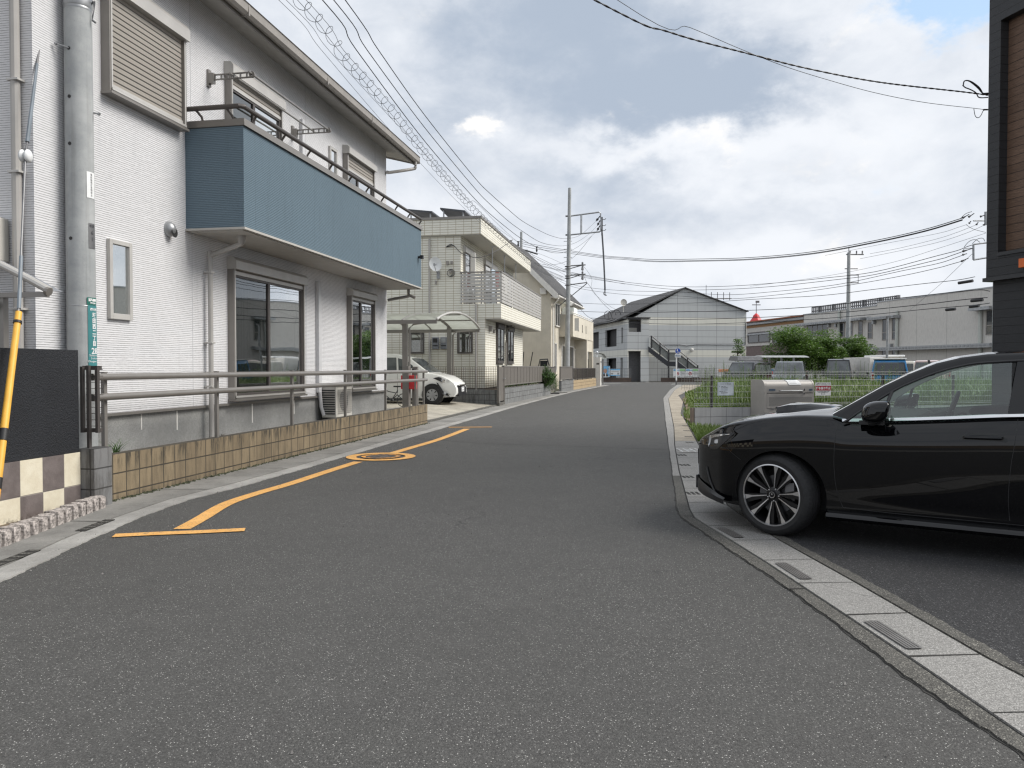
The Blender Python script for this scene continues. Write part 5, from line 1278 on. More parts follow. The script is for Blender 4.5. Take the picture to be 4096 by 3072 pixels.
# street-side (left) facade with gallery openings, in front of the main wall
fb = bT0 + .0
m = MB()
def ly(px): return hit(px, 1400, TC, 'b', fb)[1]
op = []
for (xa, xb, za, zb_) in [(2485, 2492, 3.8, 5.35), (2421, 2466, 3.55, 5.35), (2340, 2395, 3.5, 5.35), (2482, 2491, 0, 2.35), (2427, 2465, 0, 2.35), (2330, 2400, 0, 2.35)]:
 a_, b_ = sorted((ly(xa), ly(xb))); op.append((a_, b_, za, zb_))
frame_wall(m, aT + .2, aC + LEN, fb, fb + .2, 0, 6.05, op, 'b'); ap.part('gallery_wall', m, MT['apt'])
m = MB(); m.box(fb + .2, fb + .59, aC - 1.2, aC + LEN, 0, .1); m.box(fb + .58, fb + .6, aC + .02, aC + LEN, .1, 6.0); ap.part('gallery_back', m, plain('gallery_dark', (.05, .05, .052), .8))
# side facade hidden openings: dark doors
# outside staircase
st_ = lambda px, py: haC(px, py, aC - 1.0)
st = []
pA, pB, pC2, pD = st_(2596, 1395), st_(2662, 1448), st_(2700, 1448), st_(2780, 1490)
m = MB()
m.ext([(pA[0] - .3, pA[1] + .2), (pB[0], pB[1] + .05), (pC2[0], pC2[1] + .05), (pD[0] + .6, .05), (pD[0] + .2, .0), (pC2[0] - .1, pC2[1] - .45), (pB[0] - .1, pB[1] - .4), (pA[0] - .3, pA[1] - .3)], 'y', aC - 1.75, aC - 1.68)
stp = ap.part('staircase', m, MT['alu_d'] if 0 else plain('dark_blue_steel', (.018, .02, .026), .45))
m = MB()
nst = 9
for k in range(nst):
 f_ = (k + .5) / nst; b = pA[0] + (pB[0] - pA[0]) * f_; z = pA[1] + (pB[1] - pA[1]) * f_ - .1; m.box(b - .14, b + .12, aC - 1.67, aC - .5, z - .06, z)
 b = pC2[0] + (pD[0] + .4 - pC2[0]) * f_; z = pC2[1] + (.1 - pC2[1]) * f_ - .0; m.box(b - .14, b + .12, aC - 1.67, aC - .5, z - .06, z)
ap.part('tread', m, MT['galv_d'], stp)
rails = MB()
up1 = st_(2596, 1345); up2 = st_(2664, 1400); up3 = st_(2700, 1400); up4 = st_(2779, 1462)
for off in (0, -.28):
 rails.tube([(up1[0], aC - 1.72, up1[1] + off), (up2[0], aC - 1.72, up2[1] + off), (up3[0], aC - 1.72, up3[1] + off), (up4[0], aC - 1.72, up4[1] + off)], .045, 6)
for p_ in (up1, up2, up3, up4): rails.box(p_[0] - .07, p_[0] + .07, aC - 1.76, aC - 1.66, (0 if p_ in (up2, up3, up4) else p_[1] - 1.2), p_[1] + .03)
mid = ((up1[0] + up2[0]) / 2, (up1[1] + up2[1]) / 2); rails.box(mid[0] - .05, mid[0] + .05, aC - 1.76, aC - 1.66, mid[1] - 1.2, mid[1])
mid = ((up3[0] + up4[0]) / 2, (up3[1] + up4[1]) / 2); rails.box(mid[0] - .05, mid[0] + .05, aC - 1.76, aC - 1.66, mid[1] - 1.3, mid[1])
ap.part('handrail', rails, MT['blackp'], stp)
m = MB()
for (p_, q_) in ((up1, up2), (up2, up3), (up3, up4)):
 m.add([(p_[0], aC - 1.70, p_[1] - .32), (q_[0], aC - 1.70, q_[1] - .32), (q_[0], aC - 1.70, q_[1] - 1.05), (p_[0], aC - 1.70, p_[1] - 1.05)], [(0, 1, 2, 3)])
ap.part('smoked_panel', m, plain('smoked_panel', (.15, .16, .15), .3), stp)
# wall lamp, meter, cable, side pipe
b, z = haC(2767, 1399, aC); m = MB(); m.lathe([(0, -.25), (.12, -.22), (.18, -.1), (.17, 0)], (b, aC, z), 'y', 14); ap.part('wall_lamp', m, MT['stucco_w'], smooth=True)
b, z = haC(2972, 1391, aC); m = MB(); m.box(b - .15, b + .15, aC - .12, aC, z - .18, z + .18); m.tube(cr([(b, aC - .05, z - .18), (b + .05, aC - .05, z - .4), (b + .3, aC - .05, z - .35), (b + .3, aC - .05, z + 3)], 4), .03, 6); ap.part('junction_box', m, MT['ac'])
pts = [haC(x, y, aC) for x, y in ((2648, 1379), (2720, 1379), (2745, 1383), (2790, 1378), (2860, 1379), (2980, 1379), (2982, 1290))]
m = MB(); m.tube([(b, aC - .05, z) for b, z in pts], .035, 5); ap.part('wall_cable', m, MT['wire_g'])
b, z = haC(2494, 1210, aC + 1); m = MB(); m.lathe([(0, 0), (.28, -.03), (.34, -.1)], (b, aC + 1, z), 'y', 18); m.tube([(b, aC + 1, z), (b, aC + 1.1, z - 1.0)], .04, 6); ap.part('satellite_dish', m, MT['ac'], smooth=True)
b, z = haC(2842, 1185, aC + 5); m = MB(); m.tube([(b - .5, aC + 5, z - 1), (b - .5, aC + 5, z + 1.2)], .03, 5); m.tube([(b - .4, aC + 5, z - .25), (b + 2.4, aC + 5, z - .2)], .04, 5)
for k in range(4): m.tube([(b + .1 + k * .7, aC + 5, z - .4), (b + .1 + k * .7, aC + 5, z + .45)], .04, 5)
ap.part('antenna', m, MT['galv_d'])
# low brown walls, fence, posters in front
for i, (xa, xb) in enumerate([(2350, 2525), (2645, 2990)]):
 a_ = atY(xa, 1520, 73.6); b_ = atY(xb, 1520, 73.6 if i == 0 else 73.6)
 solo('brown_wall', ['left low brown block wall across the junction', 'right low brown block wall across the junction, under the posters'][i], 'wall', (lambda m_: m_.box(a_[0], b_[0], 73.6, 73.85, -.05, .40))(MB()), MT['brickwall'], (a_[0], 73.6, 0), 0)
 fm = MB(); k = a_[0]
 while k < b_[0]: fm.box(k, k + .022, 73.70, 73.72, .40, 1.32); k += .16
 for j in range(7): fm.box(a_[0], b_[0], 73.69, 73.70, .45 + j * .14, .465 + j * .14)
 solo('wire_fence', ['thin wire fence on the left brown wall', 'thin wire fence on the right brown wall'][i], 'fence', fm, plain('fence_wire_%d' % i, (.22, .22, .22), .6), (a_[0], 73.7, .4), 0)
def board(name, lab, cat, px0, py0, px1, py1, Y, mats):
 x0, _, zt_ = atY(px0, py0, Y); x1, _, zb_ = atY(px1, py1, Y)
 t_ = T(name, lab, cat, (x0, Y, zb_), 0)
 m_ = MB(); m_.box(x0, x1, Y, Y + .04, zb_, zt_); t_.part('board', m_, mats)
 return t_, x0, x1, zb_, zt_
t_, x0, x1, z0, z1 = board('poster', 'tall election style poster with a suited portrait on blue', 'poster', 2410, 1464, 2440, 1508, 73.5, MT['poster_b'])
w_, h_ = x1 - x0, z1 - z0
m = MB(); m.lathe([(0, 73.485), (.5, 73.485)], (0, 0, 0), 'y', 20)
m.v = [(x0 + w_ * (.38 + v[0] * .48), 73.485, z0 + h_ * (.55 + v[2] * .42)) for v in m.v]; t_.part('portrait_face', m, MT['skin'])
m = MB(); m.add([(x0 + w_ * a, 73.49, z0 + h_ * b) for a, b in ((.05, .02), (.75, .02), (.70, .22), (.52, .33), (.25, .33), (.08, .22))], [(0, 1, 2, 3, 4, 5)]); t_.part('portrait_suit', m, MT['ink'])
m = MB(); m.add([(x0 + w_ * a, 73.487, z0 + h_ * b) for a, b in ((.36, .02), (.46, .02), (.50, .33), (.30, .33))], [(0, 1, 2, 3)]); t_.part('portrait_shirt', m, MT['white'])
m = MB(); m.box(x0, x1, 73.48, 73.49, z0, z0 + h_ * .05); m.box(x0, x0 + .03, 73.48, 73.49, z0, z1); m.box(x1 - .03, x1, 73.48, 73.49, z0, z1)
for k in range(5): m.box(x0 + w_ * .80, x0 + w_ * .92, 73.48, 73.49, z1 - h_ * (.22 + k * .13), z1 - h_ * (.14 + k * .13))
t_.part('white_lettering', m, MT['white'])
t_, x0, x1, z0, z1 = board('notice_board', 'wide white and blue banner beside the portrait poster', 'banner', 2442, 1476, 2480, 1503, 73.5, MT['white'])
w_, h_ = x1 - x0, z1 - z0
m = MB(); m.box(x0, x1, 73.49, 73.497, z1 - h_ * .18, z1); m.box(x0, x1, 73.49, 73.497, z0, z0 + h_ * .12); t_.part('blue_band', m, MT['poster_b'])
m = MB(); m.box(x0 + w_ * .08, x0 + w_ * .9, 73.49, 73.496, z0 + h_ * .58, z0 + h_ * .64); m.box(x0 + w_ * .05, x0 + w_ * .28, 73.49, 73.496, z0 + h_ * .22, z0 + h_ * .4); m.box(x0 + w_ * .72, x0 + w_ * .92, 73.49, 73.496, z0 + h_ * .2, z0 + h_ * .45); t_.part('printed_lines', m, MT['curt_d'])
for i, (xa, xb) in enumerate([(2693, 2741), (2743, 2793)]):
 t_, x0, x1, z0, z1 = board('notice_board', ['left white banner with a green stripe behind the cycle path sign', 'right white banner with a green stripe behind the cycle path sign'][i], 'banner', xa, 1475, xb, 1509, 73.5, MT['white'])
 w_, h_ = x1 - x0, z1 - z0
 m = MB(); m.box(x0 + w_ * .55, x1 - .02, 73.49, 73.497, z1 - h_ * .28, z1 - .03); t_.part('green_stripe', m, MT['poster_g'])
 m = MB(); m.box(x0 + .03, x0 + w_ * .32, 73.49, 73.497, z1 - h_ * .25, z1 - .05); m.box(x0 + w_ * .32, x0 + w_ * .55, 73.49, 73.497, z1 - h_ * .20, z1 - h_ * .12); t_.part('blue_patch', m, MT['poster_b'])
 m = MB(); m.lathe([(.10, 73.49), (.16, 73.49)], (x0 + w_ * .35, 0, z0 + h_ * .42), 'y', 14); m.box(x0 + w_ * .3, x0 + w_ * .4, 73.49, 73.497, z0 + h_ * .4, z0 + h_ * .5); t_.part('red_figure', m, MT['ink_r'])
 m = MB()
 for k in range(4): m.box(x0 + w_ * .58, x0 + w_ * .92, 73.49, 73.497, z0 + h_ * (.25 + k * .12), z0 + h_ * (.29 + k * .12))
 m.box(x0 + w_ * .05, x0 + w_ * .6, 73.49, 73.497, z0 + h_ * .07, z0 + h_ * .12); t_.part('printed_lines', m, MT['curt_d'])
# white arched canopy beside house 3's porch
x, y, z = atY(2350, 1445, 66)
cv = T('entrance_canopy', 'small white curved canopy beyond the cream house', 'canopy', (x, y, 0), 0)
m = MB(); xa, _, za = atY(2356, 1434, 66); xb, _, zb_ = atY(2427, 1413, 66); xc, _, zc = atY(2412, 1432, 66)
m.grid([[(xa + (xb - xa) * u_, y0_, z_) for u_, z_ in ((0, zb_ + .05), (.55, zb_ + .04), (.85, zb_ - .06), (.97, zc + .1), (1.0, zc - .05))] for y0_ in (66, 68)]); m.box(xa, xb, 66, 66.06, zc - .1, zc + .0); cv.part('canopy_sheet', m, MT['trim_l'])
m = MB(); m.box(xc - .06, xc + .06, 66.1, 66.2, 0, zc); m.box(xa + .3, xa + .42, 66.1, 66.2, 0, zc); cv.part('post', m, MT['alu'])
# LONG PALE BUILDING on the right
TW_ = -9.9; BW_ = 55.0
hbw = lambda px, py, b=BW_: (lambda r: (r[1], r[2]))(hit(px, py, TW_, 'b', b))
wb = T('long_building', 'long pale two-storey building with narrow windows behind the car park', 'building', (BW_, 80, 0), TW_)
a_step, zs1 = hbw(3509, 1206); a_far, zf = hbw(3215, 1262); a_near, zn = hbw(3990, 1150)
_, zs2 = hbw(3509, 1222)
zA = hbw(3700, 1186)[1]; zB_ = zs2
m = MB(); m.box(BW_, BW_ + 25, a_near - 20, a_step, -.1, zA); m.box(BW_, BW_ + 25, a_step, a_far, -.1, hbw(3380, 1240)[1]); wb.part('wall', m, MT['bigw'])
m = MB(); m.box(BW_ - .06, BW_ + 25, a_near - 20, a_step + .05, zA, zA + .12); m.box(BW_ - .06, BW_ + 25, a_step + .05, a_far + .1, hbw(3380, 1240)[1], hbw(3380, 1240)[1] + .12); wb.part('coping', m, MT['galv'])
def hz(m_, x0, y0, x1, h_, d_):
 a0_, z0_ = hbw(x0, y0); a1_, _ = hbw(x1, y0); m_.box(BW_ - d_, BW_ - .0, min(a0_, a1_), max(a0_, a1_), z0_ - h_, z0_)
m = MB()
for (x0, y0, x1, h_, d_) in [(3200, 1297, 3470, .3, .9), (3496, 1271, 3603, .3, .9), (3905, 1232, 3990, .3, .9), (3457, 1393, 3990, .38, .8)]: hz(m, x0, y0, x1, h_, d_)
wb.part('canopy_ledge', m, MT['galv'])
m = MB()
for (x0, y0, x1, h_, d_) in [(3457, 1397, 3990, .14, .82), (3200, 1301, 3470, .10, .92), (3496, 1275, 3603, .1, .92)]:
 a0_, z0_ = hbw(x0, y0); a1_, _ = hbw(x1, y0); k = min(a0_, a1_)
 while k < max(a0_, a1_): m.box(BW_ - d_ - .01, BW_ - d_, k, k + .25, z0_ - h_, z0_); k += .5
wb.part('ledge_ribs', m, MT['curt_d'])
wins = [(3230, 3311, 1300, 1342, 4), (3360, 3380, 1291, 1345, 1), (3397, 3412, 1288, 1338, 1), (3434, 3452, 1285, 1347, 1), (3472, 3491, 1288, 1352, 1), (3530, 3548, 1277, 1358, 1), (3569, 3586, 1273, 1355, 1), (3945, 3975, 1238, 1335, 1), (3470, 3489, 1402, 1440, 1), (3528, 3545, 1400, 1440, 1), (3568, 3584, 1399, 1440, 1), (3250, 3300, 1412, 1450, 2)]
for (x0, x1, y0, y1, n_) in wins:
 a0_, z1_ = hbw(x0, y0); a1_, _ = hbw(x1, y0); z0_ = hbw((x0 + x1) / 2, y1)[1]; a0_, a1_ = sorted((a0_, a1_)); s_ = .12
 m = MB(); m.box(BW_ - .05, BW_, a0_, a1_, z0_ - .1, z0_); m.box(BW_ - .05, BW_, a0_, a1_, z1_ - s_, z1_); m.box(BW_ - .05, BW_, a0_, a0_ + s_, z0_, z1_ - s_); m.box(BW_ - .05, BW_, a1_ - s_, a1_, z0_, z1_ - s_)
 m.box(BW_ - .05, BW_, a0_ + s_, a1_ - s_, z0_ + (z1_ - z0_) * .32, z0_ + (z1_ - z0_) * .36)
 for k in range(1, n_): c = a0_ + (a1_ - a0_) * k / n_; m.box(BW_ - .05, BW_, c - .08, c + .08, z0_, z1_ - s_)
 w_ = wb.part('window', m, MT['alu']); m = MB(); m.box(BW_ - .02, BW_ - .01, a0_ + s_, a1_ - s_, z0_, z1_ - s_); wb.part('pane', m, MT['mirror_g'], w_)
for x in (3594, 3929, 3362):
 a0_, z1_ = hbw(x, 1243); m = MB(); m.tube([(BW_ - .2, a0_, 0), (BW_ - .2, a0_, z1_)], .16, 8); wb.part('downpipe', m, MT['trim_l'])
for x, y in [(3321, 1302), (3350, 1302), (3480, 1274), (3501, 1289), (3487, 1383), (3569, 1382)]:
 a0_, z1_ = hbw(x, y); m = MB(); m.box(BW_ - .35, BW_, a0_ - .15, a0_ + .15, z1_ - .2, z1_ + .2); wb.part('vent_hood', m, MT['galv'])
# roof-top screen
sc_ = T('roof_screen', 'grey lattice screen on the pale building roof', 'screen', (BW_ + 1, a_far, 8), TW_)
ascr0 = hbw(3245, 1230, BW_ + 1.0)[0]; ascr1 = hbw(3590, 1200, BW_ + 1.0)[0]
zt_ = hbw(3400, 1207, BW_ + 1.0)[1]; zb_ = zt_ - 1.9; m = MB(); k = min(ascr0, ascr1); top = max(ascr0, ascr1)
while k < top: m.box(BW_ + .95, BW_ + 1.05, k, k + .14, zb_, zt_); k += .38
for j in range(3): m.box(BW_ + 1.05, BW_ + 1.12, min(ascr0, ascr1), top, zt_ - .14 - j * .5, zt_ - .02 - j * .5)
m.box(BW_ + 1.3, BW_ + 1.4, min(ascr0, ascr1), top, zb_, zb_ + .8)
sc_.part('lattice', m, MT['galv_d'])
k = min(ascr0, ascr1); m = MB()
while k < top: m.box(BW_ + 1.05, BW_ + 1.35, k, k + .35, zb_, zt_ + .02); k += 3.0
sc_.part('post', m, MT['galv_d'])
# farther wing with the orange roof and red turret
a_w1 = hbw(2950, 1300)[0] ; a_w0 = a_far
fw = T('school_wing', 'farther pale wing with an orange tiled roof and brown ground floor', 'building', (BW_, a_far, 0), TW_)
z1_ = hbw(3100, 1305)[1]
m = MB(); m.box(BW_ + .5, BW_ + 20, a_w0 + .1, a_w1, 4.6, z1_ + .9); fw.part('upper_wall', m, MT['bigw'])
m = MB(); m.box(BW_ + .6, BW_ + 20, a_w0 + .1, a_w1, -.1, 4.6); fw.part('ground_floor', m, MT['bigb'])
m = MB(); m.ext([(BW_ - .3, z1_ + .9), (BW_ - .3, z1_ + 1.1), (BW_ + 8, z1_ + 2.0), (BW_ + 18, z1_ + 1.0), (BW_ + 18, z1_ + .9)], 'y', a_w0 + .1, a_w1 + 1); fw.part('roof', m, MT['orange_roof'])
m = MB(); m.box(BW_ + .0, BW_ + .5, a_w0 + .1, a_w1, z1_ + .55, z1_ + .88); m.box(BW_ + .1, BW_ + .5, a_w0 + .1, a_w1, z1_ - .95, z1_ - .75); fw.part('ledge', m, MT['galv'])
m = MB(); m.box(BW_ + .44, BW_ + .5, a_w0 + .1, a_w1, z1_ + .15, z1_ + .5); fw.part('clerestory_band', m, plain('ochre_band', (.36, .2, .09), .7))
for (x0, x1) in [(2994, 3080), (3092, 3142), (3180, 3214)]:
 a0_, zz1 = hbw(x0, 1335, BW_ + .5); a1_, _ = hbw(x1, 1330, BW_ + .5); zz0 = hbw(x0, 1370, BW_ + .5)[1]; a0_, a1_ = sorted((a0_, a1_))
 m = MB(); n_ = max(2, int((a1_ - a0_) / 2.2))
 for k in range(n_ + 1): c = a0_ + (a1_ - a0_) * k / n_; m.box(BW_ + .42, BW_ + .5, c - .12, c + .12, zz0, zz1)
 m.box(BW_ + .42, BW_ + .5, a0_, a1_, zz1, zz1 + .15); m.box(BW_ + .42, BW_ + .5, a0_, a1_, zz0 - .15, zz0); w_ = fw.part('window', m, MT['alu_d'])
 m = MB(); m.box(BW_ + .45, BW_ + .47, a0_, a1_, zz0, zz1); fw.part('pane', m, MT['mirror_g'], w_)
x, y, z = atY(3025, 1260, 128)
tr = T('turret', 'red pointed turret roof with a weather vane on the far wing', 'turret', (x, y, 8), 0)
zt2 = atY(3025, 1256, 128)[2]; zb2 = atY(3025, 1287, 128)[2]; hw = 29 * 128 / F
m = MB(); m.lathe([(0, zt2 + .2), (hw * .42, zt2 - .25), (hw * .5, zt2 - .55), (hw * .85, zb2 + .15), (hw, zb2 - .3), (hw, zb2 - .9)], (x, y, 0), 'z', 8); tr.part('roof', m, MT['redroof'])
m = MB(); m.box(x - hw * .8, x + hw * .8, y - hw * .8, y + hw * .8, 6, zb2 - .3); tr.part('base', m, MT['orange_roof'])
m = MB(); m.tube([(x, y, zt2), (x, y, zt2 + 2.2)], .06, 5); m.box(x - .7, x + .7, y - .04, y + .04, zt2 + 1.45, zt2 + 1.58); m.box(x - .12, x + .5, y - .04, y + .04, zt2 + 1.85, zt2 + 2.2); tr.part('weather_vane', m, MT['galv_d'])
# hedge strip at the corner of the apartment
# DARK BUILDING at the right edge
TD = -13.0
cxD, cyD = atY(3952, 500, 14.2)[:2]
bD, aD = w2f(cxD, cyD, TD)
hbd = lambda px, py, b=None: (lambda r: (r[1], r[2]))(hit(px, py, TD, 'b', bD if b is None else b))
db = T('shop_building', 'black wood-grain building with a brown timber clad bay at the right edge', 'building', (bD, aD, 0), TD)
zbot = hbd(3946, 1112)[1]
m = MB(); m.box(bD + .09, bD + 9, aD - 9, aD - .07, -.05, zbot - .05); db.part('lower_wall', m, MT['bboard'])
a_rec, z_rec = hbd(4004, 1020)
rec_a = hbd(3997, 600)[0]
m = MB(); m.box(bD, bD + 9, rec_a, aD, zbot, 9.5); m.box(bD, bD + 9, aD - 9, rec_a, zbot, z_rec); m.box(bD + .22, bD + 9, aD - 9, rec_a, z_rec, 9.5)
ztopD = hbd(4096, -60)[1];
m.box(bD, bD + .22, aD - 9, rec_a, 7.62, 9.5)
db.part('upper_wall', m, MT['bboard'])
m = MB(); m.box(bD + .17, bD + .222, aD - 9, rec_a - .001, z_rec + .05, 7.62); db.part('timber_cladding', m, MT['wood'])
m = MB(); m.box(bD - .02, bD + .2, aD - 9, rec_a, z_rec - .01, z_rec + .05); m.box(bD - .03, bD + 9, aD - 9, aD + .05, zbot - .07, zbot - .001); db.part('ledge_flashing', m, plain('black_flashing', (.02, .021, .024), .4))
a_s, z_s = hbd(4093, 1036); m = MB(); m.box(bD - .10, bD - .005, a_s - 1.6, a_s, hbd(4093, 1072)[1], z_s); db.part('orange_sign_panel', m, MT['orange'], bevel=.004)
# HERO CAR: black wagon nosing out of the lot
TCAR = 123.0                                      # frame rotation so that local x = rearwards, y = inboard
THC = 33.0
HW = .895
wxy = (2.185, 6.30)
uv, iv = (cos(R_(THC)), -sin(R_(THC))), (sin(R_(THC)), cos(R_(THC)))
sx, sy = wxy[0] - .13 * iv[0], wxy[1] - .13 * iv[1]   # point on the near side plane beside the front axle
car = bpy.data.objects.new('parked_car', None); COL.objects.link(car)
car.location = (sx + HW * iv[0], sy + HW * iv[1], .012); car.rotation_euler = (0, 0, -R_(THC))
car['label'] = 'glossy black estate car nosing out of the lot on the right'; car['category'] = 'car'
def cpart(name, mb, mat, parent=None, label=None, **kw):
 mb.v = [(v[0] if v[0] > -.36 else -.36 + (v[0] + .36) * .86, v[1], v[2]) for v in mb.v]
 o = mesh_obj(name, mb, mat, (0, 0, 0), **kw); o.parent = parent or car
 if label: o['label'] = label
 return o
def lut(tab, x):
 if x <= tab[0][0]: return tab[0][1]
 if x >= tab[-1][0]: return tab[-1][1]
 for i in range(len(tab) - 1):
  if tab[i][0] <= x <= tab[i + 1][0]:
   # monotone-ish cubic
   x0, y0 = tab[i]; x1, y1 = tab[i + 1]; h = x1 - x0
   d = (y1 - y0) / h
   dm = (y0 - tab[i - 1][1]) / (x0 - tab[i - 1][0]) if i > 0 else d
   dp = (tab[i + 2][1] - y1) / (tab[i + 2][0] - x1) if i + 2 < len(tab) else d
   m0 = 0 if dm * d <= 0 else 2 * dm * d / (dm + d); m1 = 0 if dp * d <= 0 else 2 * dp * d / (dp + d)
   t = (x - x0) / h
   return (2 * t ** 3 - 3 * t ** 2 + 1) * y0 + (t ** 3 - 2 * t ** 2 + t) * h * m0 + (-2 * t ** 3 + 3 * t ** 2) * y1 + (t ** 3 - t ** 2) * h * m1
PLAN = [(-.95, .02), (-.945, .20), (-.91, .30), (-.82, .44), (-.71, .565), (-.58, .695), (-.46, .80), (-.30, .855), (-.1, .885), (.15, .893), (1.0, .895), (2.2, .895), (2.9, .893), (3.3, .875), (3.6, .83), (3.75, .74), (3.80, .55), (3.805, .05)]
ZB = [(-.95, .24), (-.6, .20), (-.3, .19), (.3, .19), (2.3, .19), (3.0, .2), (3.5, .28), (3.8, .34)]
BELT = [(.3, .985), (.50, .958), (.8, .972), (1.2, 1.0), (1.67, 1.035), (2.3, 1.055), (2.9, 1.075), (3.4, 1.09), (3.8, 1.02)]
FEND = [(-.95, .66), (-.86, .72), (-.70, .785), (-.5, .865), (-.3, .915), (0, .965), (.25, .985), (.42, .985), (.52, .965), (.8, .974), (1.2, 1.0), (1.67, 1.035), (2.3, 1.055), (2.9, 1.075), (3.4, 1.09), (3.7, 1.04), (3.8, .95)]
HOOD = [(-.95, .63), (-.88, .71), (-.75, .80), (-.6, .865), (-.4, .93), (0, 1.0), (.3, 1.03), (.42, 1.035), (.62, .93), (.8, .62), (3.1, .60), (3.4, .9), (3.7, 1.04), (3.8, .93)]
SILLX = [(-.95, .90), (-.5, .93), (.4, .955), (2.2, .955), (3, .93), (3.8, .9)]
def section(u):
 w = lut(PLAN, u); zb = lut(ZB, u); zf = lut(FEND, u); zh = lut(HOOD, u)
 cab = max(0, min(1, (u - .40) / .22)) * max(0, min(1, (3.45 - u) / .3))
 shoulder = .935 - .02 * cab
 P = [(0, zb), (.55 * w, zb), (.84 * w, zb + .005), (lut(SILLX, u) * w, zb + .05), (.965 * w, zb + .14), (.980 * w, .42), (.991 * w, .54), (.998 * w, .64),
         (1.0 * w, .735 + (zf - .95) * .3), (.998 * w - .004, zf - .135), (.975 * w - .012, zf - .075), (shoulder * w, zf - .02), ((shoulder - .035) * w, zf)]
 top = [(.80 * w, zf + (zh - zf) * .22), (.60 * w, zf + (zh - zf) * .62), (.30 * w, zf + (zh - zf) * .92), (0, zh)]
 tub = [(.80 * w, zf - .03), (.775 * w, zf - .35), (.74 * w, .55), (0, .52)]
 P += [(t[0] * (1 - cab) + b[0] * cab, t[1] * (1 - cab) + b[1] * cab) for t, b in zip(top, tub)]
 return P
us = [-.95, -.947, -.935, -.915, -.89, -.86, -.82] + [-.78 + .04 * k for k in range(36)] + [.66 + .08 * k for k in range(34)] + [3.42, 3.5, 3.58, 3.65, 3.71, 3.76, 3.79, 3.805]
us = sorted(set(round(x, 4) for x in us))
def dense(P):
 """smooth the section with Catmull-Rom, keep creases modest"""
 V = [Vector((p[0], p[1])) for p in P]; out = []
 for i in range(len(V) - 1):
  a = V[max(i - 1, 0)]; b = V[i]; c = V[i + 1]; d = V[min(i + 2, len(V) - 1)]
  for k in range(3):
   t = k / 3; out.append(.5 * ((2 * b) + (c - a) * t + (2 * a - 5 * b + 4 * c - d) * t * t + (3 * b - a - 3 * c + d) * t ** 3))
 out.append(V[-1]); return out
mb = MB(); rows = []
for u in us:
 s_ = dense(section(u))
 row = [(u, -p.x, p.y) for p in s_] + [(u, p.x, p.y) for p in reversed(s_[1:-1])]
 rows.append(row)
mb.grid(rows, close=True)
n_ = len(rows[0]); mb.f.append(tuple(range(n_))); mb.mi.append(0); k0 = (len(rows) - 1) * n_; mb.f.append(tuple(range(k0, k0 + n_))); mb.mi.append(0)
body = cpart('body', mb, [MT['cp_black'], MT['black']], smooth=True, auto=50)
def cutter(u, z, r, y0, y1):
 m_ = MB(); n = 56
 m_.ext([(u + r * cos(2 * pi * k / n), z + r * sin(2 * pi * k / n)) for k in range(n)], 'y', y0, y1)
 return mesh_obj('cut', m_, MT['black'])
cuts = [cutter(.035, .335, .362, -1.2, -.56), cutter(2.70, .335, .362, -1.2, -.56), cutter(.035, .335, .362, .56, 1.2), cutter(2.70, .335, .362, .56, 1.2)]
for c_ in cuts:
 c_.parent = car
 md = body.modifiers.new('b', 'BOOLEAN'); md.object = c_; md.operation = 'DIFFERENCE'; md.solver = 'EXACT'
bpy.context.view_layer.update()
dg = bpy.context.evaluated_depsgraph_get()
me = bpy.data.meshes.new_from_object(body.evaluated_get(dg)); old = body.data
body.modifiers.clear(); body.data = me; me.name = 'body'; bpy.data.meshes.remove(old)
for c_ in cuts: bpy.data.objects.remove(c_)
while len(me.materials) < 2: me.materials.append(MT['black'])
for p in me.polygons:
 c = p.center; inn = False
 for uc in (.035, 2.70):
  if (c.x - uc) ** 2 + (c.z - .335) ** 2 < .3625 ** 2 and abs(c.y) > .55 and abs(c.y) < lut(PLAN, c.x) - .004 + .02 and (abs(p.normal.y) < .5 or abs(abs(c.y) - .56) < .01): inn = True
 p.material_index = 1 if inn else (1 if c.z < .215 and abs(p.normal.z) > .8 else 0)
 p.use_smooth = True
me.set_sharp_from_angle(angle=R_(40))
_sc = {}
def side_y(u, z):
 """near side surface (negative y) of the body at u, z"""
 key = round(u, 3)
 if key not in _sc: _sc[key] = [p for p in dense(section(u))]
 P = _sc[key]; best = None
 for i in range(6, len(P) - 1):
  a, b = P[i], P[i + 1]
  if (a.y - z) * (b.y - z) <= 0 and abs(a.y - b.y) > 1e-6 and a.x > .3 * lut(PLAN, u):
   x = a.x + (b.x - a.x) * (z - a.y) / (b.y - a.y); return -x
 return -lut(PLAN, u) * .93
def top_z(u, y):
 P = dense(section(u)); y = abs(y); pts = P[33:]
 for i in range(len(pts) - 1):
  a, b = pts[i], pts[i + 1]
  if (a.x - y) * (b.x - y) <= 0 and abs(a.x - b.x) > 1e-6: return a.y + (b.y - a.y) * (y - a.x) / (b.x - a.x)
 return pts[-1].y
def seam(pts, w=.004, off=.0008, n=10, name='panel_gap', mirror=True, mat='black'):
 q_ = cr([(p[0], 0, p[1]) for p in pts], n); m_ = MB()
 for sgn in ((-1, 1) if mirror else (-1,)):
  rows_ = []
  for i, p in enumerate(q_):
   t = (q_[min(i + 1, len(q_) - 1)] - q_[max(i - 1, 0)]).normalized(); nx, nz = -t.z, t.x
   rr = []
   for s__ in (-1, 0, 1):
    uu, zz = p.x + nx * w / 2 * s__, p.z + nz * w / 2 * s__
    rr.append((uu, -sgn * (side_y(uu, zz) - off), zz))
   rows_.append(rr)
  m_.grid(rows_)
 return cpart(name, m_, MT[mat], body)
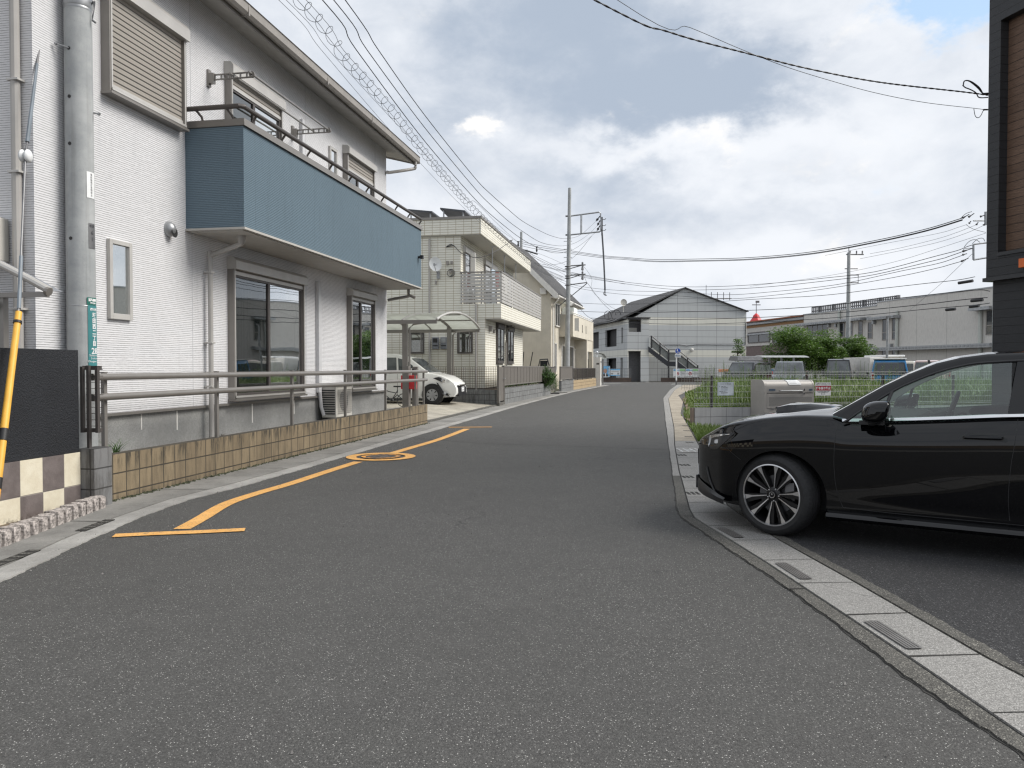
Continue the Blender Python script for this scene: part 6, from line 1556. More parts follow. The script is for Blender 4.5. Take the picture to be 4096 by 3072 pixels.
# doors
seam([(.475, .93), (.458, .80), (.452, .62), (.47, .42), (.515, .285)])
seam([(1.640, 1.01), (1.625, .86), (1.60, .66), (1.59, .45), (1.60, .30)])
seam([(.515, .285), (.9, .275), (1.6, .275), (2.25, .275)])
seam([(2.72, 1.04), (2.68, .95), (2.55, .80), (2.42, .55), (2.36, .40), (2.25, .29)])
# bonnet / wing gap
seam([(-.36, .835), (-.15, .925), (.1, .962), (.30, .972), (.45, .955)], w=.006)
seam([(-.43, .70), (-.36, .655), (-.28, .60)], w=.004)
# fuel/rocker edge
m = MB(); rows = []
for u in [.40 + .1 * k for k in range(19)]:
 w = lut(PLAN, u); rows.append([(u, -(w * .955), .262), (u, -(w * 1.0 + .004), .244), (u, -(w + .024), .225), (u, -(w + .028), .212), (u, -(w - .01), .182), (u, -(w * .84), .183)])
m.grid(rows); rows = [[(x, -y, z) for x, y, z in r] for r in rows]; m.grid(rows)
cpart('side_skirt', m, MT['cp_black'], body, smooth=True)
m = MB(); m.grid([[(.40 + .1 * k, -(lut(PLAN, .4 + .1 * k) + .0275), .213) for k in range(19)], [(.40 + .1 * k, -(lut(PLAN, .4 + .1 * k) + .001), .180) for k in range(19)]])
# front lip in matt plastic
m = MB(); rows = []
for u in [-.955, -.94, -.90, -.84, -.76, -.68, -.60, -.52, -.44]:
 w = lut(PLAN, u) + .012; t_ = (u + .955) / .52; zt = .36 - .10 * t_
 rows.append([(u + .0, -w * .97, zt), (u - .008, -w - .004, .30 - .05 * t_), (u - .004, -w, .235 - .02 * t_), (u + .02, -w * .93, .205 - .015 * t_)])
m.grid(rows); rows = [[(x, -y, z) for x, y, z in r] for r in rows]; m.grid(rows)
cpart('front_lip', m, MT['blackp'], body, smooth=True)
m = MB(); m.box(-.965, -.945, -.24, .24, .24, .36); m.add([(-.958, -.20, .46), (-.958, .20, .46), (-.945, .24, .60), (-.92, .16, .70), (-.92, -.16, .70), (-.945, -.24, .60)], [(0, 1, 2, 3, 4, 5)]); gr = cpart('front_grille', m, MT['blackp'], body)
m = MB(); m.box(-.972, -.965, -.165, .165, .37, .53); cpart('number_plate', m, MT['white'], body)
# corner vent blade
for sg in (-1, 1):
 pts = [(-.72, .48), (-.66, .36), (-.56, .235)]; m = MB()
 q_ = cr([(p[0], 0, p[1]) for p in pts], 6); m.tube([(p.x, sg * -(side_y(p.x, p.z) - .004), p.z) for p in q_], .012, 6)
 cpart('vent_blade', m, MT['blackp'], body, smooth=True)
# headlight
def patch(top, bot, off, mat, name, n=12, parent=None, mirror=True, k_=6, **kw):
 tp = cr([(p[0], 0, p[1]) for p in top], n); bt = cr([(p[0], 0, p[1]) for p in bot], n)
 N = 24; res = []
 par = parent if isinstance(parent, list) else [parent or body] * 2
 def samp(l, f): x = f * (len(l) - 1); i = min(int(x), len(l) - 2); return l[i].lerp(l[i + 1], x - i)
 for sg in (-1, 1):
  rows_ = []; m_ = MB()
  for j in range(k_ + 1):
   r_ = []
   for i in range(N + 1):
    p = samp(tp, i / N).lerp(samp(bt, i / N), j / k_); r_.append((p.x, -sg * (side_y(p.x, p.z) - off), p.z))
   rows_.append(r_)
  m_.grid(rows_); res.append(cpart(name, m_, MT[mat], par[0 if sg < 0 else 1], smooth=True, **kw))
 return res
hl = patch([(-.715, .765), (-.62, .788), (-.50, .806), (-.345, .822)], [(-.715, .69), (-.64, .655), (-.52, .68), (-.346, .814)], .004, 'blackp', 'headlight')
patch([(-.695, .764), (-.60, .783), (-.49, .799), (-.385, .809)], [(-.66, .742), (-.60, .760), (-.49, .785), (-.40, .803)], .009, 'chrome', 'daytime_light', parent=hl)
patch([(-.70, .755), (-.68, .76), (-.655, .765)], [(-.70, .69), (-.69, .672), (-.68, .668)], .008, 'lamp_g', 'lamp_element', parent=hl)
patch([(-.60, .738), (-.57, .745), (-.54, .748)], [(-.60, .712), (-.57, .712), (-.54, .718)], .007, 'lamp_g', 'lamp_lens', parent=hl)
# bonnet scoop
m = MB(); rows = []
for u, h_, w_ in [(-.16, .0, .24), (-.15, .045, .25), (-.05, .055, .27), (.12, .04, .28), (.30, .012, .26), (.34, .0, .24)]:
 rows.append([(u, -w_, top_z(u, w_) - .004), (u, -w_ * .86, top_z(u, w_ * .86) + h_ * .85), (u, -w_ * .5, top_z(u, w_ * .5) + h_), (u, 0, top_z(u, 0) + h_), (u, w_ * .5, top_z(u, w_ * .5) + h_), (u, w_ * .86, top_z(u, w_ * .86) + h_ * .85), (u, w_, top_z(u, w_) - .004)])
m.grid(rows); sc2 = cpart('bonnet_scoop', m, MT['cp_black'], body, smooth=True)
m = MB(); m.box(-.165, -.15, -.2, .2, top_z(-.15, 0) + .004, top_z(-.15, 0) + .038); cpart('scoop_mouth', m, MT['black'], sc2)
# greenhouse
RAIL = [(.43, 1.0), (.50, 1.045), (.64, 1.135), (.78, 1.225), (.95, 1.318), (1.12, 1.395), (1.28, 1.438), (1.45, 1.462), (1.9, 1.478), (2.5, 1.458), (3.0, 1.405), (3.3, 1.33), (3.5, 1.24), (3.66, 1.12)]
def ghalf(z): return .855 - .50 * (z - .95)
GT = [(.545, .965), (.60, 1.012), (.70, 1.088), (.828, 1.180), (.95, 1.250), (1.12, 1.328), (1.28, 1.378), (1.45, 1.406), (1.9, 1.424), (2.5, 1.405), (2.95, 1.345), (3.22, 1.25), (3.32, 1.17), (3.36, 1.10)]
CEN = [(.36, 1.02), (.43, 1.055), (.57, 1.145), (.71, 1.23), (.885, 1.328), (1.055, 1.41), (1.21, 1.458), (1.42, 1.487), (1.9, 1.515), (2.5, 1.50), (3.05, 1.45), (3.4, 1.375), (3.62, 1.28), (3.76, 1.13)]
def cross(i, f0=0, f1=1, n=10, off=0.0):
 (ur, zr), (uc, zc) = RAIL[i], CEN[i]; hw_ = ghalf(zr); out = []
 for k in range(2 * n + 1):
  s = -1 + k / n; a = abs(s)
  out.append((ur + (uc - ur) * (1 - a ** 2.2), hw_ * s, zr + (zc - zr) * (1 - a ** 3.0) + off))
 return out
m = MB(); m.grid([cross(i) for i in range(6, 12)]); roof_ = cpart('roof', m, MT['cp_black'], smooth=True)
m = MB(); m.grid([cross(i, off=-.02) for i in range(6, 12)]); cpart('headliner', m, MT['trim_l'], roof_, smooth=True)
m = MB(); m.grid([cross(i) for i in range(0, 7)]); cpart('windscreen', m, MT['cglass'], smooth=True)
m = MB(); m.grid([cross(i) for i in range(11, 14)]); cpart('rear_window', m, MT['cglass_d'], smooth=True)
# side frames: rail strip outside, glass inside (both sides)
for sg, lab in ((-1, None), (1, None)):
 m = MB(); rows = []
 for (ur, zr), (ug, zg) in zip(RAIL, GT):
  hr_, hg_ = ghalf(zr), ghalf(zg)
  rows.append([(ur, sg * (hr_ - .004), zr + .004), (ur * .96 + ug * .04, sg * (hr_ + .012), zr - .006), (ur * .6 + ug * .4, sg * (hr_ * .6 + hg_ * .4 + .014), zr * .6 + zg * .4), (ur * .3 + ug * .7, sg * (hr_ * .3 + hg_ * .7 + .010), zr * .3 + zg * .7), (ug, sg * (hg_ + .002), zg)])
 m.grid(rows); fr_ = cpart('roof_rail', m, MT['cp_black'], smooth=True)
 m = MB(); rows = []
 for (ur, zr), (ug, zg) in zip(RAIL[:8], GT[:8]): rows.append([(ur + .012, sg * (ghalf(zr) - .03), zr - .015), (ug + .01, sg * (ghalf(zg) - .035), zg)])
 m.grid(rows); cpart('pillar_trim', m, MT['trim_l'], fr_)
 # black window surround line
 m = MB(); m.tube([(ug, sg * (ghalf(zg) + .006), zg) for ug, zg in [(GT[0][0] - .03, GT[0][1] - .02)] + [tuple(p) for p in [(v.x, v.z) for v in cr([(a, 0, b) for a, b in GT], 4)]]], .009, 6); cpart('window_seal', m, MT['blackp'], fr_)
 def gl(u0, u1, name, mat):
  rows_ = []; n = 10
  gtl = cr([(a, 0, b) for a, b in GT], 8)
  for k in range(n + 1):
   u = u0 + (u1 - u0) * k / n
   zt_ = None
   for a, b in zip(gtl, gtl[1:]):
    if a.x <= u <= b.x: zt_ = a.z + (b.z - a.z) * (u - a.x) / max(1e-6, b.x - a.x); break
   if zt_ is None: zt_ = lut(BELT, u) + .01
   zb_ = lut(BELT, u) - .01; zt_ = max(zt_, zb_ + .003)
   rows_.append([(u, sg * (ghalf(zb_ + (zt_ - zb_) * j / 4) + .001), zb_ + (zt_ - zb_) * j / 4) for j in range(5)])
  m_ = MB(); m_.grid(rows_); return cpart(name, m_, MT[mat], smooth=True)
 gl(.56, .80, 'quarter_window', 'cglass'); gl(.80, 1.60, 'front_window', 'cglass'); gl(1.70, 2.74, 'rear_door_window', 'cglass_d'); gl(2.78, 3.34, 'cargo_window', 'cglass_d')
 m = MB(); rows = []
 for k in range(7):
  f_ = k / 6; ub, ut = 1.575, 1.66; zb_, zt_ = lut(BELT, 1.6) - .01, 1.425
  z = zb_ + (zt_ - zb_) * f_; rows.append([(1.575 + .06 * f_, sg * (ghalf(z) + .006), z), (1.70 + .02 * f_, sg * (ghalf(z) + .006), z)])
 m.grid(rows); cpart('door_pillar', m, MT['cp_black'], fr_, smooth=True)
 m = MB(); m.tube([(.835, sg * (ghalf(1.185) + .004), 1.185), (.765, sg * (ghalf(.97) + .004), .965)], .013, 6); m.tube([(2.74, sg * (ghalf(1.37) + .003), 1.37), (2.78, sg * (ghalf(1.07) + .003), 1.07)], .014, 6); cpart('window_bar', m, MT['blackp'], fr_)
 m = MB(); rows = []
 for u in [.50 + .15 * k for k in range(20)]:
  zb_ = lut(BELT, u); y_ = lut(PLAN, u) * .935
  rows.append([(u, sg * (y_ - .012), zb_ - .012), (u, sg * (y_ + .006), zb_ - .008), (u, sg * (y_ + .004), zb_ + .012), (u, sg * (y_ - .02), zb_ + .014)])
 m.grid(rows); cpart('belt_moulding', m, MT['chrome'], fr_, smooth=True)
 # door mirror
for sg in (-1, 1):
 m = MB(); rows = []; c = Vector((.785, sg * .985, 1.04))
 for i in range(11):
  ph = -pi / 2 + pi * i / 10
  rows.append([(c.x + (.125 if cos(t_) < 0 else .06) * max(0, cos(ph)) ** .45 * abs(cos(t_)) ** .8 * (1 if cos(t_) > 0 else -1) + .02 * sin(ph) + .03 * sin(t_), c.y + sg * .125 * sin(ph), c.z + (.084 if sin(t_) > 0 else .086) * max(0, cos(ph)) ** .4 * (abs(sin(t_)) ** .62 * (1 if sin(t_) > 0 else -1)) + .006 * sin(ph)) for t_ in [2 * pi * k / 24 for k in range(24)]])
 m.grid(rows, close=True); mi = cpart('door_mirror', m, MT['cp_black'], smooth=True, auto=180)
 m = MB(); m.tube([(.70, sg * .86, .955), (.74, sg * .92, .965), (.78, sg * .97, .985)], .032, 10); m.box(.63, .80, sg * .83, sg * .90, .935, .965); cpart('mirror_stalk', m, MT['blackp'], mi, smooth=True)
 m = MB(); m.lathe([(0, .0), (.066, .0)], (.850, c.y, c.z), 'x', 20); cpart('mirror_glass', m, MT['chrome'], mi)
# handles
for uh in (1.44, 2.36):
 for sg in (-1, 1):
  y_ = side_y(uh, .875); m = MB(); rows = []
  zc_ = .868 + (uh - 1.44) * .03
  for i in range(5):
   r = i / 4; rows.append([(uh - .005 + .148 * r * cos(t_), -sg * (side_y(uh + .148 * r * cos(t_), zc_) - .0016 + .0 * r), zc_ - .006 + .048 * r * sin(t_)) for t_ in [2 * pi * k / 24 for k in range(24)]])
  m.grid(rows, close=True); rc = cpart('handle_recess', m, MT['mirror_g'], body, smooth=True)
  m = MB(); q_ = [(uh - .115 + .02 * k, -sg * (y_ - .018 - .010 * sin(pi * k / 11)), zc_ + .004 + .003 * k / 11) for k in range(12)]
  rows = [[(p[0], p[1], p[2] - .013), (p[0], p[1] - (.008 if sg > 0 else -.008) * -1 * 1.0, p[2] - .006), (p[0], p[1] + (.008 if sg > 0 else -.008), p[2] + .008), (p[0], p[1], p[2] + .014)] for p in q_]
  m.grid(rows); m.tube([(q_[0][0], q_[0][1] + sg * -.02, q_[0][2]), q_[0]], .013, 8); m.tube([(q_[-1][0], q_[-1][1] + sg * -.02, q_[-1][2]), q_[-1]], .013, 8)
  m.tube([(p[0], p[1], p[2]) for p in q_], .0125, 8)
  cpart('door_handle', m, MT['cp_black'], body, smooth=True)
# wheels
def wheel(c, steer, sg, name='wheel'):
 """c centre of the outer face plane; built around origin then placed"""
 e = bpy.data.objects.new(name, None); COL.objects.link(e); e.parent = car; e.location = c; e.rotation_euler = (0, 0, steer); e.empty_display_size = .1
 R, r, w = .333, .254, .110
 m_ = MB(); prof = [(r - .006, -w), (r + .012, -w - .004), (r + .030, -w - .008), (R - .03, -w + .0), (R - .010, -w + .018), (R, -w + .045), (R + .001, 0), (R, w - .045), (R - .010, w - .018), (R - .03, w), (r + .03, w), (r, w - .01)]
 m_.lathe(prof, (0, 0, 0), 'y', 64)
 o = mesh_obj('tyre', m_, MT['tyre'], smooth=True, auto=30); o.parent = e
 m_ = MB()
 for yy in (-.05, -.018, .018, .05): m_.lathe([(R - .004, yy - .004), (R + .0025, yy - .004), (R + .0025, yy + .004), (R - .004, yy + .004)], (0, 0, 0), 'y', 64)
 for k in range(60):
  t_ = 2 * pi * k / 60
  for s_ in (-1, 1):
   y0, y1 = s_ * .058, s_ * .098
   m_.add([(R * 1.0045 * cos(t_ + d_) if j < 2 else (R - .010) * 1.004 * cos(t_ + d_), (y0 if j < 2 else y1), R * 1.0045 * sin(t_ + d_) if j < 2 else (R - .010) * 1.004 * sin(t_ + d_)) for j, d_ in ((0, 0), (1, .02), (2, .035), (3, .015))], [(0, 1, 2, 3)])
 o2 = mesh_obj('tread_grooves', m_, MT['black']); o2.parent = o
 m_ = MB(); m_.lathe([(r - .002, -w + .0), (r, -w + .006), (r - .014, -w + .004), (r - .018, -w + .03), (r - .03, 0), (r - .03, w - .01)], (0, 0, 0), 'y', 56)
 rimo = mesh_obj('rim', m_, MT['rim_d'], smooth=True); rimo.parent = e
 m_ = MB(); m_.lathe([(r - .001, -w - .0005), (r - .012, -w - .003), (r - .014, -w + .004)], (0, 0, 0), 'y', 56); o = mesh_obj('rim_edge', m_, MT['rim'], smooth=True); o.parent = rimo
 yb = -w + .012
 m_ = MB(); ms = MB()
 for k in range(10):
  t0 = 2 * pi * k / 10 + (.10 if k % 2 else -.10) + .16
  t1 = 2 * pi * k / 10 + .16 + (.055 if k % 2 else -.055)
  def sp(rad, t_, da, y): return (rad * cos(t_ + da), y, rad * sin(t_ + da))
  o_w, i_w = .105, .10
  # dark body of the spoke
  q1 = [sp(.050, t0, -.20, yb + .028), sp(.050, t0, .20, yb + .028), sp(r - .014, t1, .16, yb + .012), sp(r - .014, t1, -.16, yb + .012)]
  q2 = [(x, y + .045, z) for x, y, z in q1]; m_.add(q1 + q2, [(0, 1, 2, 3), (7, 6, 5, 4), (0, 3, 7, 4), (1, 5, 6, 2)])
  # machined face, thin at the hub, wide at the rim, on one side of the spoke
  d_ = -.055 if k % 2 else .055
  q1 = [sp(.055, t0, d_ * 1.2 - .05, yb + .020), sp(.055, t0, d_ * 1.2 + .05, yb + .020), sp(r - .075, t1, d_ * .9 + .035, yb + .004), sp(r - .013, t1, d_ * .8 + .085, yb - .002), sp(r - .013, t1, d_ * .8 - .085, yb - .002), sp(r - .075, t1, d_ * .9 - .035, yb + .004)]
  ms.add(q1, [(0, 1, 2, 5), (5, 2, 3, 4)])
 o = mesh_obj('spokes', m_, MT['rim_d']); o.parent = rimo
 o = mesh_obj('spoke_faces', ms, MT['rim'], recalc=False); o.parent = rimo
 m_ = MB(); m_.lathe([(0, yb + .004), (.030, yb + .006), (.034, yb + .02), (.062, yb + .03), (.066, yb + .06)], (0, 0, 0), 'y', 28); o = mesh_obj('hub', m_, MT['rim_d'], smooth=True); o.parent = rimo
 m_ = MB(); m_.lathe([(.0215, yb + .0035), (.0255, yb + .003), (.0255, yb + .0045)], (0, 0, 0), 'y', 24)
 m_.lathe([(0, yb + .003), (.006, yb + .003)], (.0, 0, .006), 'y', 8)
 for t_ in range(5):
  m_.lathe([(0, yb + .018), (.006, yb + .019), (.009, yb + .03)], (.050 * cos(2 * pi * t_ / 5 + 1.1), 0, .050 * sin(2 * pi * t_ / 5 + 1.1)), 'y', 8)
 o = mesh_obj('lug_nut', m_, MT['rim']); o.parent = rimo
 m_ = MB(); m_.lathe([(0, -.01), (.155, -.01), (.155, .015), (0, .015)], (0, 0, 0), 'y', 36); o = mesh_obj('brake_disc', m_, MT['galv_d']); o.parent = e
 m_ = MB(); m_.box(.09, .17, -.055, .03, -.02, .11); o = mesh_obj('brake_caliper', m_, MT['galv_d'], bevel=.01); o.parent = e
 return e
wheel((0, -(HW - .125), .333 - .0), -R_(15), -1)
wheel((2.67, -(HW - .125), .333), 0, -1)
w3_ = wheel((0, HW - .125, .333), pi - R_(15), 1); w4_ = wheel((2.67, HW - .125, .333), pi, 1)
# cabin
m = MB(); m.box(.62, .98, -.72, .72, .55, .93); m.ext([(.40, .98), (.62, 1.00), (.98, .985), (1.04, .93), (1.04, .80), (.62, .80), (.40, .93)], 'y', -.73, .73); cpart('dashboard', m, MT['cloth_d'], bevel=.03)
m = MB(); rows = []
for i in range(25):
 a_ = 2 * pi * i / 24; cx_, cy_, cz_ = 1.16, .36, .98
 px_ = Vector((cx_ + .06 * sin(a_) * 1.0, cy_ + .185 * cos(a_), cz_ + .175 * sin(a_))); rows.append(px_)
m.tube(rows, .016, 8, cap=False); m.tube([(1.16, .36, .98), (1.02, .36, .93)], .045, 10); m.box(1.14, 1.18, .20, .52, .955, .995); cpart('steering_wheel', m, MT['black'], smooth=True)
for sg in (-1, 1):
 for u, dz in ((1.42, 0), (2.35, .02)):
  m = MB(); m.ext([(u - .02, .52), (u + .36, .50), (u + .44, .62), (u + .60, 1.10), (u + .585, 1.14), (u + .52, 1.15), (u + .40, .78), (u + .30, .69), (u - .02, .70)], 'y', sg * .37 - .25, sg * .37 + .25)
  s1 = cpart('seat', m, MT['cloth_d'], bevel=.04)
  m = MB(); m.box(u + .56, u + .66, sg * .37 - .12, sg * .37 + .12, 1.19 + dz, 1.34 + dz); m.tube([(u + .60, sg * .37 - .05, 1.12), (u + .60, sg * .37 - .05, 1.2)], .008, 6); m.tube([(u + .60, sg * .37 + .05, 1.12), (u + .60, sg * .37 + .05, 1.2)], .008, 6); cpart('headrest', m, MT['cloth_d'], s1, bevel=.03)
m = MB(); m.box(1.03, 1.06, -.12, .12, 1.30, 1.36); m.tube([(1.04, 0, 1.36), (1.02, 0, 1.43)], .01, 6); cpart('rear_view_mirror', m, MT['blackp'], bevel=.01)
for sg in (-.80, .55):
 m = MB(); m.box(3.70, 3.815, sg, sg + .25, .82, .96); cpart('tail_lamp', m, MT['lamp_r'], bevel=.02)
# other cars (generic builder, local x = forward nose, y = left)
def simple_car(name, label, X, Y, head, L, W, Hh, low, glassprof, paint, r=.30, z0=0.0, cat='car', group='cars in the far car park', noseh=None, roofcol=None, detail=None, ends=True, wins=None):
 """low: side outline of the body; glassprof: side outline of the cabin (x,z); head: heading degrees, 0 = +Y"""
 e = bpy.data.objects.new(name, None); COL.objects.link(e); e.location = (X, Y, z0); e.rotation_euler = (0, 0, pi / 2 - R_(head)); e.empty_display_size = .3
 e['label'] = label; e['category'] = cat
 if group: e['group'] = group
 def P(nm, mb_, mt, par=None, **kw):
  o = mesh_obj(nm, mb_, mt, **kw); o.parent = par or e; return o
 hw = W / 2
 m_ = MB(); NX = len(low)
 # body: plan view rounded ends by narrowing
 xs = [p[0] for p in low]; x0, x1 = min(xs), max(xs)
 def wx(x, z=0.6):
  f_ = min((x - x0), (x1 - x)) / .5; f_ = max(0, min(1, f_)); k_ = 1 - .16 * (1 - f_) ** 2.2
  return hw * k_
 rows = []
 for s_, ins, sh in ((-1, .0, 0),):
  pass
 lay = [(-1.0, .93), (-.985, .985), (-.94, 1.0), (-.5, 1.0), (0, 1.0), (.5, 1.0), (.94, 1.0), (.985, .985), (1.0, .93)]
 cz = sum(p[1] for p in low) / NX; cxx = (x0 + x1) / 2
 for f_, sc in lay:
  rows.append([(cxx + (x - cxx) * (1 - (1 - sc) * .25), f_ * wx(x), cz + (z - cz) * (1 - (1 - sc) * .6)) for x, z in low])
 m_.grid(rows, close=True); m_.f.append(tuple(range(NX))); m_.mi.append(0); k0_ = (len(rows) - 1) * NX; m_.f.append(tuple(range(k0_, k0_ + NX))); m_.mi.append(0)
 b = P('body', m_, MT[paint], smooth=True, auto=40)
 # cabin: outer shell tapered to the roof
 zt_ = max(z for x, z in glassprof); zb_ = min(z for x, z in glassprof)
 def hwz(z): return hw * (.96 - .17 * (z - zb_) / (zt_ - zb_))
 m_ = MB(); n_ = len(glassprof)
 A_ = [(x, -hwz(z), z) for x, z in glassprof]; B_ = [(x, hwz(z), z) for x, z in glassprof]
 m_.add(A_ + B_, [tuple(range(n_)), tuple(range(n_, 2 * n_))] + [(i, (i + 1) % n_, n_ + (i + 1) % n_, n_ + i) for i in range(n_)])
 cabm = P('cabin', m_, MT[roofcol or paint], smooth=True, auto=30, bevel=.05)
 # side windows
 def pt(x, z, s_, off=.006): return (x, s_ * (hwz(z) + off), z)
 for k_, w_ in enumerate(wins or []):
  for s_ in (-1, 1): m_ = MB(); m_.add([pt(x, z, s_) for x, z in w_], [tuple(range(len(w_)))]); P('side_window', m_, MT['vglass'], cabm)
 # front and rear screens: find the front-most and rear-most sloping edges
 def screen(pa, pb, nm, ins=.07, off=.02):
  (xa, za), (xb, zb2) = pa, pb; d = Vector((xb - xa, 0, zb2 - za)).normalized(); nrm = Vector((d.z, 0, -d.x)) * (1 if nm == 'windscreen' else -1)
  if (nm == 'windscreen') != (nrm.x > 0): nrm = -nrm
  a_ = (xa + (xb - xa) * .07 + nrm.x * off, za + (zb2 - za) * .07 + nrm.z * off); c_ = (xa + (xb - xa) * .90 + nrm.x * off, za + (zb2 - za) * .90 + nrm.z * off)
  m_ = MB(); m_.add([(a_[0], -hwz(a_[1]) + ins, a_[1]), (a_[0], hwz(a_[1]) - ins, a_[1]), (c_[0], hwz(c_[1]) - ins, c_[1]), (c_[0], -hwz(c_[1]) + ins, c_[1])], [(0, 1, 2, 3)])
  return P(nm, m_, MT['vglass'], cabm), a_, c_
 gp_ = glassprof
 e['_'] = 0; del e['_']
 fr = screen(gp_[-1], gp_[-2], 'windscreen'); rr = screen(gp_[0], gp_[1], 'rear_window')
 # wheels with arches
 for xw in (x1 - L * .19, x0 + L * .19):
  for s_ in (-1, 1):
   m_ = MB(); m_.lathe([(r + .07, s_ * (hw - .17)), (r + .07, s_ * (hw * .985 + .006)), (0, s_ * (hw * .985 + .004))], (xw, 0, r + .01), 'y', 24); P('wheel_arch', m_, MT['black'], b)
   m_ = MB(); m_.lathe([(0, s_ * (hw - .16)), (r, s_ * (hw - .16)), (r, s_ * (hw + .0)), (r - .025, s_ * (hw + .016)), (r * .66, s_ * (hw + .012))], (xw, 0, r), 'y', 28); w_ = P('wheel', m_, MT['tyre'], smooth=True)
   m_ = MB(); m_.lathe([(r * .66, s_ * (hw + .010)), (r * .60, s_ * (hw + .006))], (xw, 0, r), 'y', 28)
   for k_ in range(7):
    t_ = 2 * pi * k_ / 7 + .3; ca, sa = cos(t_), sin(t_); q_ = []
    for rad, wd in ((.04, -.03), (.04, .03), (r * .62, .055), (r * .62, -.055)): q_.append((xw + rad * ca - wd * sa, s_ * (hw + .011), r + rad * sa + wd * ca))
    m_.add(q_, [(0, 1, 2, 3)])
   m_.lathe([(0, s_ * (hw + .014)), (.05, s_ * (hw + .013)), (.055, s_ * (hw + .01))], (xw, 0, r), 'y', 12)
   P('hub_cap', m_, MT['galv'] if r < .31 else MT['rim'], w_, recalc=False)
 if ends:
  nz = noseh or .62
  for s_ in (-1, 1): m_ = MB(); m_.box(x1 - .12, x1 + .012, s_ * hw * .82, s_ * hw * .52, nz, nz + .14); P('headlight', m_, MT['lamp_g'], b, bevel=.02)
  m_ = MB(); m_.box(x1 - .05, x1 + .014, -hw * .48, hw * .48, nz - .06, nz + .1); m_.box(x1 - .05, x1 + .016, -hw * .6, hw * .6, .28, .42); P('grille', m_, MT['blackp'], b)
  m_ = MB(); m_.box(x1, x1 + .03, -.165, .165, .40, .56); P('number_plate', m_, MT['white'], b)
  m_ = MB(); m_.box(x0 - .02, x0, -.165, .165, .55, .71); P('number_plate', m_, MT['white'], b)
  for s_ in (-1, 1):
   m_ = MB(); m_.box(x0 - .012, x0 + .08, s_ * hw * .84, s_ * hw * .96, .75, 1.15); P('tail_lamp', m_, MT['lamp_r'], b, bevel=.015)
   m_ = MB(); m_.box(gp_[-1][0] - .32, gp_[-1][0] - .20, s_ * (hw + .03), s_ * (hw + .17), zb_ + .02, zb_ + .17); P('door_mirror', m_, MT['blackp'], bevel=.03)
 return e, P, b, cabm
# white compact people carrier under the carport -------------------------
# side outline (x forward). nose towards the street: heading along +b
Xc, Yc = f2w(-8.55, 25.55, TH)
low = [(-2.1, .25), (-2.12, .55), (-2.08, .95), (-1.9, 1.02), (.95, 1.04), (1.25, 1.02), (1.62, .93), (1.88, .80), (2.02, .68), (2.09, .52), (2.10, .36), (2.02, .24), (1.2, .19), (-1.3, .19)]
cabp = [(-2.02, .98), (-1.90, 1.52), (-1.6, 1.655), (-.9, 1.69), (-.1, 1.67), (.42, 1.57), (1.22, 1.0)]
wins_ = [[(-1.8, 1.04), (-1.74, 1.45), (-1.0, 1.55), (-.95, 1.04)], [(-.88, 1.04), (-.92, 1.55), (.0, 1.55), (.05, 1.02)], [(.12, 1.02), (.06, 1.53), (.36, 1.46), (.60, 1.27), (.62, 1.02)], [(.68, 1.02), (.68, 1.21), (.95, 1.03)]]
ww, P_, b_, cb_ = simple_car('white_car', 'pearl white compact people carrier parked under the arched carport', Xc, Yc, TH + 90, 4.23, 1.69, 1.69, low, cabp, 'cp_white', r=.30, z0=.165, cat='car', group=None, wins=wins_, ends=False)
for s_ in (-1, 1):
 y_ = s_ * .80
 m = MB(); m.add([(1.32, s_ * .852, .86), (1.52, s_ * .850, .90), (1.78, s_ * .80, .84), (1.99, s_ * .66, .72), (1.93, s_ * .72, .68), (1.60, s_ * .85, .74)], [(0, 1, 2, 3, 4, 5)]); hl_ = P_('headlight', m, MT['blackp'], b_)
 m = MB(); m.lathe([(0, 0), (.055, .004), (.06, -.02)], (1.68, s_ * .853, .79), 'y', 12); m.lathe([(0, 0), (.045, .004), (.05, -.02)], (1.83, s_ * .80, .765), 'y', 12); P_('headlight_lens', m, MT['chrome'], hl_)
 m = MB(); m.add([(1.44, s_ * .857, .72), (1.50, s_ * .857, .70), (1.68, s_ * .845, .42), (1.86, s_ * .79, .33), (2.09, s_ * .60, .30), (2.09, s_ * .6, .25), (1.80, s_ * .83, .24), (1.62, s_ * .858, .36)], [tuple(range(8))]); P_('bumper_corner', m, MT['blackp'], b_)
 m = MB(); m.lathe([(0, .004), (.05, .0)], (1.74, s_ * .85, .37), 'y', 14); P_('fog_lamp', m, MT['lamp_g'], b_)
m = MB(); m.add([(2.065, -.55, .62), (2.065, .55, .62), (2.115, .45, .40), (2.115, -.45, .40)], [(0, 1, 2, 3)]); m.box(2.05, 2.125, -.5, .5, .25, .56); P_('grille', m, MT['blackp'], b_)
m = MB(); m.box(2.06, 2.13, -.40, .40, .60, .64); P_('grille_bar', m, MT['chrome'], b_)
m = MB(); m.box(2.125, 2.14, -.165, .165, .40, .56); pl_ = P_('number_plate', m, MT['white'], b_)
for i_, (tx, sz, zz_) in enumerate([('大宮 500', .045, .515), ('あ 6-94', .075, .425)]):
 tm = text_mb(tx, sz, (2.142, 0, zz_), (0, 1, 0), (0, 0, 1), align='CENTER'); P_('plate_lettering', tm, MT['ink'], pl_)
for s_ in (-1, 1): m = MB(); m.box(.60, .72, s_ * .84, s_ * 1.0, 1.04, 1.19); P_('door_mirror', m, MT['cp_white'], bevel=.03)
m = MB()
for s_ in (-1, 1):
 for x in (-.95, .08): m.box(x, x + .008, s_ * .846, s_ * .849, .26, 1.0)
 m.box(-1.95, -.95, s_ * .846, s_ * .850, .93, .945)
P_('panel_gap', m, MT['black'], b_)
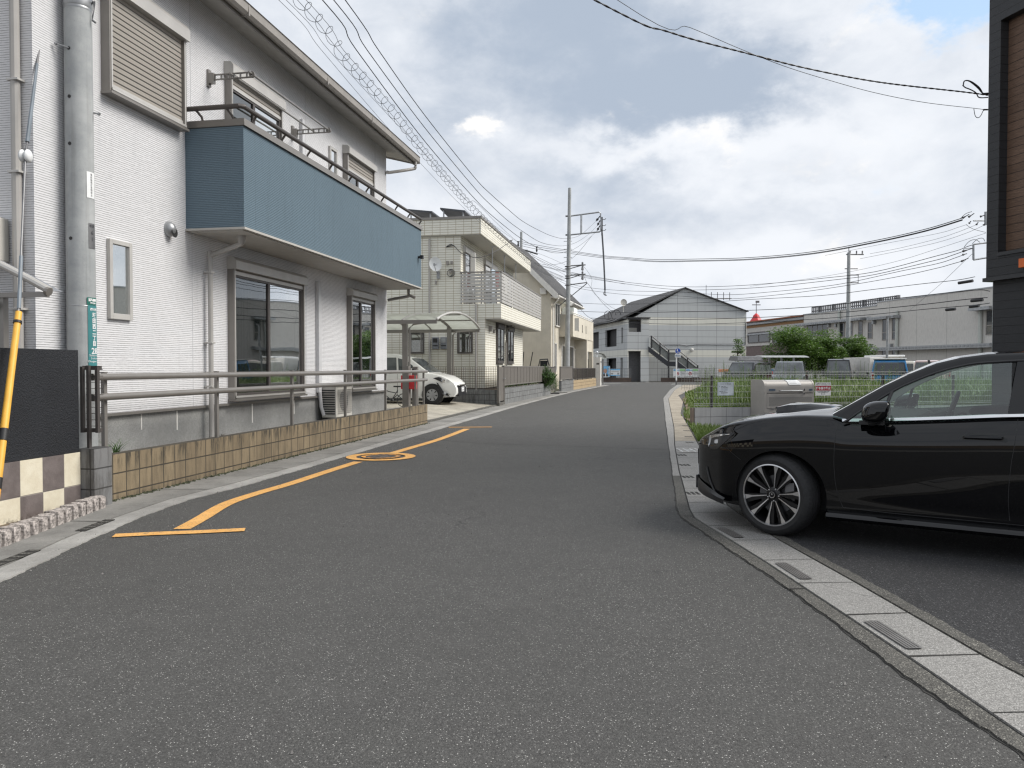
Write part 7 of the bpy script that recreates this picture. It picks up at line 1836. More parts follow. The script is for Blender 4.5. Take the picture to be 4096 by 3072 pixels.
# cars in the far car park ----------------------------------------------
def van_low(L, hood, zb=.22, hh=.95, nose=.85):
 return [(-L / 2, zb + .1), (-L / 2 - .01, .9), (-L / 2 + .05, hh), (L / 2 - hood, hh), (L / 2 - .25, nose), (L / 2 - .03, nose - .12), (L / 2, .5), (L / 2 - .03, zb + .05), (L / 2 - .4, zb), (-L / 2 + .3, zb)]
def boxcab(L, hood, z0, zt, rake=.35, rr=.08):
 return [(-L / 2 + .03, z0), (-L / 2 + rr + .05, zt - .08), (-L / 2 + .4, zt), (L / 2 - hood - rake - .3, zt), (L / 2 - hood - rake, zt - .05), (L / 2 - hood, z0)]
def vanwins(L, hood, z0, zt, rake, n=3):
 a = -L / 2 + .25; b = L / 2 - hood - rake - .18; out = []
 for k in range(n):
  u0 = a + (b - a) * k / n; u1 = a + (b - a) * (k + 1) / n - .07
  out.append([(u0, z0 + .05), (u0, zt - .20), (u1, zt - .20), (u1 + (.25 if k == n - 1 else 0), z0 + .05)])
 return out
def far(name, label, px, Y, head, L, W, Hh, hood, paint, rake=.4, beltz=1.0, **kw):
 x, _, _ = atY(px, 1470, Y)
 return simple_car(name, label, x, Y, head, L, W, Hh, van_low(L, hood, hh=beltz, nose=beltz - .1), boxcab(L, hood, beltz - .02, Hh, rake), paint, r=.31, wins=vanwins(L, hood, beltz, Hh, rake), **kw)
far('parked_van', 'black and silver people carrier facing the camera under the ribbed shelter', 2990, 47.5, 216, 4.7, 1.72, 1.74, .9, 'cp_dark', rake=.6)
far('parked_car', 'dark grey sports utility car facing the camera, second from the left in the car park', 3160, 45, 203, 4.6, 1.80, 1.74, 1.05, 'cp_grey', rake=.7)
o_ = far('parked_van', 'small white box-shaped van with a silver sunshade behind its windscreen', 3355, 46, 204, 3.4, 1.48, 1.88, .35, 'cp_dark', rake=.25, beltz=1.02)
m = MB(); m.add([(1.30, -.60, 1.12), (1.30, .60, 1.12), (1.12, .56, 1.66), (1.12, -.56, 1.66)], [(0, 1, 2, 3)]); o_[1]('sunshade', m, plain('silver_sunshade', (.42, .62, .60), .35, .1, var=.3, vs=3), o_[3])
far('parked_car', 'dark red small car between the white van and the white truck', 3437, 50, 206, 3.4, 1.5, 1.60, .8, 'cp_red', rake=.5)
bv = far('blue_van', 'sky blue and white box-shaped small car seen from behind', 3556, 36.5, 25, 3.4, 1.62, 1.76, .55, 'cp_blue', rake=.3, roofcol='cp_blue', ends=True)
m = MB(); m.box(-1.60, 1.0, -.70, .70, 1.745, 1.80); bv[1]('white_roof', m, MT['cp_white'], bv[3], bevel=.03)
m = MB(); m.add([(-1.722, -.62, 1.06), (-1.722, .62, 1.06), (-1.63, .58, 1.56), (-1.63, -.58, 1.56)], [(0, 1, 2, 3)]); bv[1]('tailgate_glass', m, MT['mirror_g'], bv[3])
m = MB(); m.tube([(-1.74, .1, 1.08), (-1.72, -.3, 1.22)], .012, 5); bv[1]('rear_wiper', m, MT['black'], bv[3])
for s_ in (-1, 1): m = MB(); m.box(-1.73, -1.69, s_ * .62, s_ * .78, .78, 1.12); bv[1]('lamp_surround', m, MT['white'], bv[2])
for s_ in (-1, 1):
 m = MB(); m.lathe([(0, -1.745), (.055, -1.74)], (0, s_ * .70, .86), 'x', 12); m.lathe([(0, -1.745), (.055, -1.74)], (0, s_ * .70, 1.03), 'x', 12); m.box(-1.735, -1.73, s_ * .69, s_ * .71, .86, 1.03); bv[1]('tail_lamp', m, MT['lamp_r'], bv[2])
far('parked_van', 'white boxy small van to the right of the blue car', 3640, 52, 222, 3.4, 1.48, 1.80, .35, 'cp_white', rake=.25, roofcol='cp_white')
far('parked_van', 'dark van half hidden behind the white boxy van', 3675, 55, 222, 4.0, 1.6, 1.75, .6, 'cp_dark', rake=.4)
far('parked_van', 'pale pink small van partly hidden by the black estate car roof', 3722, 47, 222, 3.4, 1.48, 1.82, .35, 'cp_pink', rake=.25)
# white box truck
x, _, _ = atY(3530, 1470, 46)
tk = T('box_truck', 'white box truck standing behind the blue car', 'truck', (x, 46, 0), 0)
m = MB(); m.box(x - 1.05, x + .9, 45.4, 49.0, .75, 1.99); tk.part('cargo_box', m, MT['stucco_w'], bevel=.03)
m = MB(); m.box(x - .2, x + .95, 45.2, 48, 1.995, 2.12); tk.part('air_deflector', m, MT['white'], bevel=.05)
m = MB(); m.box(x - 1.0, x + .85, 43.9, 45.3, .5, 1.75); tk.part('cab', m, MT['ac'], bevel=.12)
m = MB(); m.box(x - .9, x + .75, 43.89, 43.93, 1.1, 1.6); tk.part('windscreen', m, MT['mirror_g'])
m = MB(); m.box(x - 1.02, x - .82, 43.86, 43.9, .62, .85); m.box(x + .68, x + .88, 43.86, 43.9, .62, .85); tk.part('indicator_lamp', m, MT['lamp_o'])
m = MB(); m.lathe([(0, x - 1.0), (.33, x - 1.0), (.33, x - .8), (0, x - .8)], (0, 44.6, .33), 'x', 18); m.lathe([(0, x - 1.0), (.33, x - 1.0), (.33, x - .8), (0, x - .8)], (0, 48, .33), 'x', 18); tk.part('wheel', m, MT['tyre'])
m = MB(); m.box(x - 3.4, x - 1.1, 43.5, 43.7, .25, .62); solo('blue_fence_board', 'low blue board beside the white box truck', 'board', m, MT['cp_blue'], (x - 3, 43.6, .25), 0)
# ribbed shelter over the first cars
Ys = 50.5
xa, _, zt = atY(2932, 1424, Ys); xb, _, _ = atY(3214, 1424, Ys); zb = atY(2932, 1442, Ys)[2]
rs = T('cycle_shelter', 'long white ribbed shelter roof behind the parked cars', 'shelter', (xa, Ys, 0), 0)
m = MB(); n = 74; rows = []
for i in range(n + 1):
 x = xa + 1.6 + (xb - xa - 1.6) * i / n; rr_ = .03 * sin(i * pi / 1.0 * .5 * 2)
 rr_ = .035 if i % 2 else -.0
 rows.append([(x, Ys - 1.1 + 2.2 * (k / 10), zb + (zt - zb) * sin(pi * (k / 10) * .62 + .38 * pi * .0 + .55) ** .8 + rr_) for k in range(11)])
m.grid(rows); rs.part('ribbed_roof', m, plain('white_corrugated', (.55, .56, .54), .6, var=.08), smooth=False)
m = MB(); m.ext([(Ys - 1.1, zb), (Ys - 1.0, zt - .05), (Ys + .6, zt), (Ys + 1.0, zb + .1), (Ys + 1.0, zb), (Ys - 1.1, zb - .05)], 'x', xa, xa + 1.6); rs.part('end_panel', m, MT['galv_d'])
m = MB()
for k in range(5): x = xa + 1.0 + (xb - xa - 1.4) * k / 4; m.box(x - .05, x + .05, Ys + .6, Ys + .7, 0, zt - .1)
rs.part('post', m, MT['galv'])
# banners behind cars
for i, (x0, x1, nm) in enumerate([(2868, 2935, 'pale orange banner behind the weeds left of the first van'), (3020, 3100, 'pale blue banner behind the weeds beside the first van')]):
 xa_, _, z1_ = atY(x0, 1474, 52); xb_, _, z0_ = atY(x1, 1505, 52)
 t_ = T('banner', nm, 'banner', (xa_, 52, z0_), 0)
 m = MB(); m.box(xa_, xb_, 52, 52.04, max(.1, z0_), z1_); t_.part('sheet', m, MT['white'])
 m = MB(); m.box(xa_ + .1, xb_ - .1, 51.985, 51.998, z1_ - .25, z1_ - .05); t_.part('printed_band', m, plain('banner_ink_%d' % i, (.75, .3, .15) if i == 0 else (.12, .35, .6), .6))
# new block wall, mesh fence, refuse bin, notices (right)
pL = G(2777, 1708); pL = (4.33, 18.07); TR = -11.0 + 0  # wall runs to the right and slightly away
dirw = Vector((cos(R_(11)), sin(R_(11)), 0));
def wl(s, o=0.0, z=0.0):                    # along wall s, outwards to camera o
 return (4.28 + dirw.x * s + dirw.y * o, 18.0 + dirw.y * s - dirw.x * o, z)
def wbox(m_, s0, s1, o0, o1, z0, z1):
 c = [wl(s0, o0, z0), wl(s1, o0, z0), wl(s1, o1, z0), wl(s0, o1, z0), wl(s0, o0, z1), wl(s1, o0, z1), wl(s1, o1, z1), wl(s0, o1, z1)]
 m_.add(c, [(3, 2, 1, 0), (4, 5, 6, 7), (0, 1, 5, 4), (1, 2, 6, 5), (2, 3, 7, 6), (3, 0, 4, 7)])
class TW2(T):
 pass
def wthing(name, label, cat, s, o, z, group=None):
 """thing whose local frame is the wall's own frame (x along, y away)"""
 e = bpy.data.objects.new(name, None); COL.objects.link(e); e.location = wl(s, o, z); e.rotation_euler = (0, 0, R_(11)); e.empty_display_size = .2
 e['label'] = label; e['category'] = cat
 if group: e['group'] = group
 def P(nm, mb_, mt, par=None, **kw):
  o_ = mesh_obj(nm, mb_, mt, **kw); o_.parent = par or e; return o_
 return e, P
e, P = wthing('block_wall', 'low new pale grey block wall at the edge of the weedy field', 'wall', 0, 0, 0)
m = MB(); m.box(0, 14, .0, .12, -.02, .437); P('blocks', m, MT['cmu_n'], bevel=.003)
m = MB(); m.box(-.06, -.003, .01, .13, -.02, .43); P('mortar_end', m, plain('brown_mortar', (.24, .19, .15), .9))
e, P = wthing('mesh_fence', 'fine wire mesh fence on the new pale block wall', 'fence', 0, .0, .437)
e.location = wl(0, 0, 0)
MWIRE = plain('fence_mesh_wire', (.34, .35, .34), .5)
m = MB(); k = .02
while k < 14: m.tube([(k, .045, .47), (k, .045, 1.27)], .0032, 4, cap=False); k += .075
P('upright_wires', m, MWIRE)
m = MB()
for z in (.49, .53, .66, .80, .94, 1.08, 1.21, 1.27): m.tube([(0, .04, z), (14, .04, z)], .005, 4)
P('cross_wires', m, MWIRE)
for s in (.46, 3.0, 5.0, 7.0, 9.0, 11.0, 13.0):
 if s == 3.0: s = 2.93
 m = MB(); m.box(s - .025, s + .025, .06, .10, .437, 1.19); P('post', m, MT['alu_d'])
# information board (small print)
e, P = wthing('notice_sign', 'white information board with small black print beside the first fence post', 'sign', .56, .0, .72)
m = MB(); m.box(.0, .41, -.025, -.015, .0, .315); bd = P('board', m, plain('pale_blue_board', (.60, .65, .70), .4), bevel=.002)
for i_, (tx, sz, x_, z_) in enumerate([('ハウスメーカー株式会社', .026, .06, .262), ('〒', .03, .035, .20), ('お問い合わせ', .022, .085, .205), ('03-6260-6905', .030, .085, .172), ('工事', .022, .035, .085), ('担当サービス', .020, .085, .088), ('042-680-9049', .030, .085, .052)]):
 P('lettering', text_mb(tx, sz, (x_, -.0262, z_), (1, 0, 0), (0, 0, 1), bold=.0006), MT['ink'], bd)
m = MB(); m.box(.012, .398, -.0262, -.0258, .302, .305); m.box(.012, .398, -.0262, -.0258, .010, .013); m.box(.012, .015, -.0262, -.0258, .013, .302); m.box(.395, .398, -.0262, -.0258, .013, .302); m.box(.09, .27, -.0262, -.0258, .128, .131); m.box(.09, .27, -.0262, -.0258, .148, .151); P('border', m, MT['ink_b'], bd)
# red notice
e, P = wthing('notice_sign', 'white notice with a red band reading no taking away, right of the refuse bin', 'sign', 3.10, .0, .70)
m = MB(); m.box(.0, .415, -.025, -.015, .0, .315); bd = P('board', m, MT['white'], bevel=.002)
m = MB(); m.box(.0, .415, -.0275, -.0255, .125, .235); P('red_band', m, MT['ink_r'], bd)
P('lettering', text_mb('持ち去り禁止', .066, (.207, -.0285, .155), (1, 0, 0), (0, 0, 1), align='CENTER', bold=.0032), MT['white'], bd)
for tx, sz, z_ in (('この集積所に出された古紙・衣類・アルミ缶は', .0185, .282), ('資源物であり、持ち去り行為を禁止しています', .0185, .252), ('桶川市の許可を受けた事業者以外の者が', .019, .098), ('持ち去った場合は罰則があります', .019, .072), ('桶 川 市', .03, .028)):
 P('lettering', text_mb(tx, sz, (.207, -.0262, z_), (1, 0, 0), (0, 0, 1), align='CENTER', bold=.0006), MT['ink'], bd)
e, P = wthing('notice_sign', 'narrow strip of a white notice peeking out behind the refuse bin', 'sign', 2.70, .0, .70)
m = MB(); m.box(.0, .335, -.025, -.015, .0, .315); bd = P('board', m, MT['white'])
m = MB(); m.box(.26, .32, -.027, -.0255, .255, .285); P('red_line', m, MT['ink_r'], bd)
m = MB(); m.box(.26, .32, -.027, -.0255, .15, .17); P('blue_line', m, MT['ink_b'], bd)
# refuse bin
e, P = wthing('refuse_bin', 'large taupe steel refuse bin with a rounded lid in front of the pale block wall', 'refuse bin', 1.42, .0, 0)
D0, D1, LX, ZL = -.66, -.02, 1.23, .80
m = MB(); m.box(.0, LX, D0 + .02, D1, .03, ZL - .01); m.box(-.012, .05, D0, D1 + .0, .02, ZL); m.box(LX - .02, LX + .012, D0, D1, .02, ZL); bdy = P('body', m, MT['bin'], bevel=.004)
prof = [(D1, ZL), (D1, 1.085)] + [(D0 + .16 + .16 * cos(t_), .925 + .16 * sin(t_)) for t_ in [pi / 2 + pi / 2 * k / 8 for k in range(9)]] + [(D0, ZL + .02), (D0, ZL)]
m = MB(); m.ext([(y, z) for y, z in prof], 'x', .052, LX - .022); lid = P('lid', m, MT['bin'], smooth=True, auto=30)
prof2 = [(y * 1.0 + (.0), z + (.010 if z > ZL + .03 else 0)) for y, z in prof]
m = MB(); m.ext(prof2, 'x', -.014, .051); m.ext(prof2, 'x', LX - .021, LX + .014); P('end_cheek', m, MT['bin'], bdy, smooth=True, auto=30)
m = MB(); m.box(.05, LX - .02, D0 + .008, D0 + .016, ZL - .018, ZL - .004); P('lid_gap', m, MT['black'], bdy)
m = MB(); m.box(.052, LX - .022, D0 - .004, D0 + .015, .44, ZL - .022); m.box(.052, LX - .022, D0 + .004, D0 + .018, .06, .425); P('front_panel', m, MT['bin'], bdy, bevel=.004)
def perfmat():
 m_, q = newmat('perforated_steel')
 v_ = q.n('ShaderNodeTexVoronoi', {'feature': 'F1'}, Vector=q.P, Scale=70.0, Randomness=0.0)
 c_ = q.mix(q.ramp(v_.outputs['Distance'], .36, .46), (.06, .06, .058), (.30, .285, .265))
 return finish(q, Base_Color=c_, Roughness=.6)
m = MB(); m.box(.10, LX - .05, D0 - .0065, D0 - .0045, .50, .70); P('perforated_panel', m, perfmat(), bdy)
m = MB(); m.tube([(.36, D0 - .01, .845), (.36, D0 - .05, .845), (.40, D0 - .055, .845), (.87, D0 - .055, .845), (.91, D0 - .05, .845), (.91, D0 - .01, .845)], .013, 10); P('lid_handle', m, MT['galv'], lid, smooth=True)
m = MB(); m.box(.96, .99, D0 - .03, D0 - .002, .845, .895); m.lathe([(0, D0 - .03), (.018, D0 - .03), (.018, D0)], (.975, 0, .78), 'y', 10); P('padlock', m, MT['chrome'], lid, bevel=.004)
m = MB(); m.box(.095, .255, D0 - .006, D0 - .003, .845, .89); m.box(LX - .12, LX - .035, D0 - .006, D0 - .003, .845, .885); P('blue_label', m, MT['slate_b'], lid)
m = MB()
for x in (.16, .62, 1.10): m.box(x, x + .07, D0 - .010, D0 + .004, .425, .442)
P('hinge', m, MT['galv'], bdy)
# notice on lid (paper following the curve)
def lidpt(f_):                              # 0 at top flat .. 1 down the front
 t_ = pi / 2 + (pi / 2) * f_; return (D0 + .16 + .163 * cos(t_), .925 + .163 * sin(t_) + .010 * 0)
e2, P2 = wthing('paper_notice', 'white and blue paper notice lying over the refuse bin lid', 'notice', 1.42, .0, 0)
m = MB(); rows = []
for k in range(9):
 f_ = -.35 + 1.15 * k / 8
 y_, z_ = lidpt(max(0, f_));
 if f_ < 0: y_ += -f_ * .2; z_ = 1.0885
 rows.append([(.52 + .01 * k + .315 * j / 3 * (1 - .0 * k), y_ - .004, z_ + .006) for j in range(4)])
m.grid(rows); pb = P2('sheet', m, MT['white'], smooth=True)
m = MB(); rows = []
for k in range(3):
 f_ = -.10 + .22 * k / 2 + .0
 y_, z_ = lidpt(max(0, f_));
 rows.append([(.54 + .01 * k + .285 * j / 3, y_ - .006, z_ + .009) for j in range(4)])
m.grid(rows); P2('blue_header', m, MT['ink_b'], pb)
m = MB();
for k in range(3):
 y_, z_ = lidpt(.36 + k * .13); m.add([(.58 + .02 * k, y_ - .009, z_ + .005), (.80, y_ - .009, z_ + .005), (.80, y_ - .0095, z_ - .006), (.58 + .02 * k, y_ - .0095, z_ - .006)], [(0, 1, 2, 3)])
P2('printed_lines', m, MT['curt_d'], pb)
# round blue cycle and pedestrian sign ----------------------------------
x, y = G(2705, 1539.5); sY = y
sg = T('road_sign', 'round blue cyclists and pedestrians sign on a white post at the junction', 'road sign', (x, y, 0), 0)
zc = atY(2712, 1404, sY)[2]; zp1 = atY(2712, 1416, sY)[2]; zp0 = atY(2712, 1430, sY)[2]; xs = atY(2711, 1404, sY)[0]
m = MB(); m.tube([(x, y, .35), (xs - .1, y, zc + .2)], .055, 10); po = sg.part('post', m, MT['white'], smooth=True)
m = MB(); m.tube([(x, y, 0), (x, y, .35)], .06, 10); sg.part('post_foot', m, MT['galv_d'], po)
m = MB(); m.lathe([(0, -.03), (.225, -.03), (.225, -.02), (0, -.02)], (xs, y - .05, zc), 'y', 28); ds = sg.part('sign_disc', m, MT['signblue'])
m = MB(); m.lathe([(.205, -.034), (.22, -.034)], (xs, y - .05, zc), 'y', 28)
m.lathe([(0, 0), (.035, 0)], (xs - .05, y - .086, zc + .12), 'y', 10); m.add([(xs - .09, y - .086, zc + .07), (xs - .01, y - .086, zc + .08), (xs - .01, y - .086, zc - .03), (xs - .03, y - .086, zc - .03), (xs - .05, y - .086, zc + .01), (xs - .09, y - .086, zc - .05)], [tuple(range(6))])
m.lathe([(.035, 0), (.05, 0)], (xs - .02, y - .086, zc - .12), 'y', 12); m.lathe([(.035, 0), (.05, 0)], (xs + .11, y - .086, zc - .12), 'y', 12); m.box(xs - .02, xs + .11, y - .087, y - .085, zc - .10, zc - .085); m.box(xs + .03, xs + .045, y - .087, y - .085, zc - .1, zc - .04)
sg.part('white_symbol', m, MT['white'], ds)
m = MB(); m.box(xs - .235, xs + .235, y - .08, y - .06, zp0, zp1); pp_ = sg.part('supplementary_plate', m, MT['white'])
sg.part('lettering', text_mb('自転車及び\n歩行者専用', .085, (xs, y - .082, zp0 + .15), (1, 0, 0), (0, 0, 1), align='CENTER', bold=.002), MT['ink_b'], pp_)
# far utility poles
def zY(py, Y, px=2048): return atY(px, py, Y)[2]
YP = 46.6; XP = atY(2267, 1470, YP)[0]; PPM = F / YP
p2 = T('utility_pole', 'tall concrete utility pole with a square steel bracket beyond the cream house', 'utility pole', (XP, YP, 0), 0)
ztop = zY(752, YP)
m = MB(); m.tube([(XP, YP, 0), (XP + .08, YP, 6), (XP + .16, YP, ztop)], .17, 16, r1=.095); p2.part('shaft', m, MT['pole'], smooth=True)
def pp(px, py, Y=YP): return Vector(atY(px, py, Y))
def z4b(x, y): return (1900 + x / 3.687, 700 + y / 3.687)
m = MB(); m.tube([pp(*z4b(1390, 607)), pp(*z4b(1830, 548)), pp(*z4b(1852, 565)), pp(*z4b(1852, 830)), pp(*z4b(1835, 838)), pp(*z4b(1390, 884))], .045, 8); m.tube([pp(*z4b(1568, 590)), pp(*z4b(1566, 855))], .06, 8); p2.part('bracket', m, MT['galv'])
for y_ in (607, 884): a = pp(*z4b(1376, y_)); m = MB(); m.tube([a - Vector((.17, 0, 0)), a + Vector((.17, 0, 0))], .05, 8); p2.part('bracket_clamp', m, MT['galv_d'])
for y_ in (1350, 1385, 1490, 1522, 1625): a = pp(*z4b(1366, y_)); m = MB(); m.lathe([(.15, a.z - .03), (.19, a.z), (.15, a.z + .03)], (a.x, a.y, 0), 'z', 14); p2.part('steel_band', m, MT['galv_d'])
m = MB()
for (y0, y1, y2) in ((1340, 1325, 1380), (1480, 1462, 1520)):
 m.tube([pp(*z4b(1400, y0)), pp(*z4b(1630, y1))], .04, 6); m.tube([pp(*z4b(1405, y2)), pp(*z4b(1570, y1 + 8))], .03, 6); a = pp(*z4b(1585, y1 + 15)); m.lathe([(0, a.z + .25), (.06, a.z + .2), (.05, a.z), (.08, a.z - .25), (0, a.z - .3)], (a.x, a.y, 0), 'z', 8)
m.tube([pp(*z4b(1400, 1618)), pp(*z4b(1650, 1585))], .035, 6); m.tube([pp(2235, 1225), pp(2348, 1133)], .03, 6)
p2.part('cable_arm', m, MT['galv_d'])
m = MB()
for (x, y) in ((1785, 680), (1805, 745), (1800, 820)):
 a = pp(*z4b(x, y)); b = pp(*z4b(1845, y - 75)); m.tube([a, a.lerp(b, .3), a.lerp(b, .5), b], .035, 6); m.tube([a.lerp(b, .2), a.lerp(b, .45)], .07, 8)
for y_ in (630, 720, 790):
 m.tube([pp(*z4b(1870 + 30 * 1.0 * (1 - cos(t_)) , y_ + 20 * sin(t_) * 1.0 + 8), ) for t_ in [pi * k / 8 * 1.0 for k in range(9)]], .018, 5)
m.tube([pp(*z4b(1873, 620)), pp(*z4b(1873, 890))], .05, 6)
p2.part('insulator', m, MT['blackp'])
m = MB()
for i, x_ in enumerate((1868, 1880)): m.tube(cr([pp(*z4b(x_, 860)), pp(*z4b(x_ + 22, 1200)), pp(*z4b(x_ + 42, 1660)), pp(2415 + i * 5, 1175), pp(2424 + i * 3, 1182)], 6), .028, 6)
p2.part('service_drop', m, MT['wire_g'])
m = MB()
for y_ in (978, 1095, 1217): m.tube([pp(*z4b(1308, y_)), pp(*z4b(1430, y_ - 2))], .015, 5)
p2.part('step_bolt', m, MT['galv_d'])
a = pp(2307, 1296); m = MB(); m.box(a.x - .12, a.x + .12, a.y - .1, a.y + .1, a.z - .4, a.z + .35); p2.part('pole_box', m, MT['ac'])
m = MB(); a = pp(2297, 1210); m.tube([pp(2280, 1222), a], .09, 8, r1=.05); p2.part('street_light', m, MT['stucco_w'])
# slim pole rising behind the cream tiled house
Y5 = 75; x5 = atY(2085, 1470, Y5)[0]
p5 = T('utility_pole', 'distant pole top with insulators behind the cream tiled house roof', 'utility pole', (x5, Y5, 0), 0)
m = MB(); m.tube([(x5, Y5, 0), (x5, Y5, zY(927, Y5))], .26, 10, r1=.12); p5.part('shaft', m, MT['pole'], smooth=True)
m = MB(); z = zY(984, Y5); m.tube([(x5 - 1.0, Y5, z), (x5 + 1.6, Y5, z - .8)], .07, 6)
for dx, dz in ((-1.0, .1), (-.3, .0), (1.5, -.5)): m.lathe([(.14, z + dz + .45), (.05, z + dz + .3), (.1, z + dz + .1), (.04, z + dz - .1)], (x5 + dx, Y5, 0), 'z', 8)
p5.part('crossarm', m, MT['blackp'])
# grey pole in the car park
Y6 = 60.0; x6 = atY(3391, 1470, Y6)[0]
p6 = T('utility_pole', 'grey concrete utility pole standing between the car park trees', 'utility pole', (x6, Y6, 0), 0)
z6 = zY(1010, Y6)
m = MB(); m.tube([(x6, Y6, 0), (x6, Y6, z6)], .20, 14, r1=.12); p6.part('shaft', m, MT['pole'], smooth=True)
m = MB()
z = zY(1018, Y6); m.tube([(x6 - .2, Y6, z), (x6 + 1.15, Y6, z)], .05, 6)
for dx in (.1, .6, 1.05): m.lathe([(.0, z + .32), (.06, z + .25), (.05, z + .1), (.08, z)], (x6 + dx, Y6, 0), 'z', 8)
z = zY(1100, Y6); m.tube([(x6, Y6, z), (x6 + .75, Y6, z), (x6 + .75, Y6, z - .6), (x6, Y6, z - .6)], .05, 6)
z = zY(1075, Y6); m.tube([(x6 - .3, Y6, z), (x6 + .7, Y6, z)], .04, 6)
z = zY(1005, Y6); m.tube([(x6 + .0, Y6, z - .1), (x6 + .0, Y6, z + .35)], .03, 5)
p6.part('crossarm', m, MT['galv_d'])
# slim lamp post in the car park
Y7 = 42.0; x7 = atY(3546, 1470, Y7)[0]
lp = T('lamp_post', 'slim grey post rising behind the blue car', 'post', (x7, Y7, 0), 0)
m = MB(); m.tube([(x7, Y7, 0), (x7 + .04, Y7, zY(1270, Y7))], .07, 10, r1=.055); lp.part('post', m, MT['galv'], smooth=True)
m = MB(); z = zY(1272, Y7); m.box(x7 - .05, x7 + .18, Y7 - .05, Y7 + .05, z - .02, z + .1); lp.part('lamp_head', m, MT['galv_d'])
# pole hardware beside the black building (its pole is hidden behind it)
Y8 = 34.0
q8 = lambda x, y, Y=Y8: Vector(atY(3750 + x / 5.529, 850 + y / 5.529, Y))
pr8 = T('pole_crossarms', 'utility pole crossarms with black insulators sticking out behind the black building', 'utility pole', tuple(q8(1150, 3000)), 0)
xp8 = q8(1330, 500).x
m = MB(); m.tube([(xp8, Y8, 0), (xp8, Y8, 9.5)], .16, 12); pr8.part('shaft', m, MT['pole'], smooth=True)
m = MB(); m.tube([q8(1060, -10), q8(1060, 280)], .05, 8); m.tube([q8(790, 183), (xp8, Y8, q8(0, 183).z)], .03, 6); m.tube([q8(1040, -5), (xp8, Y8, q8(0, -40).z)], .03, 6)
m.tube([q8(800, 705), (xp8, Y8, q8(0, 640).z)], .035, 6); m.tube([q8(792, 705), q8(795, 1045)], .045, 6); m.tube([q8(795, 1048), (xp8, Y8, q8(0, 960).z)], .04, 6)
pr8.part('crossarm', m, MT['galv'])
m = MB()
for (x, y, x2, y2) in ((560, 120, 700, 40), (690, 100, 810, 20), (700, 240, 740, 190), (860, 270, 900, 215), (1020, 280, 1050, 240), (950, 90, 1040, 60), (560, 860, 770, 795), (560, 935, 650, 910), (530, 1080, 680, 1010)):
 a, b = q8(x, y), q8(x2, y2); m.tube([a, a.lerp(b, .15), a.lerp(b, .3), b], .02, 6); m.tube([a, a.lerp(b, .5)], .05, 8, r1=.02)
pr8.part('insulator', m, MT['blackp'])
m = MB()
m.tube(cr([q8(590, 760), q8(700, 640), q8(830, 600), q8(940, 660)], 6), .012, 5); m.tube(cr([q8(770, 690), q8(880, 590), q8(1000, 570), q8(1050, 640)], 6), .012, 5); m.tube(cr([q8(640, 275), q8(800, 370), q8(1070, 440)], 6), .010, 5)
m.tube(cr([q8(500, 140), q8(620, 30), q8(760, -20)], 6), .012, 5); m.tube(cr([q8(560, 860), q8(600, 800), q8(760, 790)], 6), .012, 5)
pr8.part('jumper_cable', m, MT['wire'])
# overhead cables
def vplane(px, py, A, B):
 """intersection of the pixel ray with the vertical plane through ground points A, B"""
 d = ray(px, py); ax, ay = A; bx, by = B; nx, ny = (by - ay), -(bx - ax)
 k = (ax * nx + ay * ny) / (d.x * nx + d.y * ny); return Vector((d.x * k, d.y * k, H + d.z * k))
CG = 'overhead cables'
def cable(label, pts, A, B, r=.012, mat='wire', name='overhead_cable', twist=0, ext0=None, ext1=None, coil=0, n=8):
 P = [vplane(x, y, A, B) for x, y in pts]; r = r * .72
 if ext0: P = [Vector(ext0)] + P
 if ext1: P = P + [Vector(ext1)]
 q_ = cr(P, n); m_ = MB()
 if twist:
  L_ = 0; ps = [[] for _ in range(2)]
  dense_ = []
  for i in range(len(q_) - 1):
   k = max(1, int((q_[i + 1] - q_[i]).length / .06))
   for j in range(k): dense_.append(q_[i].lerp(q_[i + 1], j / k))
  for i, p in enumerate(dense_):
   t = (dense_[min(i + 1, len(dense_) - 1)] - dense_[max(0, i - 1)]).normalized(); a = t.cross(Vector((0, 0, 1))).normalized(); b = t.cross(a)
   ph = i * .06 / twist * 2 * pi
   for s_ in range(2): ps[s_].append(p + (a * cos(ph + s_ * pi) + b * sin(ph + s_ * pi)) * r * .8)
  for s_ in range(2): m_.tube(ps[s_], r, 6)
 else: m_.tube(q_, r, 6)
 t_ = None
 if coil:
  cc = MB(); pts_ = []; dist = 0
  tot = sum((q_[i + 1] - q_[i]).length for i in range(len(q_) - 1)); N_ = int(tot / coil * 12); ci = 0; acc = 0.0
  seglens = [(q_[i + 1] - q_[i]).length for i in range(len(q_) - 1)]
  for k in range(N_):
   s_ = tot * k / N_; i = 0; a_ = s_
   while i < len(seglens) - 1 and a_ > seglens[i]: a_ -= seglens[i]; i += 1
   p = q_[i].lerp(q_[i + 1], a_ / seglens[i]); t = (q_[i + 1] - q_[i]).normalized(); a = t.cross(Vector((0, 0, 1))).normalized(); b = Vector((0, 0, 1))
   ph = s_ / coil * 2 * pi
   pts_.append(p + a * .12 * cos(ph) + b * (.12 * sin(ph) - .13))
  m_.tube(pts_, .0055, 4)
 o = solo(name, label, 'cable', m_, MT[mat], tuple(P[0]), 0, CG, smooth=True, recalc=False)
 return o
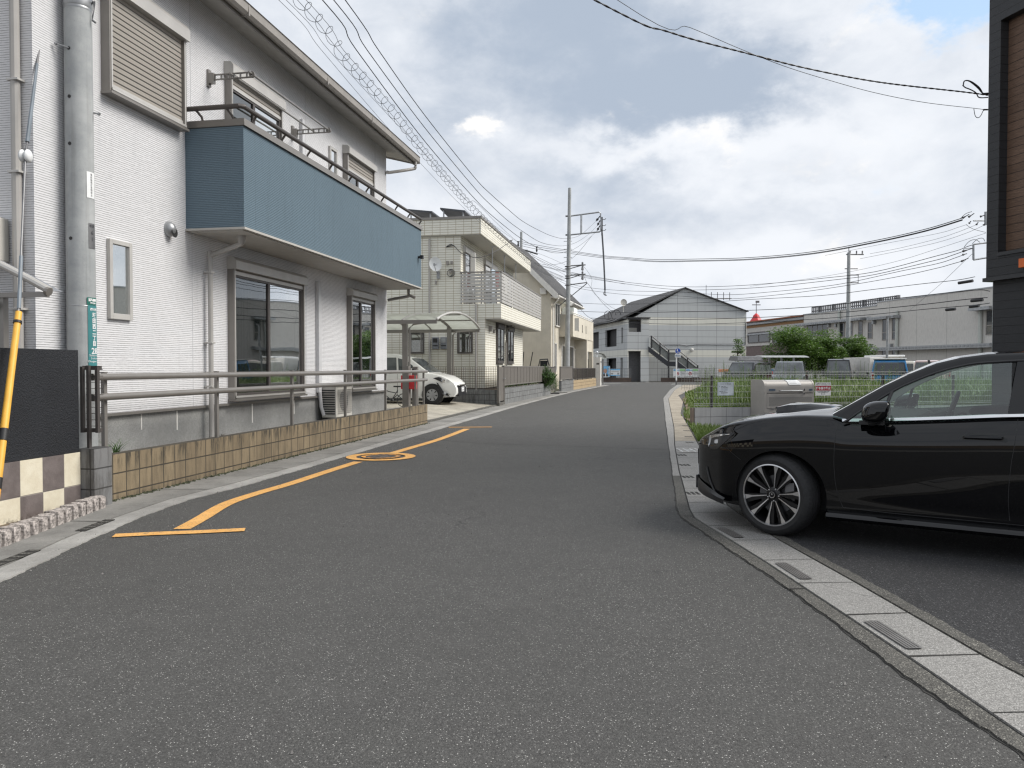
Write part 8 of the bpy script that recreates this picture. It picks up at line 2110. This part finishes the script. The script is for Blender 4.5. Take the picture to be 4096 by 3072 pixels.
# the pair crossing the upper right sky to the black building
A, B = (8.72, 14.0), (-4.5, 8.07)
s7 = lambda x, y: (1000 + x / .7145, y / .7145)
zatt = vplane(3953, 381, A, B)
cable('thick twisted black service cable sweeping across the upper right sky', [(3953, 381), (3855, 368), (3519, 329), (3239, 276), (3015, 220), (2679, 129), (2378, 0)], A, B, .011, twist=.28, ext1=(-4.5, 8.07, 8.05))
cable('thinner single cable crossing under the thick twisted service cable', [(3950, 441), (3905, 434), (3700, 410), (3500, 371), (3300, 316), (3130, 262), (2960, 195), (2760, 110), (2470, 0)], A, B, .006, 'wire', ext1=(-4.5, 8.07, 9.2))
A8 = zatt
sh = T('cable_anchor', 'looped cable ends anchored at the top of the black building corner', 'cable anchor', tuple(A8), 0)
m = MB(); v = lambda x, y: vplane(3600 + x / 1.1853, y / 1.1853, A, B)
m.tube(cr([v(300, 405), v(305, 385), v(325, 383), v(350, 400), v(372, 420), v(390, 440), v(415, 450)], 6), .011, 6)
m.tube(cr([v(297, 404), v(310, 415), v(335, 425), v(360, 440), v(375, 462), v(416, 462)], 6), .010, 6)
m.tube(cr([v(325, 383), v(345, 392), v(375, 415), v(390, 440)], 6), .013, 6); m.tube([v(392, 446), v(416, 444)], .02, 6)
m.tube(cr([v(350, 515), v(357, 550), v(372, 558), v(385, 545), v(395, 525), v(412, 522)], 6), .006, 6); m.tube([v(396, 520), v(416, 520)], .014, 6)
sh.part('cable_loop', m, MT['wire'], smooth=True)
# bundle running down the street on the left
def st(off): return ((-4.3 + off, 8.0), (3.45 + off * .6, 46.6))
zb4 = lambda x, y: (1900 + x / 3.687, 700 + y / 3.687)
zb2 = lambda x, y: (1500 + x / 3.687, 800 + y / 3.687)
zb1 = lambda x, y: (700 + x / 2.212, 200 + y / 2.212)
A, B = st(.30)
cable('rightmost of the three black line wires running down the street', [(1381, 0), zb1(1800, 0), zb1(2212, 580), zb4(0, 45), zb4(230, 280), zb4(480, 500), zb4(700, 680), zb4(950, 820), zb4(1150, 905), zb4(1340, 937), zb4(1560, 880), zb4(1785, 680)], A, B, .013, ext0=(-4.6, 6.0, 8.6))
A, B = st(.0)
cable('middle of the three black line wires running down the street', [(1335, 0), zb1(1700, 0), zb1(2212, 690), zb4(0, 200), zb4(220, 430), zb4(480, 670), zb4(700, 830), zb4(950, 985), zb4(1150, 1035), zb4(1320, 1042), zb4(1500, 990), zb4(1680, 870), zb4(1805, 745)], A, B, .013, ext0=(-5.0, 6.0, 8.4))
A, B = st(-.3)
cable('leftmost of the three black line wires running down the street', [(1290, 0), zb1(1605, 0), zb1(2212, 810), zb4(0, 355), zb4(300, 640), zb4(700, 950), zb4(1000, 1100), zb4(1200, 1150), zb4(1400, 1120), zb4(1600, 1000), zb4(1800, 825)], A, B, .014, ext0=(-5.3, 6.0, 8.3))
A, B = st(-.55)
cable('thin grey messenger wire beside the coiled lashing wire', [(1190, 0), zb1(1445, 0), zb1(2212, 925), zb2(1340, 0), zb4(0, 395), zb4(300, 690), zb4(560, 930), zb4(640, 985)], A, B, .007, 'wire_g', ext0=(-5.4, 6.0, 8.2))
cable('messenger wire wrapped with a coiled lashing wire', [(1225, 0), zb1(1490, 0), zb1(1760, 300), zb1(2000, 590), zb1(2212, 870), zb2(1380, 0), zb2(1600, 230), zb2(1900, 530), zb2(2212, 800), zb4(780, 1220), zb4(1000, 1370), zb4(1300, 1500)], A, B, .007, 'wire_g', ext0=(-5.5, 6.0, 8.1), coil=.42)
cable('thin grey wire farthest left in the street bundle', [(1115, 0), zb1(1295, 0), zb1(1840, 640), zb1(2212, 1045), zb2(1190, 0), zb2(1550, 340), zb2(1640, 430)], st(-.8)[0], st(-.8)[1], .006, 'wire_g', ext0=(-5.6, 6.0, 7.6))
cable('second thin grey wire from the left in the street bundle', [(1145, 0), zb1(1360, 0), zb1(1900, 590), zb1(2212, 915), zb2(1350, 5), zb2(1700, 330), zb2(2100, 620), zb4(640, 1010)], st(-.7)[0], st(-.7)[1], .006, 'wire_g', ext0=(-5.6, 6.0, 7.8))
# three spans from the hidden poles behind the tiled house across to the far right
QA, QB = (x5, Y5), (q8(1000, 100).x, Y8)
for i, (dy0, dy1, lb) in enumerate([(0, 0, 'upper'), (9, 6, 'middle'), (20, 9, 'lower')]):
 cable('%s of the three long black spans crossing behind the bracketed pole' % lb, [zb4(655, 975 + dy0 * 3), zb4(900, 1030 + dy0 * 3), zb4(1340, 1105 + dy0 * 2.2), zb4(1900, 1190 + dy0 * 1.7), zb4(2212, 1215 + dy0 * 1.6), (2620, 1038 + dy1), (2790, 1036 + dy1), (3000, 1030 + dy1), (3250, 1007 + dy1), (3500, 962 + dy1), (3700, 917 + dy1), (3850, 872 + dy1)], QA, QB, .026, 'wire')
m8 = lambda x, y: (3750 + x / 5.529, 850 + y / 5.529)
s3 = lambda x, y: (2900 + x / 2.765, 1100 + y / 2.765); s2 = lambda x, y: (2300 + x / 2.765, 1100 + y / 2.765); s34 = lambda x, y: (3400 + x / 3.178, 1100 + y / 3.178)
# lines fanning from the right to the grey car park pole and to the left
spans = [
 ('thin wire rising to the first black insulator by the black building', [(3300, 1022), (3520, 978), m8(0, 465), m8(450, 330), m8(660, 262)], .010),
 ('thin wire rising to the second black insulator by the black building', [(3480, 1015), (3600, 992), m8(0, 580), m8(430, 440), m8(850, 275)], .010),
 ('thin wire rising to the third black insulator by the black building', [(3440, 1035), (3600, 1003), m8(0, 662), m8(620, 462), m8(1010, 290)], .010),
 ('lone thin wire passing above the car park pole bracket', [(3000, 1145), (3300, 1105), (3560, 1052), m8(0, 800), m8(1070, 455)], .010),
 ('upper heavy line reaching the bracket frame by the black building', [(2100, 1004), (2250, 1076), (2336, 1101), (2500, 1128), (2700, 1146), (2900, 1145), (3100, 1132), (3300, 1112), (3500, 1087), m8(0, 955), m8(440, 840), m8(640, 760), m8(790, 712)], .020),
 ('second heavy line reaching the bracket frame by the black building', [(2100, 1012), (2250, 1083), (2330, 1108), (2500, 1135), (2700, 1158), (2900, 1157), (3100, 1145), (3350, 1118), (3500, 1098), m8(0, 1045), m8(240, 975), m8(500, 885), m8(560, 862)], .020),
 ('third heavy line reaching the bracket frame by the black building', [(2115, 1050), (2250, 1120), (2330, 1147), (2500, 1163), (2700, 1167), (2900, 1179), (3100, 1166), (3350, 1138), (3600, 1085), m8(0, 1130), m8(400, 1000), m8(600, 925)], .018),
 ('fourth heavy line reaching the bracket frame by the black building', [(2115, 1060), (2250, 1130), (2330, 1156), (2500, 1178), (2700, 1183), (2900, 1196), (3150, 1175), (3400, 1140), (3600, 1105), m8(0, 1228), m8(300, 1145), m8(530, 1080)], .018),
 ('telecom line with a loose winding above the apartment roof', [(2230, 1205), (2336, 1213), (2450, 1217), (2640, 1214), (2800, 1211), (3000, 1198), (3285, 1182), (3500, 1157), (3700, 1134), (3830, 1120), (3900, 1107)], .020),
 ('black line crossing at the apartment roof edge', [(2250, 1240), (2336, 1246), (2500, 1250), (2700, 1248), (3030, 1240), (3260, 1226), (3500, 1203), (3700, 1181), (3900, 1160), (3960, 1165)], .026),
 ('black line crossing the cream band of the apartment block', [(2360, 1272), (2450, 1275), (2700, 1278), (3000, 1271), (3300, 1255), (3500, 1237), (3700, 1217), (3860, 1198), (3950, 1190)], .026),
 ('wound line just below the cream band of the apartment block', [(2340, 1290), (2450, 1288), (2700, 1297), (3000, 1290), (3250, 1277), (3500, 1257), (3700, 1237), (3900, 1220), (3960, 1212)], .022),
]
XS = [(26, 60)]
for lb, pts, r in spans:
 cable(lb, pts, (8.0, 69.5), (q8(1000, 0).x + 2, Y8 + 3), r * 1.15, 'wire' if r > .015 else 'wire_g', n=5)
cable('steep thin stay wire dropping behind the black building hardware', [m8(760, 920), m8(560, 1110), m8(280, 1380), m8(0, 1640), (3640, 1240)], (q8(760, 920).x, Y8), (atY(3640, 1240, 60)[0], 60), .012, 'wire_g')
# black splice sleeves on the wires
for i, (pa, pb, lb) in enumerate([(m8(465, 1560), m8(780, 1510), 'long black splice sleeve hanging left of the black building corner'), (s34(1540, 330), s34(1690, 315), 'thick black splice sleeve in front of the pale building near the black corner'), (s34(1220, 443), s34(1340, 432), 'small black splice sleeve in front of the pale building'), (s34(1520, 403), s34(1640, 390), 'lower black splice sleeve near the black corner')]):
 a = vplane(*pa, (8.0, 69.5), (q8(1000, 0).x + 2, Y8 + 3)); b = vplane(*pb, (8.0, 69.5), (q8(1000, 0).x + 2, Y8 + 3)); m = MB(); m.tube([a, b], .075, 8)
 solo('splice_sleeve', lb, 'cable joint', m, MT['blackp'], tuple(a), 0, 'splice sleeves on the overhead cables')
# drooping wires between the two street poles and the houses
lowsp = [
 ('slack cable drooping from the bracketed pole over the cream house roof', [zb4(870, 1290), zb4(1100, 1328), zb4(1330, 1280), zb4(1500, 1170), zb4(1720, 900)], .014),
 ('thin cable rising left from the lower bracket of the tall pole', [zb4(760, 1090), zb4(900, 1230), zb4(1080, 1340), zb4(1330, 1475)], .010),
 ('second thin cable rising left from the lower bracket of the tall pole', [zb4(740, 1100), zb4(1000, 1180), zb4(1330, 1325)], .010),
 ('long thin cable from the cream house roof to the right edge of the pole', [zb4(850, 1300), zb4(1200, 1390), zb4(1550, 1460), zb4(2000, 1540), zb4(2212, 1575)], .016),
 ('grey cable running parallel below the long thin cable', [zb4(880, 1320), zb4(1200, 1400), zb4(1600, 1490), zb4(2212, 1610)], .014),
 ('steep cable falling right from the upper small arm of the tall pole', [zb4(1590, 1330), zb4(1720, 1520), (2370, 1165), (2440, 1225), (2480, 1243)], .012),
 ('twisted cable falling right from the lower small arm of the tall pole', [zb4(1600, 1480), zb4(1650, 1580), (2362, 1148), (2400, 1200), (2440, 1240), (2462, 1252)], .016),
 ('slack cable dropping past the far cream house to the apartment block', [(2310, 1222), (2350, 1265), (2400, 1288), (2440, 1288), (2470, 1275)], .018),
]
for lb, pts, r in lowsp:
 cable(lb, pts, (XP - 1.5, YP + .3), (XP + 14, YP + 24) if 'right' in lb or 'apartment' in lb or 'long' in lb or 'parallel' in lb else (XP + 3, YP + .6), r, 'wire_g', n=5)
m = MB(); a = pp(2465, 1262, 70)
for k in range(3): m.tube([(a.x + (.42 - .06 * k) * cos(t_) - .4 * k, 70 - .1 * k, a.z + (.5 - .05 * k) * sin(t_)) for t_ in [2 * pi * j / 18 * .9 for j in range(19)]], .03, 5)
solo('cable_coil', 'loop of slack cable in front of the apartment gallery', 'cable', m, MT['wire'], tuple(a), 0)
# plants
def leaf_cloud(m_, c, rad, n, size, rng, flat=.7, shell=.55, lumps=None):
 for _ in range(n):
  while True:
   x, y, z = rng.uniform(-1, 1), rng.uniform(-1, 1), rng.uniform(-1, 1); q_ = x * x + y * y + z * z
   if q_ < 1 and q_ > shell * rng.random(): break
  p = Vector((c[0] + x * rad[0], c[1] + y * rad[1], c[2] + z * rad[2]))
  s_ = size * rng.uniform(.6, 1.3); a = rng.uniform(0, 2 * pi); tl = rng.uniform(-1.0, 1.0)
  ux = Vector((cos(a), sin(a), rng.uniform(-.5, .2))) * s_; uy = Vector((-sin(a) * cos(tl), cos(a) * cos(tl), sin(tl))) * s_ * .5
  m_.add([p - ux, p - uy * .9, p + ux, p + uy * .9], [(0, 1, 2, 3)])
def tree(name, label, X, Y, h, crown_r, z0, seed, n=3200, size=.12, group='car park trees'):
 rng = random.Random(seed); t_ = T(name, label, 'tree', (X, Y, 0), 0, group)
 tm = MB(); tm.tube([(X, Y, 0), (X + .05, Y, h * .35), (X - .05, Y, h * .62)], .12, 8, r1=.06)
 lm = MB(); tips = []
 for k in range(26):
  a = rng.uniform(0, 2 * pi); zz_ = h * rng.uniform(.2, .72); el = rng.uniform(.0, .75); L_ = crown_r * rng.uniform(.55, 1.0) * (1.05 - abs(zz_ / h - .4))
  b = Vector((X, Y, zz_)); e_ = b + Vector((cos(a) * cos(el), sin(a) * cos(el), sin(el))) * L_; tm.tube([b, b.lerp(e_, .5) + Vector((0, 0, .08)), e_], .03, 5, r1=.01); tips.append(e_)
 for k in range(9): tips.append(Vector((X + rng.uniform(-.5, .5) * crown_r, Y + rng.uniform(-.5, .5) * crown_r, h * rng.uniform(.62, .93))))
 trunk = t_.part('trunk', tm, MT['bark'])
 for tp in tips:
  rr = crown_r * rng.uniform(.26, .48); leaf_cloud(lm, tp, (rr * 1.2, rr * 1.2, rr * .62), n // len(tips), size, rng)
  if rng.random() < .5: leaf_cloud(lm, tp + Vector((rng.uniform(-.3, .3), rng.uniform(-.3, .3), -.35)) * crown_r * .6, (rr * .8, rr * .8, rr * .3), n // len(tips) // 2, size, rng)
 t_.part('crown', lm, MT['leaf'], recalc=False)
x_, _, _ = atY(3185, 1470, 55); tree('leafy_tree', 'wide leafy tree left of the grey pole, the leftmost in the car park', x_, 55, zY(1315, 55), 2.3, 0, 5, 14000, .085)
x_, _, _ = atY(3258, 1470, 56); tree('leafy_tree', 'middle leafy tree whose crown merges with the wide one', x_, 56, zY(1325, 56), 1.75, 0, 8, 10000, .085)
x_, _, _ = atY(3325, 1470, 54); tree('leafy_tree', 'narrow yellowish leafy tree just left of the grey pole', x_, 54, zY(1340, 54), 1.1, 0, 12, 6000, .08)
x_, _, _ = atY(3420, 1470, 56); tree('leafy_tree', 'leafy tree right of the grey pole', x_, 56, zY(1338, 56), 1.45, 0, 21, 9000, .085)
x_, _, _ = atY(2990, 1470, 70); tree('leafy_tree', 'sliver of green tree showing beside the apartment block corner', x_ + .3, 74, 4.6, .7, 0, 31, 900, .1)
# rosemary shrub over the grey wall
rng = random.Random(4); X, Y = atY(2182, 1500, 37.4)[:2]
sh_ = T('shrub', 'upright green needle shrub leaning over the grey block wall', 'shrub', (X, Y, .6), 0)
m = MB(); lm = MB()
for k in range(150):
 a = rng.uniform(0, 2 * pi); rr = rng.random() ** .5; b = Vector((X + rr * .3 * cos(a), Y + rr * .3 * sin(a), rng.uniform(.45, .9))); tip = Vector((X + rr * .62 * cos(a) - .08, Y + rr * .6 * sin(a), .62 + (1.0 - rr * .55) * rng.uniform(.45, 1.0)))
 m.tube([b, b.lerp(tip, .5) + Vector((.03 * cos(a), .03 * sin(a), 0)), tip], .008, 4, cap=False)
 for j in range(16):
  p = b.lerp(tip, j / 15); d_ = (tip - b).normalized()
  for s_ in range(3):
   aa_ = rng.uniform(0, 2 * pi); o_ = Vector((cos(aa_), sin(aa_), .9)) * .075; w_ = d_.cross(o_).normalized() * .016; lm.add([p - w_, p + w_, p + o_], [(0, 1, 2)])
 if k % 4 == 0:
  b2_ = Vector((X + rng.uniform(-.1, .55), Y - .35, rng.uniform(.25, .7)))
  for j in range(30):
   p = b2_ + Vector((rng.uniform(-.12, .12), rng.uniform(-.1, .1), rng.uniform(-.1, .25))); aa_ = rng.uniform(0, 2 * pi); o_ = Vector((cos(aa_), sin(aa_), .7)) * .06; lm.add([p, p + Vector((.014, 0, 0)), p + o_], [(0, 1, 2)])
sh_.part('stems', m, MT['bark']); sh_.part('foliage', lm, MT['leaf_s'], recalc=False)
# small weed on the gravel bed
def tuft(name, label, X, Y, z, h, n, spread, seed, mat='leaf_s', cat='weed'):
 rng_ = random.Random(seed); m_ = MB()
 for k in range(n):
  a = rng_.uniform(0, 2 * pi); L_ = h * rng_.uniform(.5, 1); sp = spread * rng_.uniform(.3, 1); b = Vector((X + rng_.uniform(-.03, .03), Y + rng_.uniform(-.03, .03), z))
  prev = None; w_ = .006
  for j in range(6):
   f_ = j / 5; p = b + Vector((cos(a) * sp * f_ ** 1.6, sin(a) * sp * f_ ** 1.6, L_ * (f_ - .35 * f_ ** 2.2))); ww_ = w_ * (1 - f_ * .9); q_ = (p + Vector((-sin(a) * ww_, cos(a) * ww_, 0)), p + Vector((sin(a) * ww_, -cos(a) * ww_, 0)))
   if prev: m_.add([prev[0], prev[1], q_[1], q_[0]], [(0, 1, 2, 3)])
   prev = q_
 return solo(name, label, cat, m_, MT[mat], (X, Y, z), 0, recalc=False)
X, Y = f2w(-5.68, 7.35, TH); tuft('weed_tuft', 'green grassy weed growing behind the near end of the tan wall', X, Y, .42, .33, 34, .30, 1)
X, Y = f2w(-5.66, 7.05, TH); tuft('weed_tuft', 'short weed beside the first railing post', X, Y, .42, .16, 14, .08, 3)
X, Y = f2w(-5.68, 9.35, TH); tuft('weed_tuft', 'small reddish dry weed beside the downpipe foot', X, Y, .42, .13, 22, .14, 2, 'bark')
# litter of grit, moss along the wall foot
rng = random.Random(9); mb = MB()
for k in range(900):
 a = rng.uniform(6.9, 18.2); b = -5.47 + abs(rng.gauss(0, .03)); X, Y = f2w(b, a, TH); s_ = rng.uniform(.006, .022); z = .012
 mb.add([(X - s_, Y - s_, z), (X + s_, Y - s_ * .5, z), (X + s_ * .6, Y + s_, z), (X, Y, z + s_ * .8)], [(0, 1, 3), (1, 2, 3), (2, 0, 3)])
struct('moss', mb, plain('moss_and_grit', (.045, .05, .025), .95, var=.5, vs=20), kind='stuff')
mb = MB()
for k in range(520):
 if rng.random() < .5: y = rng.uniform(2.6, 14); x = interp(LEDGE, y) + rng.gauss(-.1, .25)
 else: y = rng.uniform(2.6, 16); x = rng.uniform(-3, 1.6)
 s_ = rng.uniform(.002, .006); z = .013
 if x > 1.7: continue
 mb.add([(x - s_, y - s_, z - .01), (x + s_, y - s_ * .5, z - .01), (x + s_ * .6, y + s_, z - .01), (x, y, z + s_ * .9)], [(0, 1, 3), (1, 2, 3), (2, 0, 3)])
struct('loose_grit', mb, plain('grit_stones', (.22, .21, .20), .9, var=.5, vs=40), kind='stuff')
def inpoly(x, y, P):
 c = False; n = len(P)
 for i in range(n):
  x1, y1 = P[i]; x2, y2 = P[(i + 1) % n]
  if (y1 > y) != (y2 > y) and x < (x2 - x1) * (y - y1) / (y2 - y1) + x1: c = not c
 return c
rng = random.Random(11); mb = MB()
GF = [(3.35, 13.6), (3.75, 14.8), (4.18, 17.0), (4.24, 18.2), (19.0, 20.9), (19.0, 24.0), (38, 30), (38, 42), (10, 42), (8.9, 39), (7.4, 33), (6.3, 28), (5.5, 24), (4.9, 21), (4.3, 18.4), (3.6, 15.2)]
cnt = 0
while cnt < 52000:
 v = rng.random(); y = 14.2 + 27 * v ** 1.7; x = 3.4 + rng.random() * (2 + (y - 13) * 1.25)
 left = y < 19 and x < 4.35
 if y < 18.15:
  if not (3.30 < x < 4.18): continue
  if x < interp(SLABR, y) + .02: continue
 else:
  if x < interp([(4.45, 18.15), (4.9, 21), (5.9, 25), (7.2, 31), (9.2, 40)], y) - .10 + rng.gauss(0, .08): continue
  if y < 18.15 + (x - 4.3) * .195 + .16: continue
  if x > 33: continue
 edge = x - interp([(3.5, 14), (4.3, 18.2), (4.9, 21), (5.9, 25), (7.2, 31), (9.2, 40)], y)
 mound = min(1, max(0, edge / 1.3))
 lum = .5 + .5 * sin(x * 2.1 + 1.3 * sin(y * 1.7)) * cos(y * 1.9 + 1.1 * sin(x * 1.3))
 hmax = (.10 + .14 * min(1, max(0, (x - interp(SLABR, y)) / .5))) if y < 18.15 else (.17 + .32 * mound) * (.62 + .75 * lum)
 h = hmax * rng.uniform(.55, 1.25); a = rng.uniform(0, 2 * pi); ln = rng.uniform(.1, .55) * h; w_ = .006 + .0009 * (y - 14)
 z0 = .0 if y < 18.15 else .25 * mound
 b = Vector((x, y, z0)); m1 = b + Vector((cos(a) * ln * .35, sin(a) * ln * .35, h * .6)); t_ = b + Vector((cos(a) * ln, sin(a) * ln, h)); sx_ = Vector((w_ * abs(sin(a)) + w_ * .4, w_ * .3, 0))
 mb.add([b - sx_, b + sx_, m1 + sx_ * .8, m1 - sx_ * .8, t_], [(0, 1, 2, 3), (3, 2, 4)]); cnt += 1
struct('grass', mb, MT['grass'], kind='stuff', recalc=False)
mb = MB(); mp_ = [(4.9, 18.5), (5.6, 20.5), (6.6, 25), (7.9, 31), (9.9, 40), (32, 40), (32, 25), (19, 21.3)]
mb.poly([(x, y, .22) for x, y in mp_][::-1]); struct('field_mound', mb, MT['soil'])
# broadleaf weeds
rng = random.Random(15); lm = MB(); cnt = 0
for k in range(1500):
 y = 18.6 + 21 * rng.random() ** 1.25; x = 4.5 + rng.random() * (1 + (y - 14) * 1.2)
 if y < 18.35 + (x - 4.3) * .195: continue
 ed = x - interp([(4.3, 18.2), (4.9, 21), (5.9, 25), (7.2, 31), (9.2, 40)], y)
 if ed < .25 or x > 32: continue
 tall = rng.random() < (.06 + .14 * min(1, (y - 18) / 12)); h = (rng.uniform(.95, 1.45) if tall else rng.uniform(.45, .95)) * min(1, .5 + ed * .5)
 z0 = .2; lean = Vector((rng.gauss(0, .06), rng.gauss(0, .06), 0)); n = int(h * (34 if y < 28 else 22)); s_ = .055 + .0012 * (y - 18)
 for j in range(n):
  f_ = (j + 1) / n; p = Vector((x, y, z0 + h * f_)) + lean * f_; a = j * 2.4 + rng.random(); L_ = s_ * rng.uniform(.7, 1.5) * (1.25 - f_ * .75); d_ = Vector((cos(a), sin(a), rng.uniform(-.35, .45))) * L_; w_ = Vector((-sin(a), cos(a), 0)) * L_ * .22
  lm.add([p, p + d_ * .5 + w_, p + d_, p + d_ * .5 - w_], [(0, 1, 2, 3)])
 lm.add([(x - .006, y, z0), (x + .006, y, z0), (x + lean.x + .003, y + lean.y, z0 + h), (x + lean.x - .003, y + lean.y, z0 + h)], [(0, 1, 2, 3)])
struct('weeds', lm, MT['weed'], kind='stuff', recalc=False)
rng = random.Random(17)
for i, (px, py, Y) in enumerate([(2838, 1458, 24.5), (2903, 1452, 25.0), (3003, 1470, 24.0), (3172, 1460, 23.5), (3255, 1437, 27), (3540, 1462, 22.5)]):
 X, _, zt = atY(px, py, Y); t_ = T('tall_weed', ['tall goldenrod weed left of the first fence banner', 'tall bushy weed top just left of the black and silver van', 'tall weed in front of the black and silver van windscreen', 'tall weed in front of the dark grey car', 'tallest weed, in front of the trees', 'tall weed in front of the blue car rear window'][i], 'weed', (X, Y, .2), 0, 'tall weeds standing above the field')
 m = MB(); lm = MB()
 for s in range(4):
  bx = X + rng.uniform(-.15, .15); top = zt - rng.uniform(0, .25) * (1 if s else 0); m.tube([(bx, Y, .2), (bx + rng.uniform(-.06, .06), Y, top)], .006, 4, r1=.003)
  n = 60
  for j in range(n):
   f_ = j / n; p = Vector((bx, Y + rng.uniform(-.02, .02), .25 + (top - .25) * f_)); a = j * 2.4; L_ = .11 * (1.1 - .75 * f_) * rng.uniform(.7, 1.2); d_ = Vector((cos(a), sin(a), .45)) * L_; w_ = Vector((-sin(a), cos(a), 0)) * .016
   lm.add([p, p + d_ * .5 + w_, p + d_, p + d_ * .5 - w_], [(0, 1, 2, 3)])
 t_.part('stem', m, MT['bark']); t_.part('leaves', lm, MT['weed'], recalc=False)
# second fence at the back of the field
xa_, _, _ = atY(2783, 1487, 40); m = MB(); k = 9.0
while k < 26: m.box(k, k + .012, 40.8, 40.81, .2, 1.25); k += .14
for j in range(7): m.box(9.0, 26, 40.79, 40.80, .3 + j * .15, .312 + j * .15)
solo('wire_fence', 'far wire fence between the weeds and the parked cars', 'fence', m, plain('far_fence_wire', (.25, .26, .25), .6), (9, 40.8, 0), 0)
# low plants in the strip behind the taupe street fence and by the gutter
th, b, a0, a1 = seg(G(2018, 1618), G(2202, 1579)); rng = random.Random(23); lm = MB()
for k in range(500):
 a = rng.uniform(a0 + .5, a1 - .2); bb_ = b - .16 - rng.random() * .2; X, Y = f2w(bb_, a, th); leaf_cloud(lm, (X, Y, .66), (.05, .08, .06), 2, .035, rng)
struct('ground_cover', lm, MT['leaf_s'], kind='stuff', recalc=False)
